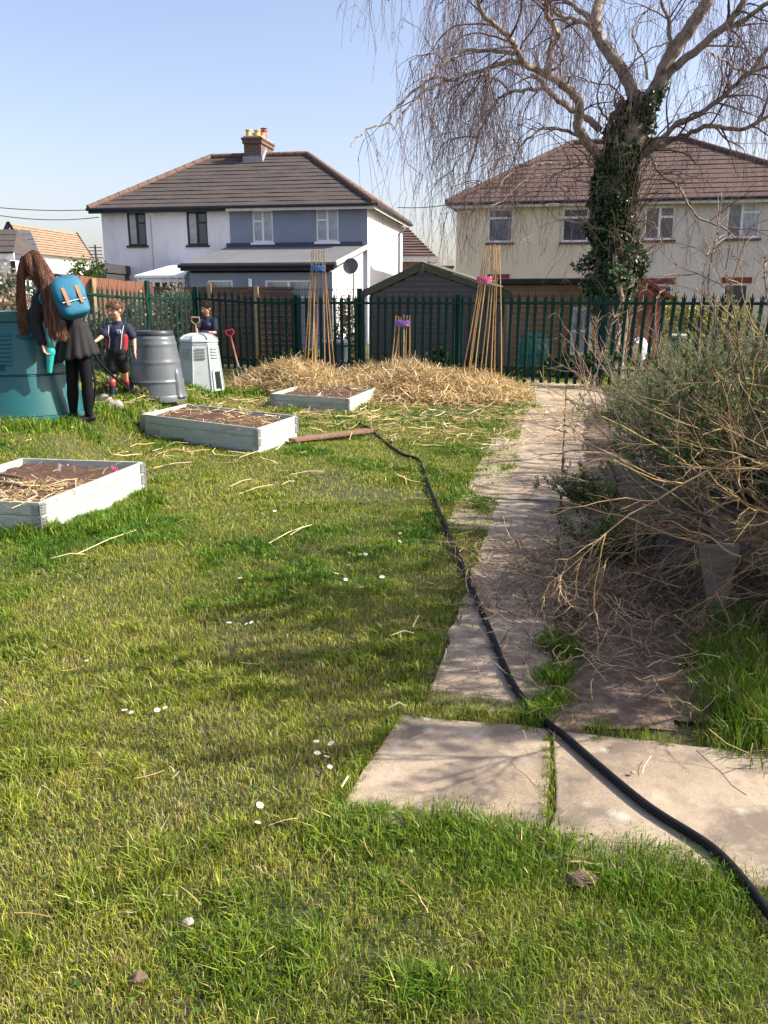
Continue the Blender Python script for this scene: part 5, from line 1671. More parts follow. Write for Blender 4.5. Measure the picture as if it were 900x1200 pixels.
def depth0(name, p):
    """start depth: from the parent limb's nearest point"""
    best = YT; bd = 1e9
    for nm, (P, _) in limb3.items():
        for q in P:
            qx = 450 + F * q.x / ((q.y) * math.cos(PITCH) - (q.z - H) * math.sin(PITCH)); dd_ = (q - EYE); qy = 600 - F * dd_.dot(UP) / dd_.dot(FW)
            d2 = (qx - p[0]) ** 2 + (qy - p[1]) ** 2
            if d2 < bd: bd = d2; best = q.y
    return best if bd < 30 ** 2 else YT


for nm, dr, r0, r1, pts_ in LIMBS:
    y0 = depth0(nm, pts_[0]) if nm not in 'ABCDEFGH' else YT
    n = len(pts_)
    P = [D(x, y, y0 + dr * (k / (n - 1)) ** 1.1) for k, (x, y) in enumerate(pts_)]
    P = smoothpts(P, 3)
    # a little jitter so limbs are crooked
    for k in range(1, len(P) - 1): P[k] = P[k] + Vector(rt.normal(0, .012, 3))
    rr = np.linspace(r0, r1, len(P)) * .5 * pxm * 1.28
    m_ = MB(); m_.tube(P, list(rr), 9); m_.build('limb', m_bark, tree, smooth=True)
    limb3[nm] = (P, rr)

# side branches
TW = [(.10, .055, .05), (.14, .075, .065), (.07, .045, .045)]
allp = []; alld = []; allr = []; wts = []
for nm, (P, rr) in limb3.items():
    for k in range(1, len(P) - 1):
        if nm in ('A', 'B', 'D', 'E') and k < len(P) * .35: continue
        allp.append(P[k]); alld.append((P[k + 1] - P[k - 1]).normalized()); allr.append(rr[k]); wts.append(1.0 if rr[k] < .07 else .5)
allp = np.array([tuple(v) for v in allp]); alld = np.array([tuple(v) for v in alld]); allr = np.array(allr); wts = np.array(wts); wts /= wts.sum()


def perp(d, n, r):
    a = r.normal(0, 1, (n, 3)); a -= (a * d).sum(1, keepdims=True) * d; return a / np.linalg.norm(a, axis=1, keepdims=True)


def far(px_lo):  # helper unused outside
    return px_lo


n1 = 260; i = rt.choice(len(allp), n1, p=wts)
b1 = allp[i]; d1 = alld[i] * .9 + perp(alld[i], n1, rt) * 1.0; d1[:, 2] += .25
L1 = rt.uniform(.5, 1.7, n1)
S1 = grow(b1, d1, L1, 9, .16, .10, rt)
_px = lambda A_: 450 + F * A_[..., 0] / (A_[..., 1] * .9695 - (A_[..., 2] - H) * .2453)
_k = (_px(S1) > 412).all(1); S1 = S1[_k]; i = i[_k]; n1 = len(S1)
R1 = np.linspace(1, .3, 9)[None] * np.minimum(allr[i] * .45, .022)[:, None]
acc = Acc(); V, Fq = tubes(S1, R1, 5); acc.add(V, Fq, np.repeat(pick(TW, n1, r=rt), 45, 0))
# second order
n2 = 1000; i2 = rt.integers(0, n1, n2); k2 = rt.integers(2, 9, n2)
b2 = S1[i2, k2]; pd = S1[i2, k2] - S1[i2, k2 - 1]; pd /= np.linalg.norm(pd, axis=1, keepdims=True)
d2 = pd + perp(pd, n2, rt) * .8
S2_ = grow(b2, d2, rt.uniform(.25, .8, n2), 6, .18, .14, rt)
S2_ = S2_[(_px(S2_) > 408).all(1)]; n2 = len(S2_)
V, Fq = tubes(S2_, np.tile(np.linspace(.0065, .0035, 6), (n2, 1)), 3); acc.add(V, Fq, np.repeat(pick(TW, n2, r=rt), 18, 0))
acc.build('branchlets', m_twig, tree)
# hanging twigs
src = np.concatenate([allp[rt.choice(len(allp), 1500, p=wts)], S1[:, 3:].reshape(-1, 3), S2_[:, 2:].reshape(-1, 3), S2_[:, -1]])
pxs = 450 + F * src[:, 0] / (src[:, 1] * .9695 - (src[:, 2] - H) * .2453)
pz_ = src[:, 2]
wt = .6 + 1.3 * np.exp(-((pxs - 545) / 75) ** 2) + .5 * np.exp(-((pxs - 440) / 30) ** 2) + .5 * sst(pxs, 780, 880)
wt = wt * np.where(pz_ > 4.9, 1, .35) * (pxs > 412); wt /= wt.sum()
n3 = 3100; i3 = rt.choice(len(src), n3, p=wt)
b3 = src[i3]; d3 = rt.normal(0, .35, (n3, 3)); d3[:, 2] = -1
L3 = rt.gamma(3.2, .30, n3); L3 = np.clip(L3, .25, 3.0); L3 = np.minimum(L3, np.maximum(b3[:, 2] - 2.2, .2)); L3 = np.where(b3[:, 2] > 7.3, L3 * 1.25, L3)
S3_ = grow(b3, d3, L3, 9, .065, .16, rt)
V, Fq = tubes(S3_, np.tile(np.linspace(.0040, .0022, 9), (n3, 1)), 3)
acc = Acc(); acc.add(V, Fq, np.repeat(pick([(.17, .11, .10), (.21, .145, .135), (.12, .085, .085)], n3, r=rt), 27, 0))
# finer side shoots
n4 = 3800; i4 = rt.integers(0, n3, n4); k4 = rt.integers(2, 8, n4)
b4 = S3_[i4, k4]; d4 = rt.normal(0, .55, (n4, 3)); d4[:, 2] = -.8
S4_ = grow(b4, d4, rt.uniform(.1, .35, n4), 4, .15, .1, rt)
V, Fq = tubes(S4_, np.tile(np.linspace(.0034, .0022, 4), (n4, 1)), 3); acc.add(V, Fq, np.repeat(pick([(.17, .11, .10), (.21, .145, .135), (.12, .085, .085)], n4, r=rt), 12, 0))
# catkins / buds
n5 = 2500; i5 = rt.integers(0, n3, n5); k5 = rt.integers(3, 9, n5)
V, Fq = leafs(S3_[i5, k5], rt.normal(0, .3, (n5, 3)) + [0, 0, -1], rt.uniform(.025, .05, n5), np.full(n5, .006), rt); acc.add(V, Fq, np.repeat(pick([(.12, .07, .05), (.2, .13, .08)], n5, r=rt), 4, 0))
acc.build('hanging_twigs', m_twig, tree)

# ivy
n = 19000
zz = rt.uniform(.9, 5.35, n) 
zk = np.array([0.8, 1.4, 1.9, 2.3, 2.7, 3.2, 3.6, 4.0, 4.4, 4.9, 5.4]); rk = np.array([.26, .34, .54, .68, .54, .45, .50, .45, .36, .32, .2])
xk = np.interp(zz, [0, 1.6, 3, 4, 4.7, 5.3], [tb.x - .02, D(716, 350, YT).x, D(716, 280, YT).x, D(720, 220, YT).x, D(728, 180, YT).x, D(742, 150, YT).x])
th = rt.uniform(0, 2 * np.pi, n)
bump_ = .55 + 1.25 * (fnoise(th * 1.2, zz * 2.2, 1.0, 4, 3) - .25)
rad_ = np.interp(zz, zk, rk) * bump_ * rt.uniform(.55, 1.0, n) ** .35
C = np.stack([xk + rad_ * np.cos(th), YT + rad_ * np.sin(th) * .9, zz], 1)
keepi = fnoise(th * 2 + 5, zz * 3, 1.2, 7, 2) > .27
keepi &= (zz > 1.55) | (rt.random(n) < .25)
C = C[keepi]; th = th[keepi]
for nm_, f0, f1, cnt in (('E', 0, .24, 700), ('D', 0, .12, 300), ('A', 0, .1, 200), ('F', 0, .15, 120)):
    Pl, rl = limb3[nm_]; ii = rt.integers(int(len(Pl) * f0), max(1, int(len(Pl) * f1)), cnt); t2 = rt.uniform(0, 6.28, cnt); q_ = np.array([tuple(Pl[k]) for k in ii]); r2 = np.array(rl)[ii] + rt.uniform(0, .09, cnt)
    C = np.concatenate([C, q_ + np.stack([r2 * np.cos(t2), r2 * np.sin(t2), rt.normal(0, .06, cnt)], 1)]); th = np.concatenate([th, t2])
n = len(C)
d = np.stack([np.cos(th) * .5, np.sin(th) * .5, np.full(n, -.5)], 1) + rt.normal(0, .35, (n, 3))
dn = d / np.linalg.norm(d, axis=1, keepdims=True)
out_ = np.stack([np.cos(th), np.sin(th), np.full(n, .35)], 1) + rt.normal(0, .45, (n, 3))
s_ = np.cross(dn, out_); s_ /= np.linalg.norm(s_, axis=1, keepdims=True)
L = rt.uniform(.035, .11, n)[:, None]
V = np.stack([C, C - s_ * L * .55 + dn * L * .25, C + dn * L * 1.1, C + s_ * L * .55 + dn * L * .25], 1).reshape(-1, 3)
b_ = np.arange(n) * 4
acc = Acc(); acc.add(V, np.stack([b_, b_ + 1, b_ + 2, b_ + 3], 1), np.repeat(pick([(.03, .075, .02), (.05, .11, .03), (.018, .045, .014), (.09, .16, .05), (.12, .12, .05)], n, r=rt, jit=.25), 4, 0))
acc.build('ivy', MA('ivy_leaf', .26, .08, .7), tree)
# ivy stems and stray twigs
n = 260; zz = rt.uniform(.2, 3.8, n); th = rt.uniform(0, 2 * np.pi, n)
b_ = np.stack([tb.x + .27 * np.cos(th), YT + .27 * np.sin(th), zz], 1); d = np.stack([np.cos(th) * .35, np.sin(th) * .35, np.full(n, .9)], 1)
P = grow(b_, d, rt.uniform(.5, 1.5, n), 9, .28, 0, rt); V, Fq = tubes(P, np.tile(np.linspace(.012, .005, 9), (n, 1)), 4)
acc = Acc(); acc.add(V, Fq, np.repeat(pick([(.22, .17, .12), (.14, .10, .07)], n, r=rt), 36, 0)); acc.build('ivy_stems', m_twig, tree)
# pale bare leader low at the front of the trunk
m_ = MB(); m_.tube(smoothpts([D(727, 425, YT - .45), D(731, 395, YT - .5), D(733, 370, YT - .52), D(729, 350, YT - .5), D(722, 325, YT - .5), D(721, 300, YT - .45)], 3), [.06] * 6 + [.05] * 10, 8); m_.build('ivy_main_stem', m_bark, tree, smooth=True)
# ------------------------------------------------------------------ compost bins
m_teal = M('teal_plastic', (.015, .12, .12), (.013, .10, .105), 3, .38, .06, 120, spec=.5, c3=(.04, .15, .14), s3=5, a3=.6, b3=.8)
m_grey = M('dark_grey_plastic', (.105, .125, .135), (.09, .11, .12), 3, .36, .05, 150, spec=.55, c3=(.15, .16, .155), s3=4, a3=.6, b3=.8)
m_paleg = M('pale_green_plastic', (.43, .49, .48), (.37, .43, .42), 3, .42, .05, 100, spec=.5, c3=(.25, .31, .27), s3=5, a3=.6, b3=.78)
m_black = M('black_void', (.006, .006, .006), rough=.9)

pb = at(14, 497); kx = ppm(pb)
cb_ = Vector((pb.x - 8 / kx, pb.y + .56, pb.z - .02))
B1 = empty('compost_bin', cb_); tag(B1, 'big teal compost bin the woman is bending over', 'compost bin')
prof = [(.635, -.05), (.635, .075), (.61, .09), (.615, .10), (.53, .50), (.513, .505), (.513, .52), (.527, .525), (.405, 1.0), (.385, 1.05), (.36, 1.07)]
m_ = MB(); m_.lathe(cb_, prof, 64, sq=2.15, phase=.25); m_.build('body', m_teal, B1, smooth=True, angle=28)
m_ = MB(); m_.lathe(cb_ + Vector((0, 0, 1.05)), [(.38, 0), (.40, .01), (.40, .09), (.38, .11), (.33, .11), (.31, .03), (.02, .03)], 56, sq=2.15, phase=.25); m_.build('rim', M('dark_teal_plastic', (.02, .11, .12), rough=.4), B1, smooth=True, angle=30)


def on_cone(c, prof_, ang, z, off=.0, sq=2.15):
    """point on the bin surface at azimuth ang (0 = towards the camera, + = right), height z"""
    r_ = np.interp(z, [p_[1] for p_ in prof_], [p_[0] for p_ in prof_])
    a = -math.pi / 2 + ang; ca, sa_ = math.cos(a), math.sin(a)
    a2 = a; q = 1 / ((abs(math.cos(a)) ** sq + abs(math.sin(a)) ** sq) ** (1 / sq)) if sq else 1
    return Vector((c.x + (r_ * q + off) * ca, c.y + (r_ * q + off) * sa_, c.z + z))


def cone_bar(m_, c, prof_, a0, a1, z, h_, off, n=8, sq=2.15):
    vs = []
    for k in range(n + 1):
        a = a0 + (a1 - a0) * k / n
        vs += [on_cone(c, prof_, a, z - h_ / 2, -.01, sq), on_cone(c, prof_, a, z - h_ / 2, off, sq), on_cone(c, prof_, a, z + h_ / 2, off * .5, sq), on_cone(c, prof_, a, z + h_ / 2, -.01, sq)]
    fs = []
    for k in range(n):
        for j in range(4): fs.append((k * 4 + j, (k + 1) * 4 + j, (k + 1) * 4 + (j + 1) % 4, k * 4 + (j + 1) % 4))
    fs += [(0, 1, 2, 3), (n * 4 + 3, n * 4 + 2, n * 4 + 1, n * 4)]
    m_.add(vs, fs)


# sq lathe above is phase-rotated, so the surface is nearly the same: push details out a little
for s0_, s1_ in ((-.6, .22),):
    for j in range(8):
        m_ = MB(); cone_bar(m_, cb_, prof, s0_, s1_, .93 - j * .042, .022, .016); m_.build('vent_louvre', m_teal, B1)
m_ = MB(); cone_bar(m_, cb_, prof, -1.3, 1.35, .512, .012, .012, 20); m_.build('seam', M('dark_teal_groove', (.012, .07, .08), rough=.5), B1)
m_ = MB(); c = on_cone(cb_, prof, .55, .93, .0); m_.lathe(c, [(.01, .0), (.085, .005), (.10, .0), (.10, -.02)], 20, ax=(Vector((.85, .35, 0)), Vector((0, .3, .45)), Vector((.3, -.9, .25)).normalized())); m_.build('handle_recess', M('dark_teal_recess', (.014, .08, .09), rough=.5), B1)


def cone_text(txt, size, ang0, z0, c, prof_, mat, parent, name='lettering', depth=.006, sq=2.15):
    cu = bpy.data.curves.new('t', 'FONT'); cu.body = txt; cu.size = size; cu.extrude = depth; cu.resolution_u = 3
    o = bpy.data.objects.new('t', cu); COL.objects.link(o)
    bpy.context.view_layer.update()
    dg = bpy.context.evaluated_depsgraph_get(); me = bpy.data.meshes.new_from_object(o.evaluated_get(dg))
    V = [tuple(v.co) for v in me.vertices]; Fc = [tuple(p_.vertices) for p_ in me.polygons]
    bpy.data.objects.remove(o); bpy.data.curves.remove(cu); bpy.data.meshes.remove(me)
    r_ = np.interp(z0, [p_[1] for p_ in prof_], [p_[0] for p_ in prof_])
    out_ = [on_cone(c, prof_, ang0 + x / r_, z0 + y, zz + .004, sq) for x, y, zz in V]
    m = MB(); m.add(out_, Fc); return m.build(name, mat, parent)


cone_text('COMPOSTER', .095, -.98, .57, cb_, prof, M('teal_lettering', (.010, .065, .08), rough=.4), B1, depth=.012)

# dark grey dalek bin
pg = at(176.5, 467); kg = ppm(pg); rg = 33.5 / kg
cg_ = Vector((pg.x, pg.y + rg * .98, pg.z - .02))
B2 = empty('compost_bin', cg_); tag(B2, 'dark grey round compost bin with three raised rings, between the boys', 'compost bin')
hg = 76 / kg
prof2 = [(rg * 1.03, -.04), (rg * 1.03, .03), (rg, .05)]
for t in np.linspace(.06, .93, 40):
    r_ = rg * (1 - .25 * t - .06 * t * t)
    for rb in (.26, .56, .83):
        r_ += .012 * math.exp(-((t - rb) / .014) ** 2)
    prof2.append((r_, hg * t))
prof2 += [(rg * .66, hg * .955), (rg * .61, hg * .965)]
m_ = MB(); m_.lathe(cg_, prof2, 56); m_.build('body', m_grey, B2, smooth=True, angle=50)
m_ = MB(); m_.lathe(cg_ + Vector((0, 0, hg * .955)), [(rg * .66, 0), (rg * .67, .01), (rg * .67, .05), (rg * .64, .065), (rg * .5, .05), (rg * .02, .06)], 48); m_.build('lid', M('darker_grey_plastic', (.045, .055, .062), rough=.4), B2, smooth=True, angle=40)
# hatch at the right foot
a = 1.25; m_ = MB()
vs = []; n = 10
rows = 8
for i in range(rows + 1):
    t = i / rows; z = .02 + t * hg * .45; hw_ = .30 * (1 - .25 * t) * (1 if t < .8 else math.sqrt(max(0, 1 - ((t - .8) / .2) ** 2)) * .8 + .2)
    for k in range(n + 1):
        aa = a + hw_ * (k / n - .5) * 2; off = .045 * (1 - .35 * t) * (1 - (2 * k / n - 1) ** 6) - .004
        if i == rows: off = -.004
        vs.append(on_cone(cg_, prof2, aa, z, off, 0))
fs = [(i * (n + 1) + k, i * (n + 1) + k + 1, (i + 1) * (n + 1) + k + 1, (i + 1) * (n + 1) + k) for i in range(rows) for k in range(n)]
m_.add(vs, fs); m_.build('hatch', m_grey, B2, smooth=True)
# small raised plate at the rim
m_ = MB(); cone_bar(m_, cg_, prof2, -1.45, -1.2, hg * .9, .05, .014, 6, 0); m_.build('clip', m_grey, B2)

# pale green octagonal bin
pp = at(231.5, 456); kp = ppm(pp); rp = 28.5 / kp; hp_ = 55.5 / kp
cp_ = Vector((pp.x - 1 / kp, pp.y + rp * .85, pp.z - .02))
B3 = empty('compost_bin', cp_); tag(B3, 'pale green eight-sided compost bin with open hatch, in front of the second boy', 'compost bin')
ph_ = .28
prof3 = [(rp, -.03), (rp, .03), (rp * .985, .04), (rp * .80, hp_ * .93), (rp * .82, hp_ * .945), (rp * .82, hp_ * .975), (rp * .70, hp_)]
m_ = MB(); m_.lathe(cp_, prof3, 8, phase=ph_); m_.build('body', m_paleg, B3, bevel=.018)
for k in range(8):
    a = 2 * math.pi * (k + .5) / 8 + ph_
    m_ = MB(); m_.tube([(cp_.x + rp * 1.0 * math.cos(a), cp_.y + rp * 1.0 * math.sin(a), cp_.z + .01), (cp_.x + rp * .805 * math.cos(a), cp_.y + rp * .805 * math.sin(a), cp_.z + hp_ * .92)], .011, 6); m_.build('corner_rib', m_paleg, B3, smooth=True)
m_ = MB(); m_.lathe(cp_ + Vector((0, 0, hp_ * .985)), [(rp * .84, 0), (rp * .85, .02), (rp * .80, .05), (rp * .62, .10), (rp * .35, .125), (rp * .02, .13)], 8, phase=ph_); m_.build('lid', m_paleg, B3, bevel=.012)
m_ = MB(); 
for k in range(8):
    a = 2 * math.pi * (k + .5) / 8 + ph_; u = Vector((math.cos(a), math.sin(a), 0)); z0 = cp_ + Vector((0, 0, hp_ * .985))
    m_.tube([z0 + u * rp * .82 + Vector((0, 0, .055)), z0 + u * rp * .62 + Vector((0, 0, .105)), z0 + u * rp * .35 + Vector((0, 0, .13)), z0 + Vector((0, 0, .137))], .012, 6)
m_.build('lid_ribs', m_paleg, B3, smooth=True)


def facet(k, s, z, off):
    """point on facet k: s in -1..1 across, z fraction up"""
    a0 = 2 * math.pi * (k + .5) / 8 + ph_; a1 = 2 * math.pi * (k + 1.5) / 8 + ph_; am = (a0 + a1) / 2
    r_ = np.interp(z * hp_, [p_[1] for p_ in prof3], [p_[0] for p_ in prof3])
    p0_ = Vector((math.cos(a0), math.sin(a0), 0)) * r_; p1_ = Vector((math.cos(a1), math.sin(a1), 0)) * r_
    return cp_ + p0_.lerp(p1_, (s + 1) / 2) + Vector((math.cos(am), math.sin(am), 0)) * off + Vector((0, 0, z * hp_))


facing = sorted(range(8), key=lambda k: -math.cos((2 * math.pi * (k + 1) / 8 + ph_) + math.pi / 2))
kf = facing[0]   # facet looking most at the camera
order = [(kf - 1) % 8, kf, (kf + 1) % 8]
for k in order:
    for j in range(4):
        zc = .86 - j * .062
        m_ = MB(); m_.prism([facet(k, -.62, zc - .016, .004), facet(k, .62, zc - .016, .004), facet(k, .62, zc + .012, .012), facet(k, -.62, zc + .012, .012)], (facet(k, 0, zc, .03) - facet(k, 0, zc, .012))); m_.build('vent_louvre', m_paleg, B3)
kh = (kf + 1) % 8
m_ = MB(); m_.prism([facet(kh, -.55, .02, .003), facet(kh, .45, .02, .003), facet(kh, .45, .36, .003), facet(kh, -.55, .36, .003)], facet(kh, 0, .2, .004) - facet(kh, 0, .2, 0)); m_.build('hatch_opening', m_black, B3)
m_ = MB()
for a_, b_ in (((-.62, .0), (-.62, .40)), ((.55, .0), (.55, .40)), ((-.62, .40), (.55, .40))):
    m_.bar(facet(kh, a_[0], a_[1], .012), facet(kh, b_[0], b_[1], .012), .035, .03)
m_.build('hatch_frame', m_paleg, B3)

# ------------------------------------------------------------------ garden fork
m_redp = M('red_plastic_handle', (.55, .045, .06), rough=.45); m_ash = M('orange_wood_shaft', (.42, .20, .09), (.34, .16, .07), 6, .6); m_steel = M('worn_steel', (.26, .24, .22), (.18, .16, .14), 20, .5, metal=.5)


def tool(name, label, cat, top, bot, tine_w, hm, sm, fork=True, width_dir=None, hsize=.13):
    ax = (bot - top).normalized(); wd = width_dir or Vector((1, 0, 0)); wd = (wd - ax * wd.dot(ax)).normalized()
    root = empty(name, bot); tag(root, label, cat)
    m_ = MB(); h0 = top + ax * hsize * 1.0
    m_.tube(smoothpts([h0 + ax * .08, h0, h0 - ax * hsize * .45 - wd * hsize * .5, top - wd * hsize * .48], 4), .012, 8)
    m_.tube(smoothpts([h0 + ax * .08, h0, h0 - ax * hsize * .45 + wd * hsize * .5, top + wd * hsize * .48], 4), .012, 8)
    m_.tube([top - wd * hsize * .55, top + wd * hsize * .55], .015, 8); m_.build('handle', hm, root, smooth=True)
    m_ = MB(); e = bot - ax * .28; m_.tube([h0 + ax * .06, e], [.017, .019], 10); m_.build('shaft', sm, root, smooth=True)
    if fork:
        m_ = MB(); m_.tube([e - ax * .05, e + ax * .04], .022, 8)
        yo = e + ax * .05
        for k in range(4):
            s = (k - 1.5) / 1.5 * tine_w / 2
            m_.tube(smoothpts([yo, yo + wd * s * .9 + ax * .01, yo + wd * s + ax * .06, yo + wd * s + ax * .24], 4), .0085, 6)
        m_.build('fork_head', m_steel, root, smooth=True)
    return root


ft = D(268.5, 387, 15.6); fb_ = D(283, 445, 15.2)
tool('garden_fork', 'garden fork with red handle leaning in the grass beside the straw heap', 'fork', ft, fb_, .22, m_redp, m_ash)
# ------------------------------------------------------------------ people
m_skin = M('skin', (.58, .33, .23), (.52, .29, .20), 8, .5)
m_blackc = M('black_cloth', (.011, .011, .013), (.008, .008, .010), 12, .85, .3, 200)
m_skirt = M('black_skirt', (.017, .016, .019), (.011, .011, .013), 10, .8, .3, 120)
m_tight = M('black_tights', (.007, .007, .009), rough=.8, spec=.15)
m_shoe = M('black_shoe', (.012, .012, .012), rough=.35)
m_navy = M('navy_cloth', (.016, .022, .055), (.011, .016, .04), 10, .8, .3, 150)
m_redc = M('red_cloth', (.35, .02, .03), rough=.8)
m_whitec = M('white_trim', (.75, .75, .75), rough=.7)
m_eye = M('dark_eye', (.02, .015, .012), rough=.3)
m_lip = M('lips', (.42, .16, .13), rough=.5)
m_hairA = MA('hair_strands', .45, 0, .5)


def fingers(mb, wrist, palm_dir, curl_dir, side, s=1.0):
    """palm with four curled fingers and a thumb, s = scale (1 = adult)"""
    pd = palm_dir.normalized(); cd = (curl_dir - pd * curl_dir.dot(pd)).normalized(); sd_ = side.normalized()
    pc = wrist + pd * .05 * s
    for k in range(4):
        o_ = (k - 1.5) * .021 * s
        mb.capsule(wrist + sd_ * o_ * .5, wrist + pd * .085 * s + sd_ * o_, .015 * s, .0125 * s, 8)
        L = (.038, .043, .040, .031)[k] * s
        a = wrist + pd * .085 * s + sd_ * o_; b = a + (pd * .8 + cd * .6) * L; c = b + (pd * .15 + cd) * L * .8; d = c + (cd * .8 - pd * .5) * L * .55
        mb.capsule(a, b, .010 * s, .0092 * s, 8); mb.capsule(b, c, .0092 * s, .0085 * s, 8); mb.capsule(c, d, .0085 * s, .007 * s, 8)
    a = wrist + pd * .025 * s - sd_ * .028 * s; b = a + (pd * .6 - sd_ * .7 + cd * .5) * .04 * s; c = b + (pd * .6 + cd * .8) * .032 * s
    mb.capsule(a, b, .014 * s, .011 * s, 8); mb.capsule(b, c, .011 * s, .009 * s, 8)


def head_to(mb, c, r, fwd, up):
    """head: skull, jaw, nose, ears; fwd = where it looks"""
    fwd = fwd.normalized(); up = (up - fwd * up.dot(fwd)).normalized(); rt_ = fwd.cross(up)
    Mx = Matrix((rt_, fwd, up)).transposed()
    P = lambda x, y, z: c + Mx @ Vector((x * r, y * r, z * r))
    mb.ell(P(0, -.08, .22), (.78 * r, .98 * r, .88 * r), Mx, 18, 12)
    mb.ell(P(0, .12, -.30), (.62 * r, .72 * r, .72 * r), Mx, 16, 10)
    mb.ell(P(0, .42, -.72), (.30 * r, .26 * r, .24 * r), Mx, 10, 7)
    mb.capsule(P(0, .80, .10), P(0, 1.0, -.22), .075 * r, .13 * r, 8)
    for s_ in (-1, 1):
        mb.ell(P(.78 * s_, -.05, -.06), (.10 * r, .17 * r, .24 * r), Mx, 8, 6)
        mb.ell(P(.40 * s_, .52, -.28), (.24 * r, .24 * r, .22 * r), Mx, 8, 6)
    return P, Mx


def face_bits(root, P, Mx, r, browcol):
    for s_ in (-1, 1):
        m_ = MB(); m_.ell(P(.31 * s_, .80, .06), (.13 * r, .07 * r, .055 * r), Mx, 10, 6); m_.build('eye', m_eye, root, smooth=True)
        m_ = MB(); m_.capsule(P(.16 * s_, .88, .26), P(.48 * s_, .76, .27), .035 * r, .03 * r, 6); m_.build('eyebrow', browcol, root, smooth=True)
    m_ = MB(); m_.capsule(P(-.18, .80, -.52), P(.18, .80, -.52), .05 * r, .05 * r, 6); m_.build('mouth', m_lip, root, smooth=True)


def strandhair(root, starts, ways, n, rad, cols, seed, name='hair', spread=1.0, K=12, wav=.012):
    """strands that follow way points; starts/ways: list of (points list [Vector], spread list)"""
    r = np.random.default_rng(seed); acc = Acc()
    for pts_, sp in ways:
        nn = n // len(ways)
        pts_ = np.array([tuple(p_) for p_ in smoothpts(pts_, 4)]); sp_ = np.interp(np.linspace(0, 1, K), np.linspace(0, 1, len(sp)), sp)
        base = np.stack([np.interp(np.linspace(0, 1, K), np.linspace(0, 1, len(pts_)), pts_[:, a]) for a in range(3)], 1)
        off = r.normal(0, 1, (nn, 3)); lim = np.linalg.norm(off, axis=1, keepdims=True); off = off / np.maximum(1, lim / 1.6)
        cut = r.uniform(.82, 1.0, nn)
        P = base[None] + off[:, None, :] * sp_[None, :, None]
        tt_ = np.linspace(0, 1, K)[None] * r.uniform(.72, 1.0, (nn, 1)); ii_ = tt_ * (K - 1); i0_ = np.minimum(ii_.astype(int), K - 2); fr_ = (ii_ - i0_)[..., None]; P = np.take_along_axis(P, i0_[..., None].repeat(3, 2), 1) * (1 - fr_) + np.take_along_axis(P, (i0_ + 1)[..., None].repeat(3, 2), 1) * fr_
        phs = r.choice([0, 1.6, 3.1, 4.6], (nn, 1)) + r.normal(0, .35, (nn, 1)); t = np.linspace(0, 1, K)[None]
        w_ = wav * (t ** 1.5) * np.sin(t * 14 + phs)
        P[..., 0] += w_; P[..., 1] += w_ * .5
        P = P[:, :1] + (P - P[:, :1]) * 1.0
        V, Fq = tubes(P, np.tile(np.linspace(rad, rad * .6, K), (nn, 1)), 3)
        acc.add(V, Fq, np.repeat(pick(cols, nn, r=r, jit=.15), K * 3, 0))
    return acc.build(name, m_hairA, root, smooth=True)


# ---------------- woman
wp = at(95, 494); YW_ = wp.y; kw = ppm((wp.x, YW_, 1.0))
J = lambda px, py, dy=0.0: D(px, py, YW_ + dy)
px_ = 1 / kw
ank1, ank2 = J(86, 484, -.02), J(104, 485, -.06)
kn1, kn2 = J(85, 451, -.03), J(102, 450, -.07); hp1, hp2 = J(84, 400), J(96, 398, -.03)
pel = J(90, 388); wst = J(84, 376); chs = J(62, 353, .02); nck = J(50, 337, .02); hd = J(37, 317, .03)
shA, shB = J(50, 352, -.17), J(60, 346, .20)
elA, wrA = J(42, 378, -.20), J(50, 403, -.27)
elB, wrB = J(30, 375, .25), J(20, 385, .30)
W_ = MB()
W_.capsule(kn1, ank1, 4.4 * px_, 2.8 * px_); W_.capsule(hp1, kn1, 8 * px_, 5 * px_)
W_.capsule(kn2, ank2, 4.4 * px_, 2.8 * px_); W_.capsule(hp2, kn2, 8 * px_, 5 * px_)
for a_ in (ank1, ank2):
    W_.capsule(a_ + Vector((.0, .02, -.05)), a_ + Vector((-.07, -.04, -.06)), .03, .024)
W_.capsule(pel, wst, 12 * px_, 10 * px_); W_.capsule(wst, chs, 10.5 * px_, 12 * px_); W_.capsule(chs, nck, 11 * px_, 5 * px_)
W_.capsule(nck, hd, .05, .05)
W_.capsule(shA, elA, .047, .04); W_.capsule(elA, wrA, .038, .026); W_.capsule(chs, shA, .08, .055)
W_.capsule(shB, elB, .047, .04); W_.capsule(elB, wrB, .038, .026); W_.capsule(chs, shB, .08, .055)
fingers(W_, wrA, Vector((.25, -.12, -1)), Vector((.9, .35, -.2)), Vector((.1, -.9, .1)))
fingers(W_, wrB, Vector((-.5, -.1, -.8)), Vector((-.3, .4, -.5)), Vector((.2, -.9, .1)))
P_, Mx_ = head_to(W_, hd, .105, Vector((-.75, -.05, -.65)), Vector((-.55, 0, .8)))
wo = W_.build('person', m_skin, remesh=.009)
tag(wo, 'long-haired woman in black skirt and tights bending over the teal bin', 'person')
face_bits(wo, P_, Mx_, .105, m_eye)
m_ = MB()
for a, b, c in ((hp1, kn1, ank1), (hp2, kn2, ank2)):
    m_.capsule(a, b, 9.2 * px_, 6.6 * px_); m_.capsule(b, b.lerp(c, .35), 6.5 * px_, 7.0 * px_); m_.capsule(b.lerp(c, .35), c, 7.0 * px_, 4.6 * px_)
m_.build('tights', m_tight, wo, remesh=.01)
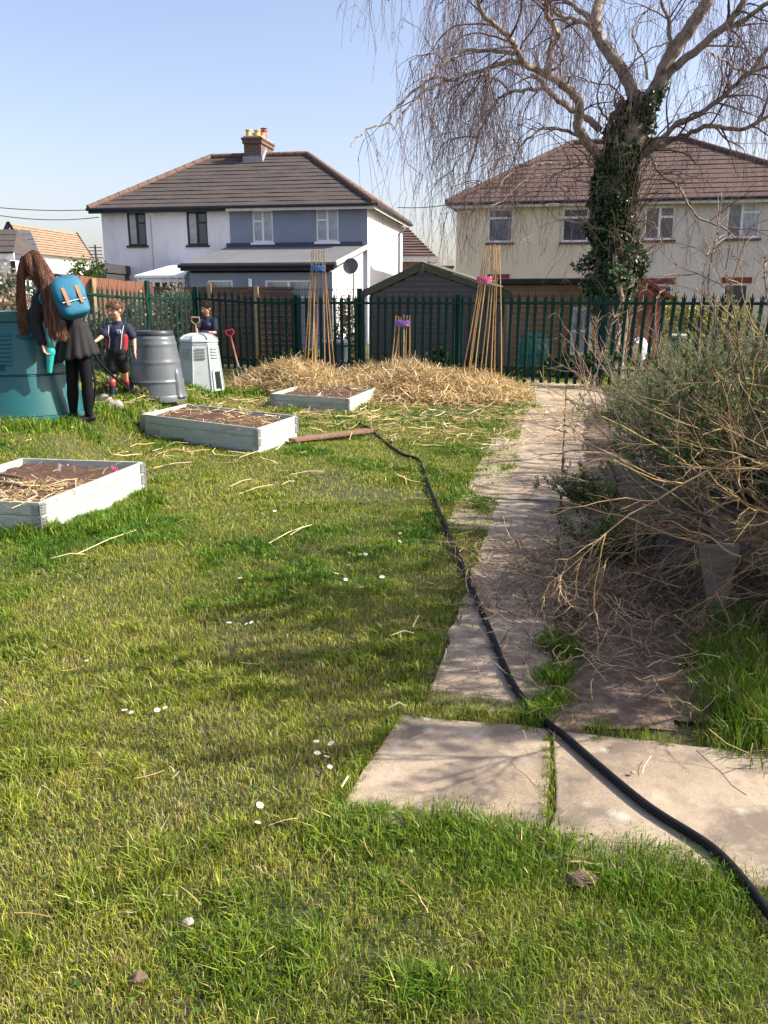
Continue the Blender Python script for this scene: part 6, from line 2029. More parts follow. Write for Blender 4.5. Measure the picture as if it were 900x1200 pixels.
for i, a_ in enumerate((ank1, ank2)):
    m_ = MB(); m_.capsule(a_ + Vector((.02, .04, -.045)), a_ + Vector((-.04, .0, -.055)), .043, .045); m_.capsule(a_ + Vector((-.04, .0, -.055)), a_ + Vector((-.14, -.07, -.075)), .045, .032); m_.capsule(a_ + Vector((0, .02, -.01)), a_ + Vector((0, .02, -.04)), .045, .045)
    m_.build('shoe', m_shoe, wo, remesh=.008)
m_ = MB()
m_.capsule(wst.lerp(pel, .3), chs, 12.0 * px_, 14 * px_, 16); m_.capsule(chs, nck.lerp(chs, .15), 13 * px_, 7 * px_, 16); m_.capsule(chs, shA, .10, .072); m_.capsule(chs, shB, .10, .07)
m_.capsule(shA + Vector((-.03, 0, 0)), elA, .082, .066); m_.capsule(elA, wrA.lerp(elA, .08), .064, .05); m_.capsule(shB, elB, .066, .055); m_.capsule(elB, wrB.lerp(elB, .1), .054, .045)
m_.build('blazer', m_blackc, wo, remesh=.011)
# pleated skirt
m_ = MB(); n = 96; rows = 9; vs = []
wc = J(87, 377); hc = J(88.5, 421)
for i in range(rows + 1):
    t = i / rows; c = wc.lerp(hc, t); rad = (13.0 + 13.5 * t ** .9) * px_
    for k in range(n):
        a = 2 * math.pi * k / n; rr_ = rad * (1 + .05 * t * math.sin(14 * a) + .03 * t * math.sin(5 * a + 1)); 
        vs.append(c + Vector((rr_ * math.cos(a), rr_ * .78 * math.sin(a), -.045 * t * -math.cos(a) + .01 * t * math.sin(14 * a + 1))))
fs = [(i * n + k, i * n + (k + 1) % n, (i + 1) * n + (k + 1) % n, (i + 1) * n + k) for i in range(rows) for k in range(n)]
m_.add(vs, fs); m_.add([vs[k] for k in range(n)], [tuple(range(n))])
sk = m_.build('skirt', m_skirt, wo, smooth=True, angle=180); md = sk.modifiers.new('t', 'SOLIDIFY'); md.thickness = .006
# hair
H1 = [(.13, .05, .022), (.19, .08, .035), (.07, .03, .018), (.32, .15, .065), (.05, .025, .016)]
m_ = MB(); m_.ell(P_(0, -.15, .30), (1.06 * .105, 1.15 * .105, 1.10 * .105), Mx_, 18, 12); m_.ell(P_(0, -.5, -.1), (.085, .08, .12), Mx_); m_.capsule(hd + Vector((.06, -.02, 0)), nck + Vector((.03, -.05, .02)), .075, .07)
m_.build('hair_cap', M('auburn_hair', (.17, .065, .028), (.10, .04, .018), 30, .45, .5, 90, stretch=(3, 3, .6)), wo, remesh=.01)
crown = hd + Vector((-.01, -.03, .12))
HW = [
    ([crown, J(29, 302, -.06), J(25, 318, -.08), J(24, 345, -.08), J(26, 368, -.08), J(29, 394, -.08)], [.012, .020, .018, .014, .010, .007]),
    ([crown, J(28, 303, .10), J(25, 325, .12), J(26, 355, .12), J(29, 385, .1)], [.012, .018, .014, .010, .006]),
    ([crown, J(34, 301, -.10), J(38, 313, -.12), J(44, 324, -.13), J(50, 336, -.15)], [.012, .028, .03, .025, .02]),
    ([crown, J(42, 300, -.09), J(49, 314, -.12), J(56, 332, -.18), J(61, 362, -.24), J(64, 400, -.27)], [.012, .028, .034, .036, .034, .026]),
    ([crown, J(45, 302, -.06), J(54, 318, -.12), J(62, 336, -.2), J(66, 366, -.25), J(72, 398, -.27)], [.012, .022, .026, .028, .030, .024]),
    ([crown, J(46, 304, -.03), J(54, 322, -.07), J(62, 332, -.1), J(68, 345, -.2), J(71, 375, -.29)], [.012, .022, .025, .02, .018, .018]),
    ([crown, J(40, 298, -.06), J(46, 309, -.11), J(52, 322, -.13), J(58, 343, -.2), J(61, 397, -.25)], [.015, .03, .032, .03, .030, .022]),
]
for pts_, sp_ in HW:
    m_ = MB(); q_ = smoothpts(pts_, 4); rr_ = np.interp(np.linspace(0, 1, len(q_)), np.linspace(0, 1, len(sp_)), sp_) * .62
    n_k = int(len(q_) * (.62 if pts_[-1].z < J(0, 390).z else .9)); q_ = q_[:n_k]
    for a_, b_, ra, rb in zip(q_[:-1], q_[1:], rr_[:-1], rr_[1:]): m_.capsule(a_, b_, max(ra, .012), max(rb, .012), 10)
    m_.build('hair_lock', bpy.data.materials['auburn_hair'], wo, remesh=.009)
strandhair(wo, None, HW, 9000, .0024, H1, 5, spread=1, wav=.035)
# backpack
m_bp = M('blue_nylon', (.010, .15, .25), (.008, .12, .20), 8, .6, .3, 60); m_tan = M('tan_leather', (.42, .18, .09), (.34, .14, .07), 12, .6)
bt_ = J(73, 327, -.17); bb_ = J(92, 373, -.24); bc_ = (bt_ + bb_) / 2
bu = (bt_ - bb_).normalized(); bh = (bt_ - bb_).length
bx = Vector((.80, .45, 0)); bx = (bx - bu * bx.dot(bu)).normalized(); bn = bx.cross(bu)
if bn.y > 0: bn = -bn
BP = empty('backpack', bb_); tag(BP, 'bright blue backpack with two tan leather straps worn by the woman', 'backpack')


def sbox(mb, c, hx, hy, hz, ax, e=3.2, nu=28, nv=14):
    vs = []
    sg = lambda v_, p_: math.copysign(abs(v_) ** p_, v_)
    for i in range(nv + 1):
        t = -math.pi / 2 + math.pi * (i + .02) / (nv + .04)
        for k in range(nu):
            a = 2 * math.pi * k / nu; q = 2 / e
            vs.append(c + ax[0] * (hx * sg(math.cos(t), q) * sg(math.cos(a), q)) + ax[1] * (hy * sg(math.cos(t), q) * sg(math.sin(a), q)) + ax[2] * (hz * sg(math.sin(t), q)))
    fs = [(i * nu + k, i * nu + (k + 1) % nu, (i + 1) * nu + (k + 1) % nu, (i + 1) * nu + k) for i in range(nv) for k in range(nu)]
    fs += [tuple(range(nu))[::-1], tuple(nv * nu + k for k in range(nu))]
    mb.add(vs, fs)


hwb = 17.5 * px_
m_ = MB(); sbox(m_, bc_ - bn * .0, hwb, .085, bh * .5, (bx, bn, bu)); m_.build('bag', m_bp, BP, smooth=True, angle=70)
m_ = MB(); sbox(m_, bc_ + bn * .045 + bu * bh * .15, hwb * .99, .075, bh * .36, (bx, bn, bu)); m_.build('flap', m_bp, BP, smooth=True, angle=70)
m_ = MB(); sbox(m_, bc_ + bn * .06 - bu * bh * .30, hwb * .86, .055, bh * .18, (bx, bn, bu)); pk = m_.build('front_pocket', m_bp, BP, smooth=True, angle=70)
m_ = MB(); m_.tube([bc_ + bn * .118 - bu * bh * .14 + bx * hwb * s_ for s_ in (-.75, -.3, .3, .75)], .005, 6); m_.build('zip', m_whitec, BP)
for s_ in (-.42, .45):
    m_ = MB(); pts_ = [bc_ + bx * hwb * s_ + bn * .118 + bu * bh * .20, bc_ + bx * hwb * s_ + bn * .126 - bu * bh * .02, bc_ + bx * hwb * s_ + bn * .124 - bu * bh * .24]
    for a_, b_ in zip(pts_[:-1], pts_[1:]): m_.bar(a_, b_, .032, .008, up=bn)
    m_.build('buckle_strap', m_tan, BP)
m_ = MB(); m_.tube(smoothpts([bt_ + bx * .03, J(66, 322, -.12), J(58, 333, -.12), shA + Vector((0, -.07, .02)), J(60, 366, -.2), bb_ - bx * hwb], 4), .014, 6); m_.build('shoulder_strap', m_bp, BP, smooth=True)
# bottle
m_bot = M('turquoise_plastic', (.03, .42, .38), (.02, .34, .33), 8, .3, spec=.6)
bo0, bo1 = J(58, 437, -.25), J(59.5, 407, -.25); bax = (bo1 - bo0).normalized(); bxx = bax.cross(Vector((0, 1, 0))).normalized(); byy = bax.cross(bxx)
BO = empty('drinks_bottle', bo0); tag(BO, 'turquoise drinks bottle held upside down by the woman', 'bottle')
hL = (bo1 - bo0).length
m_ = MB(); m_.lathe(bo0, [(.012, 0), (.024, .004), (.030, hL * .3), (.036, hL * .55), (.040, hL * .72)], 20, ax=(bxx, byy, bax)); m_.build('cup', m_bot, BO, smooth=True)
m_ = MB(); m_.lathe(bo0 + bax * hL * .72, [(.043, 0), (.047, hL * .1), (.045, hL * .22), (.03, hL * .28), (.01, hL * .3)], 20, ax=(bxx, byy, bax)); m_.build('lid', m_bot, BO, smooth=True)
m_ = MB(); m_.tube(smoothpts([bo1, J(58, 400, -.3), J(56, 392, -.29), J(56, 384, -.28)], 4), .011, 8); m_.build('spout', m_bot, BO, smooth=True)
# thin hose hanging from the bin and running along the grass
hp2_ = [J(106, 412, .3), J(106, 417, .1), J(118, 428, .35), J(135, 444, .75)]
g1 = at(150, 457); g2 = at(175, 470); g3 = at(196, 474)
m_ = MB(); m_.tube(smoothpts([D(106, 396, YW_ + .9), D(108, 411, YW_ + .8), D(120, 428, YW_ + .9), D(138, 446, YW_ + 1.2), D(158, 461, g2.y - .2), Vector((g2.x, g2.y, g2.z + .02)), Vector((g3.x, g3.y, g3.z + .02))], 5), .016, 8)
tag(m_.build('hose', m_hose, smooth=True), 'thinner black hose slanting down from the boy to the grass', 'hose')
m_ = MB(); a_ = D(107, 425, YW_ + .35); b_ = at(107, 487); m_.tube(smoothpts([D(104, 415, YW_ + .2), a_, Vector((a_.x + .02, a_.y, (a_.z + b_.z) / 2)), Vector((b_.x, a_.y, b_.z))], 5), .013, 8)
tag(m_.build('hose', m_hose, smooth=True), 'end of black hose hanging straight down beside the woman', 'hose')

# ---------------- boys


def boy(label, foot, jt, k, look, hairc, striped, seed):
    """jt: dict of joints as (px,py,dy)"""
    Yb = foot.y; q = {n_: D(v_[0], v_[1], Yb + v_[2]) for n_, v_ in jt.items()}; u = 1 / k
    B_ = MB(); L_ = lambda a, b, r1, r2: B_.capsule(q[a], q[b], r1, r2)
    for s_ in 'AB':
        L_('hip' + s_, 'kn' + s_, .066, .046); L_('kn' + s_, 'an' + s_, .045, .028)
        B_.capsule(q['an' + s_] + Vector((0, .02, -.03)), q['an' + s_] + Vector((-.02, -.10, -.05)), .03, .024)
        L_('sh' + s_, 'el' + s_, .035, .03); L_('el' + s_, 'wr' + s_, .029, .02)
        B_.capsule(q['che'], q['sh' + s_], .07, .045)
    L_('pel', 'che', .10, .11); B_.capsule(q['che'], q['nck'], .09, .04); B_.capsule(q['nck'], q['hd'], .042, .045)
    da = (q['wrA'] - q['elA']); fingers(B_, q['wrA'], da, Vector((0, .3, -1)), Vector((0, -1, .1)).cross(da) if False else Vector((.1, -.9, .3)), .82)
    db = (q['wrB'] - q['elB']); fingers(B_, q['wrB'], db, Vector((0, .3, -1)), Vector((.1, -.9, .3)), .82)
    P, Mx = head_to(B_, q['hd'], .106, look, Vector((0, 0, 1)))
    o = B_.build('person', m_skin, remesh=.0085); tag(o, label, 'person')
    face_bits(o, P, Mx, .106, hairc)
    # hair: cap plus short strands
    m_ = MB(); m_.ell(P(0, -.14, .32), (.86 * .106, 1.02 * .106, .90 * .106), Mx, 18, 12); m_.ell(P(0, -.45, -.05), (.80 * .106, .62 * .106, .6 * .106), Mx, 14, 9)
    m_.build('hair', hairc, o, remesh=.009)
    r = np.random.default_rng(seed); n = 900
    vv = r.normal(0, 1, (n, 3)); vv /= np.linalg.norm(vv, axis=1, keepdims=True); vv = vv[(vv[:, 2] > -.1) | (vv[:, 1] < -.2)]; vv = vv[(vv[:, 1] < .75) | (vv[:, 2] > .5)]
    pts_ = np.array([tuple(P(a * .86, b * 1.0 - .12, c * .88 + .32)) for a, b, c in vv]); dd = pts_ - np.array(tuple(q['hd'])); Pp = grow(pts_ - dd * .08, dd + [.01, -.04, .02], np.full(len(vv), .03), 4, .35, .5, r)
    V, Fq = tubes(Pp, np.full((len(vv), 4), .0025), 3); ac = Acc(); hc_ = hairc['hc']; ac.add(V, Fq, np.repeat(pick([tuple(hc_), tuple(c_ * 1.5 for c_ in hc_)], len(vv), r=r), 12, 0)); ac.build('hair_strands', m_hairA, o)
    m_ = MB(); m_.capsule(q['pel'] + Vector((0, 0, .02)), q['che'], .115, .126, 16); m_.capsule(q['che'], q['nck'] - Vector((0, 0, .03)), .11, .06, 16)
    for s_ in 'AB':
        m_.capsule(q['che'], q['sh' + s_], .10, .062); m_.capsule(q['sh' + s_], q['sh' + s_].lerp(q['el' + s_], .72), .060, .058)
    m_.build('shirt', m_navy, o, remesh=.009)
    if striped:
        for s_ in (-1, 1):
            m_ = MB()
            m_.capsule(q['che'] + Vector((.092 * s_, -.025, -.04)), q['pel'] + Vector((.088 * s_, -.02, .03)), .052, .052, 12)
            m_.build('red_side_panel', m_redc, o, remesh=.009)
            m_ = MB(); m_.tube(smoothpts([q['sh' + ('A' if s_ < 0 else 'B')] + Vector((-.02 * s_, -.075, .03)), q['che'] + Vector((.085 * s_, -.105, .0)), q['che'] + Vector((.075 * s_, -.108, -.08)), q['pel'] + Vector((.075 * s_, -.10, .04))], 4), .0045, 6); m_.build('white_piping', m_whitec, o, smooth=True)
    m_ = MB(); c = q['che'] + Vector((.055, -.122, .03)); m_.box(c, (.055, .012, .045)); m_.build('badge', m_whitec if striped else M('blue_badge', (.25, .35, .6)), o, bevel=.004)
    m_ = MB()
    for k_ in range(3): m_.box(c + Vector((0, -.0075, .012 - .012 * k_)), (.04 - .008 * (k_ == 1), .003, .004))
    m_.build('badge_marks', m_navy, o)
    # shorts
    m_ = MB(); m_.capsule(q['pel'] + Vector((-.03, 0, .02)), q['pel'] + Vector((.03, 0, .02)), .112, .112, 14)
    for s_ in 'AB': m_.capsule(q['hip' + s_], q['hip' + s_].lerp(q['kn' + s_], .62), .088, .085, 14)
    m_.build('shorts', m_blackc if striped else m_navy, o, remesh=.01)
    for s_ in 'AB':
        m_ = MB(); m_.capsule(q['kn' + s_].lerp(q['an' + s_], .50), q['an' + s_], .045, .036, 12); m_.build('sock', m_navy, o, remesh=.009)
        m_ = MB(); m_.capsule(q['kn' + s_].lerp(q['an' + s_], .42), q['kn' + s_].lerp(q['an' + s_], .52), .046, .046, 12); m_.build('sock_top', m_redc, o, remesh=.009)
        m_ = MB(); m_.capsule(q['an' + s_] + Vector((0, .03, -.03)), q['an' + s_] + Vector((-.02, -.12, -.045)), .04, .033, 12); m_.build('shoe', m_shoe, o, remesh=.009)
    return o, q


m_brownh = M('brown_hair', (.14, .075, .045), rough=.6); m_brownh['hc'] = (.20, .11, .06)
m_darkh = M('dark_hair', (.035, .022, .016), rough=.6); m_darkh['hc'] = (.05, .03, .02)
fb1 = at(132, 466)
boy('boy in navy and red sports kit standing behind the grey bin', fb1, dict(
    anA=(131.5, 461, 0), knA=(131.5, 440, 0), hipA=(132, 419, 0), anB=(149, 459, .35), knB=(146, 437, .12), hipB=(142.5, 419, 0),
    pel=(137.5, 412, 0), che=(138, 391, .0), nck=(138.5, 377, 0), hd=(134.5, 363.5, -.02), shA=(128, 384, -.02), shB=(149, 384, 0),
    elA=(120, 394, -.12), wrA=(112, 400, -.22), elB=(157, 397, .03), wrB=(158, 410, -.05)), ppm(fb1), Vector((-.4, -.9, -.15)), m_brownh, True, 1)
fb2 = at(243, 449); fb2 = Vector((D(243, 380, 15.3).x, 15.3, 0))
o2, q2_ = boy('boy in navy shirt leaning on the pale compost bin', fb2, dict(
    anA=(238, 450, 0), knA=(238, 428, -.02), hipA=(238, 407, 0), anB=(247, 450, 0), knB=(247, 428, 0), hipB=(247, 407, 0),
    pel=(243, 401, 0), che=(243, 382, -.03), nck=(242.5, 371, -.03), hd=(241, 361.5, -.07), shA=(235, 376, -.04), shB=(251, 376, -.04),
    elA=(230, 386, -.15), wrA=(231, 389, -.33), elB=(252, 390, -.15), wrB=(241, 389, -.32)), 70, Vector((-.35, -.9, -.2)), m_darkh, False, 2)
m_glove = M('dark_glove', (.03, .03, .035), rough=.8)
m_ = MB(); fingers(m_, q2_['wrB'] + Vector((.01, 0, 0)), q2_['wrB'] - q2_['elB'], Vector((0, .3, -1)), Vector((.1, -.9, .3)), 1.0); m_.capsule(q2_['wrB'], q2_['elB'].lerp(q2_['wrB'], .8), .026, .028); m_.build('glove', m_glove, o2, remesh=.008)
# the tool he holds, its end inside the open top behind the lid
tt = D(229, 372, 15.0); tbt = D(231, 440, 15.0)
tool('spade', 'spade with pale wooden D-handle held upright by the leaning boy', 'spade', tt, tbt, .2, M('pale_wood_handle', (.50, .32, .17), rough=.6), m_ash, fork=False)
sp = [o for o in bpy.data.objects if o.name == 'spade'][0]
m_ = MB(); m_.box(tbt + Vector((0, 0, .12)), (.18, .012, .26)); m_.build('blade', m_steel, sp, bevel=.005)
# ------------------------------------------------------------------ planter and shrubs on the right
rs = np.random.default_rng(321)
m_oldw = M('grey_weathered_wood', (.26, .23, .18), (.17, .15, .12), 5, .9, .5, 40, stretch=(1, 1, 7))
pc = at(834, 730)
PL = empty('wooden_planter', (pc.x + .6, pc.y + .9, 0)); tag(PL, 'grey weathered wooden trough planter on tapering legs under the dry branching shrub', 'planter')
front = Vector((.97, -.05, 0)).normalized(); backd = Vector((.25, .97, 0)).normalized()
kq = 1 / ppm(pc)
Lf, Lb = .95, 1.5
zr_, zb0 = .40, .16      # rim and keel of the V-shaped trough


def trug(u, v, z):
    return pc + front * u + backd * v + Vector((0, 0, z))


for k in range(4):       # sloping side boards, left and right
    t0, t1 = k / 4, (k + .95) / 4
    for s_ in (0, 1):
        U = lambda t: (Lf / 2 - .10) * (1 - t) if s_ == 0 else Lf - (Lf / 2 - .10) * (1 - t)
        a0, a1 = U(t0), U(t1); th_ = .02 if s_ == 0 else -.02
        m_ = MB(); z0, z1 = zb0 + (zr_ - zb0) * t0, zb0 + (zr_ - zb0) * t1
        m_.prism([trug(a0, .06, z0), trug(a1, .06, z1), trug(a1 + th_, .06, z1), trug(a0 + th_, .06, z0)], backd * (Lb - .12)); m_.build('plank', m_oldw, PL)
for v_ in (.075, Lb - .095):
    m_ = MB(); m_.prism([trug(Lf / 2 - .08, v_, zb0), trug(Lf / 2 + .08, v_, zb0), trug(Lf - .03, v_, zr_ - .01), trug(.03, v_, zr_ - .01)], backd * .02); m_.build('end_board', m_oldw, PL)
for (u_, v_, sg_) in ((0, 0, 1), (Lf, 0, -1), (0, Lb, 1), (Lf, Lb, -1)):      # tapering legs
    m_ = MB(); w0, w1 = .055, .20
    q_ = [trug(u_, v_, -.02), trug(u_ + sg_ * w0, v_, -.02), trug(u_ + sg_ * (w1 - .10), v_, zr_), trug(u_ - sg_ * .10, v_, zr_)]
    m_.prism(q_ if sg_ > 0 else q_[::-1], backd * .045); m_.build('leg', m_oldw, PL, bevel=.004)
m_ = MB(); m_.prism([trug(.06, .1, .33), trug(Lf - .06, .1, .33), trug(Lf - .06, Lb - .1, .33), trug(.06, Lb - .1, .33)], (0, 0, .03)); tag(m_.build('soil', m_dirt), 'dark soil in the weathered planter', kind='stuff')


def needle_shrub(label, name, cat, c, rad, h, nst, leafn, cols, L, W, seed, lean=(0, 0), group=None, stemc=(.16, .11, .07), gather=.6, z0=None):
    """upright sprigs clothed in narrow leaves"""
    r = np.random.default_rng(seed)
    z0 = float(g(c[0], c[1])) if z0 is None else z0
    root = empty(name, (c[0], c[1], z0)); tag(root, label, cat, group)
    b = np.stack([c[0] + r.normal(0, rad * .45, nst), c[1] + r.normal(0, rad * .45, nst), np.full(nst, z0)], 1)
    d = np.stack([(b[:, 0] - c[0]) * 1.3 + lean[0] + r.normal(0, .28, nst), (b[:, 1] - c[1]) * 1.3 + lean[1] + r.normal(0, .28, nst), np.full(nst, gather + .3)], 1)
    P = grow(b, d, r.uniform(.55, 1.1, nst) * h, 12, .11, -.03, r)
    a = Acc(); V, Fq = tubes(P, np.tile(np.linspace(.006, .002, 12), (nst, 1)), 4); a.add(V, Fq, np.repeat(pick([stemc, tuple(k * 1.6 for k in stemc)], nst, r=r), 48, 0))
    # side sprigs
    ns = nst * 5; i = r.integers(0, nst, ns); k = r.integers(3, 11, ns); bb = P[i, k]; pd = P[i, k] - P[i, k - 1]; pd /= np.linalg.norm(pd, axis=1, keepdims=True)
    Q = grow(bb, pd + perp(pd, ns, r) * .8 + [0, 0, .3], r.uniform(.08, .28, ns) * h, 6, .1, -.05, r)
    V, Fq = tubes(Q, np.tile(np.linspace(.0028, .0012, 6), (ns, 1)), 3); a.add(V, Fq, np.repeat(pick([stemc, (.2, .22, .1)], ns, r=r), 18, 0))
    a.build('stems', m_twig, root)
    j = r.integers(0, ns, leafn); t = r.uniform(0, 4.999, leafn); kk = t.astype(int); f_ = (t - kk)[:, None]
    C = Q[j, kk] * (1 - f_) + Q[j, kk + 1] * f_; ld = Q[j, kk + 1] - Q[j, kk]; ld /= np.linalg.norm(ld, axis=1, keepdims=True)
    d = ld + perp(ld, leafn, r) * .9
    V, Fq = leafs(C, d, r.uniform(.6, 1.2, leafn) * L, np.full(leafn, W), r, .08)
    sf = r.normal(1, .3, nst).clip(.45, 1.8)[i[j]][:, None]; cc = pick(cols, leafn, r=r, jit=.25) * sf
    a = Acc(); a.add(V, Fq, np.repeat(cc, 4, 0)); a.build('leaves', m_leaf, root)
    return root


RO = [(.085, .15, .04), (.14, .21, .06), (.045, .085, .025), (.19, .26, .08), (.18, .22, .12)]
LV = [(.17, .21, .12), (.24, .27, .17), (.10, .14, .07), (.28, .28, .19)]
gp = 'evergreen herb bushes in the right-hand bed'
needle_shrub('tall dark rosemary bush behind the dry yellow branches', 'rosemary_bush', 'bush', (2.65, 5.5), .46, 1.2, 190, 62000, RO, .034, .0042, 1, (-.15, 0), gp)
needle_shrub('rosemary bush at the right edge with upright leafy shoots', 'rosemary_bush', 'bush', (3.3, 6.3), .5, 1.4, 190, 60000, [(.15, .20, .05), (.22, .25, .07), (.09, .13, .04), (.06, .09, .03)], .034, .0034, 2, (0, 0), gp)
needle_shrub('greyish rosemary bush just beyond the planter', 'rosemary_bush', 'bush', (2.85, 7.3), .44, 1.0, 130, 34000, RO[:3] + LV[:2], .032, .0026, 3, (-.2, 0), gp)
needle_shrub('grey lavender bush halfway along the path', 'lavender_bush', 'bush', (3.3, 8.9), .48, .85, 130, 18000, LV, .035, .003, 4, (-.15, 0), gp)
needle_shrub('last grey lavender bush at the far end of the path', 'lavender_bush', 'bush', (3.8, 11.0), .55, .9, 120, 15000, LV + RO[:1], .04, .0035, 5, (-.1, 0), gp)
needle_shrub('tall green rosemary with shoots above the fence rail at the right', 'rosemary_bush', 'bush', (4.4, 9.3), .55, 1.5, 140, 20000, RO, .04, .0032, 6, (0, 0), gp)
needle_shrub('pale green bush between rosemary and fence', 'rosemary_bush', 'bush', (4.6, 12.2), .7, 1.15, 140, 16000, RO + LV[:1], .045, .004, 7, (0, 0), gp)
needle_shrub('low leafy sprawl creeping onto the path slabs', 'creeping_plant', 'bush', (1.75, 6.3), .18, .42, 45, 4500, [(.10, .16, .05), (.16, .22, .08), (.06, .1, .03)], .03, .004, 8, (-.6, 0), None, gather=.15)
needle_shrub('small green plant below the dry branches at the path side', 'creeping_plant', 'bush', (1.45, 4.95), .2, .42, 50, 5000, [(.09, .16, .04), (.14, .22, .06), (.06, .1, .03)], .028, .004, 9, (-.3, -.2), None, gather=.25)


needle_shrub('leafy yellow-green herb growing in the planter behind the dry twigs', 'herb_bush', 'bush', (pc.x + .85, pc.y + 1.0), .3, .95, 110, 11000, [(.13, .20, .045), (.20, .27, .07), (.08, .13, .03)], .045, .006, 12, (-.1, 0), None, z0=.28)

# dry yellow branches
def dry_shrub(label, c, z0, n, dirs, Lr, seed, cols, r0=.010, droop=.03, kids=4, sub=2, wig=.10):
    r = np.random.default_rng(seed)
    root = empty('dry_shrub', (c[0], c[1], z0)); tag(root, label, 'shrub')
    b = np.stack([c[0] + r.normal(0, .12, n), c[1] + r.normal(0, .15, n), np.full(n, z0)], 1)
    dd = np.array([dirs[k] for k in r.integers(0, len(dirs), n)]) + r.normal(0, .16, (n, 3))
    L = r.uniform(*Lr, n); P = grow(b, dd, L, 14, wig, droop, r)
    a = Acc(); V, Fq = tubes(P, r.uniform(.55, 1.1, n)[:, None] * np.linspace(r0, r0 * .3, 14)[None], 6); a.add(V, Fq, np.repeat(pick(cols, n, r=r), 84, 0))
    lev = P; ll = L; rad = r0 * .45; K = 14
    for s_ in range(sub):
        m = len(lev) * kids; i = r.integers(0, len(lev), m); k = r.integers(3 if s_ == 0 else 1, K, m); bb = lev[i, k]; pd = lev[i, k] - lev[i, k - 1]; pd /= np.linalg.norm(pd, axis=1, keepdims=True)
        l2 = ll[i] * r.uniform(.18, .45, m); Q = grow(bb, pd + perp(pd, m, r) * .65, l2, 8, .13, droop * .6, r)
        V, Fq = tubes(Q, np.tile(np.linspace(rad, rad * .35, 8), (m, 1)), 4); a.add(V, Fq, np.repeat(pick(cols, m, r=r), 32, 0)); lev = Q; ll = l2; rad *= .55; K = 8
    a.build('branches', m_twig, root)
    return root


DY = [(.42, .29, .11), (.30, .20, .09), (.46, .34, .16), (.17, .12, .07), (.22, .14, .09), (.14, .10, .07)]
bx0 = (pc.x + .75, pc.y + .55)
dry_shrub('dry yellow-brown shrub fanning out of the planter over the path', bx0, .30, 20,
          [(-1, .5, .55), (-1, .1, .35), (-.8, .9, .8), (-1, -.1, .15), (-.5, .8, 1.0), (-.9, .3, .8), (-1.0, .2, .05), (-.2, .5, 1.1)], (.8, 1.75), 61, DY, .0085, .03, 4, 2)
dry_shrub('low dry branches drooping from the planter edge to the dirt', (pc.x + .3, pc.y + .25), .30, 12,
          [(-1, .15, .25), (-1, -.2, .2), (-.8, .4, .3), (-.8, -.4, .25)], (.5, 1.15), 62, DY, .007, .11, 4, 2, .14)
dry_shrub('dry yellow shrub at the right edge leaning into view', (3.0, 4.9), .2, 14,
          [(-.7, .3, 1.1), (-.9, .5, .8), (-.3, .3, 1.2), (-1, .2, .6)], (.9, 1.9), 63, DY, .009, .02, 4, 2)
dry_shrub('pinkish wiry shrub arching at the far end of the path', (2.95, 10.6), .0, 12,
          [(-.6, .2, 1.2), (-.9, 0, .9), (-.2, 0, 1.2), (.3, 0, 1.1)], (.8, 1.5), 64, [(.36, .25, .19), (.28, .18, .13)], .007, .03, 3, 2)
dry_shrub('brown twiggy shrub added out of frame at the right to shade the lawn', (2.5, 3.55), .0, 40,  # added beyond the frame for its shadow on the lawn
          [(-.3, .2, 1.3), (.3, .2, 1.2), (-.6, 0, 1.1), (0, -.3, 1.2), (.5, .3, 1.0)], (1.0, 1.9), 65, DY, .010, .03, 6, 3)
needle_shrub('dense green bush added out of frame at the right for its shadow', 'rosemary_bush', 'bush', (2.95, 3.9), .42, 1.3, 160, 22000, RO, .035, .004, 10, (0, 0), gp)  # another out-of-frame bush, added to shade the lawn
dry_shrub('matted brown twigs hanging over the front of the planter', (pc.x + .6, pc.y + .10), .34, 70,
          [(-.3, -1, .3), (.3, -1, .25), (-.8, -.6, .3), (.7, -.4, .3)], (.3, .7), 66, [(.30, .18, .09), (.20, .12, .07), (.40, .27, .13)], .006, .12, 4, 2, .16)
dry_shrub('reddish dead twigs heaped on the rim above the planter leg', (pc.x + .22, pc.y + .16), .38, 34,
          [(-1, -.3, .35), (-.5, -.8, .4), (.6, -.6, .35), (-1, .4, .4), (1, .2, .5)], (.25, .6), 67, [(.34, .19, .10), (.24, .13, .07), (.44, .29, .14)], .0055, .05, 4, 2, .2)
for i_, (bx_, by_, hh_) in enumerate(((3.75, 3.72, 3.0), (4.95, 5.5, 3.0), (6.0, 7.4, 3.0))):  # unseen evergreens, added out of view to throw shadows over lawn and path
    needle_shrub(('unseen narrow evergreen added outside the right edge to shade the lawn', 'second unseen evergreen added outside the right edge to shade the grass', 'third unseen evergreen added outside the right edge to shade the path')[i_], 'unseen_shade_bush', 'bush', (bx_, by_), .4, hh_ + .5, 110, 22000, RO, .07, .018, 90 + i_, (0, 0), 'unseen tall evergreens added for their shadows', gather=3.2)
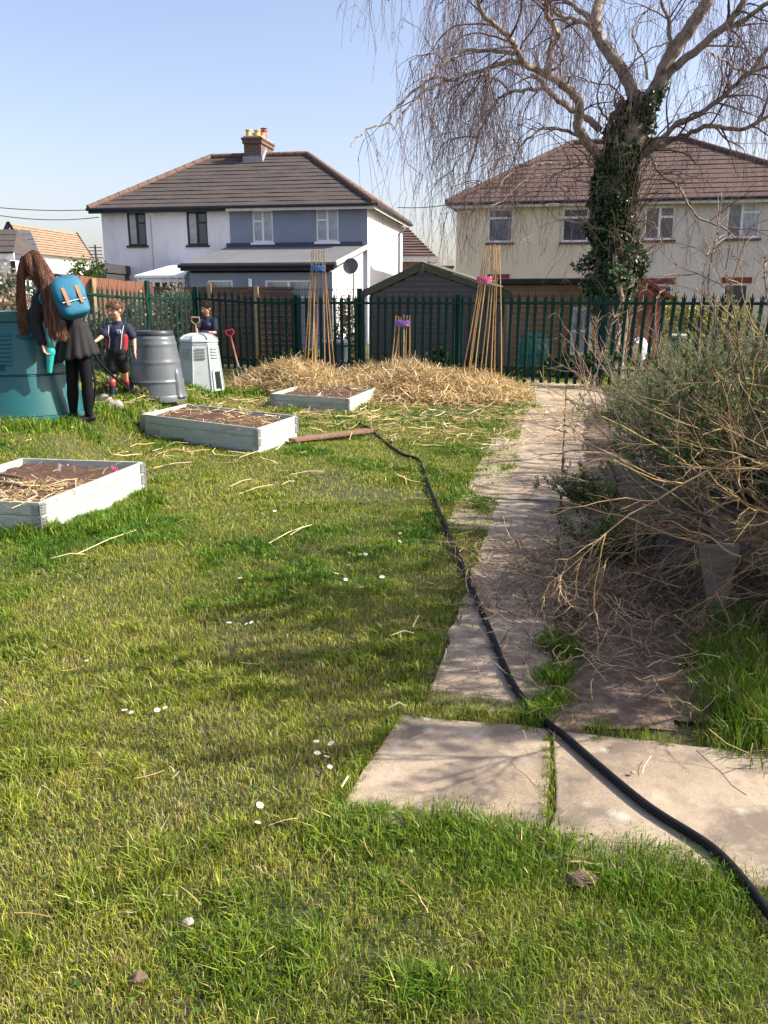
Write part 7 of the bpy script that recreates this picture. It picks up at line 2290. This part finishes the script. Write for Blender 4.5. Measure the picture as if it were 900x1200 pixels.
# saplings: thin upright budding stems
for i, (pts_, r_) in enumerate((([(852, 470), (846, 430), (836, 400), (838, 370), (830, 340), (834, 300), (840, 275), (846, 228)], .010), ([(812, 470), (818, 420), (822, 360), (826, 310), (834, 280)], .006),
        ([(905, 400), (899, 350), (896, 320), (897, 300)], .008), ([(776, 470), (772, 430), (768, 390), (770, 350), (779, 335)], .006), ([(671, 480), (690, 458), (702, 430), (712, 400), (720, 372), (740, 330)], .006), ([(862, 470), (852, 400), (853, 350), (850, 320)], .006), ([(705, 470), (700, 440), (703, 415), (697, 392), (700, 375)], .006))):
    Ys = (5.6, 6.2, 5.2, 7.5, 9.5, 5.8, 11.0)[i]
    P3 = [D(x, y, Ys + .02 * k) for k, (x, y) in enumerate(pts_)]; b = Vector((P3[0].x + .05, Ys, 0)); P3 = [b] + P3
    labs = ['tallest thin budding sapling rising in front of the right pair of houses', 'slender sapling shoot left of the tallest one', 'thin sapling shoot at the very right edge', 'thin pinkish shoot rising before the yellow hedge', 'curved shoot leaning right below the ivy trunk', 'short sapling shoot right of the tallest one', 'upright wiry shoot at the far end of the path']
    root = empty('sapling', b); tag(root, labs[i], 'sapling')
    sp_ = smoothpts(P3, 4); m_ = MB(); m_.tube(sp_, list(np.linspace(r_, r_ * .35, len(sp_))), 6); m_.build('stem', m_bark, root, smooth=True)
    Pn = np.array([tuple(v) for v in sp_]); n = 26; i_ = rs.integers(len(Pn) // 4, len(Pn) - 1, n); bb = Pn[i_]; dd = Pn[i_ + 1] - bb; dd /= np.linalg.norm(dd, axis=1, keepdims=True)
    Q = grow(bb, dd + perp(dd, n, rs) * .9, rs.uniform(.03, .22, n), 5, .12, -.04, rs); V, Fq = tubes(Q, np.tile(np.linspace(.0035, .0015, 5), (n, 1)), 4)
    a = Acc(); a.add(V, Fq, np.repeat(pick([(.30, .20, .15), (.40, .28, .18)], n, r=rs), 20, 0))
    bi = rs.integers(len(Pn) // 4, len(Pn), 60); V, Fq = leafs(Pn[bi], rs.normal(0, .6, (60, 3)) + [0, 0, .8], rs.uniform(.012, .025, 60), np.full(60, .005), rs); a.add(V, Fq, np.repeat(pick([(.5, .38, .25), (.3, .2, .14)], 60, r=rs), 4, 0))
    a.build('side_shoots', m_twig, root)
# dead leaf litter/grass heap under the branches
ta = Acc(); n = 3200; x = rs.normal(pc.x - .4, .4, n); y = rs.normal(pc.y + .4, .6, n)
strands(ta, x, y, np.full(n, .05) + rs.uniform(0, .05, n), rs.uniform(.05, .3, n), rs.uniform(.001, .003, n), [(.30, .20, .11), (.20, .13, .08), (.42, .30, .16), (.12, .08, .05)], .25, 5, .3, rs)
tag(ta.build('dead_twigs', m_straw), 'mat of fallen brown twigs beside the wooden planter', kind='stuff')
# grass and weeds right of the path in the bed
lawn()
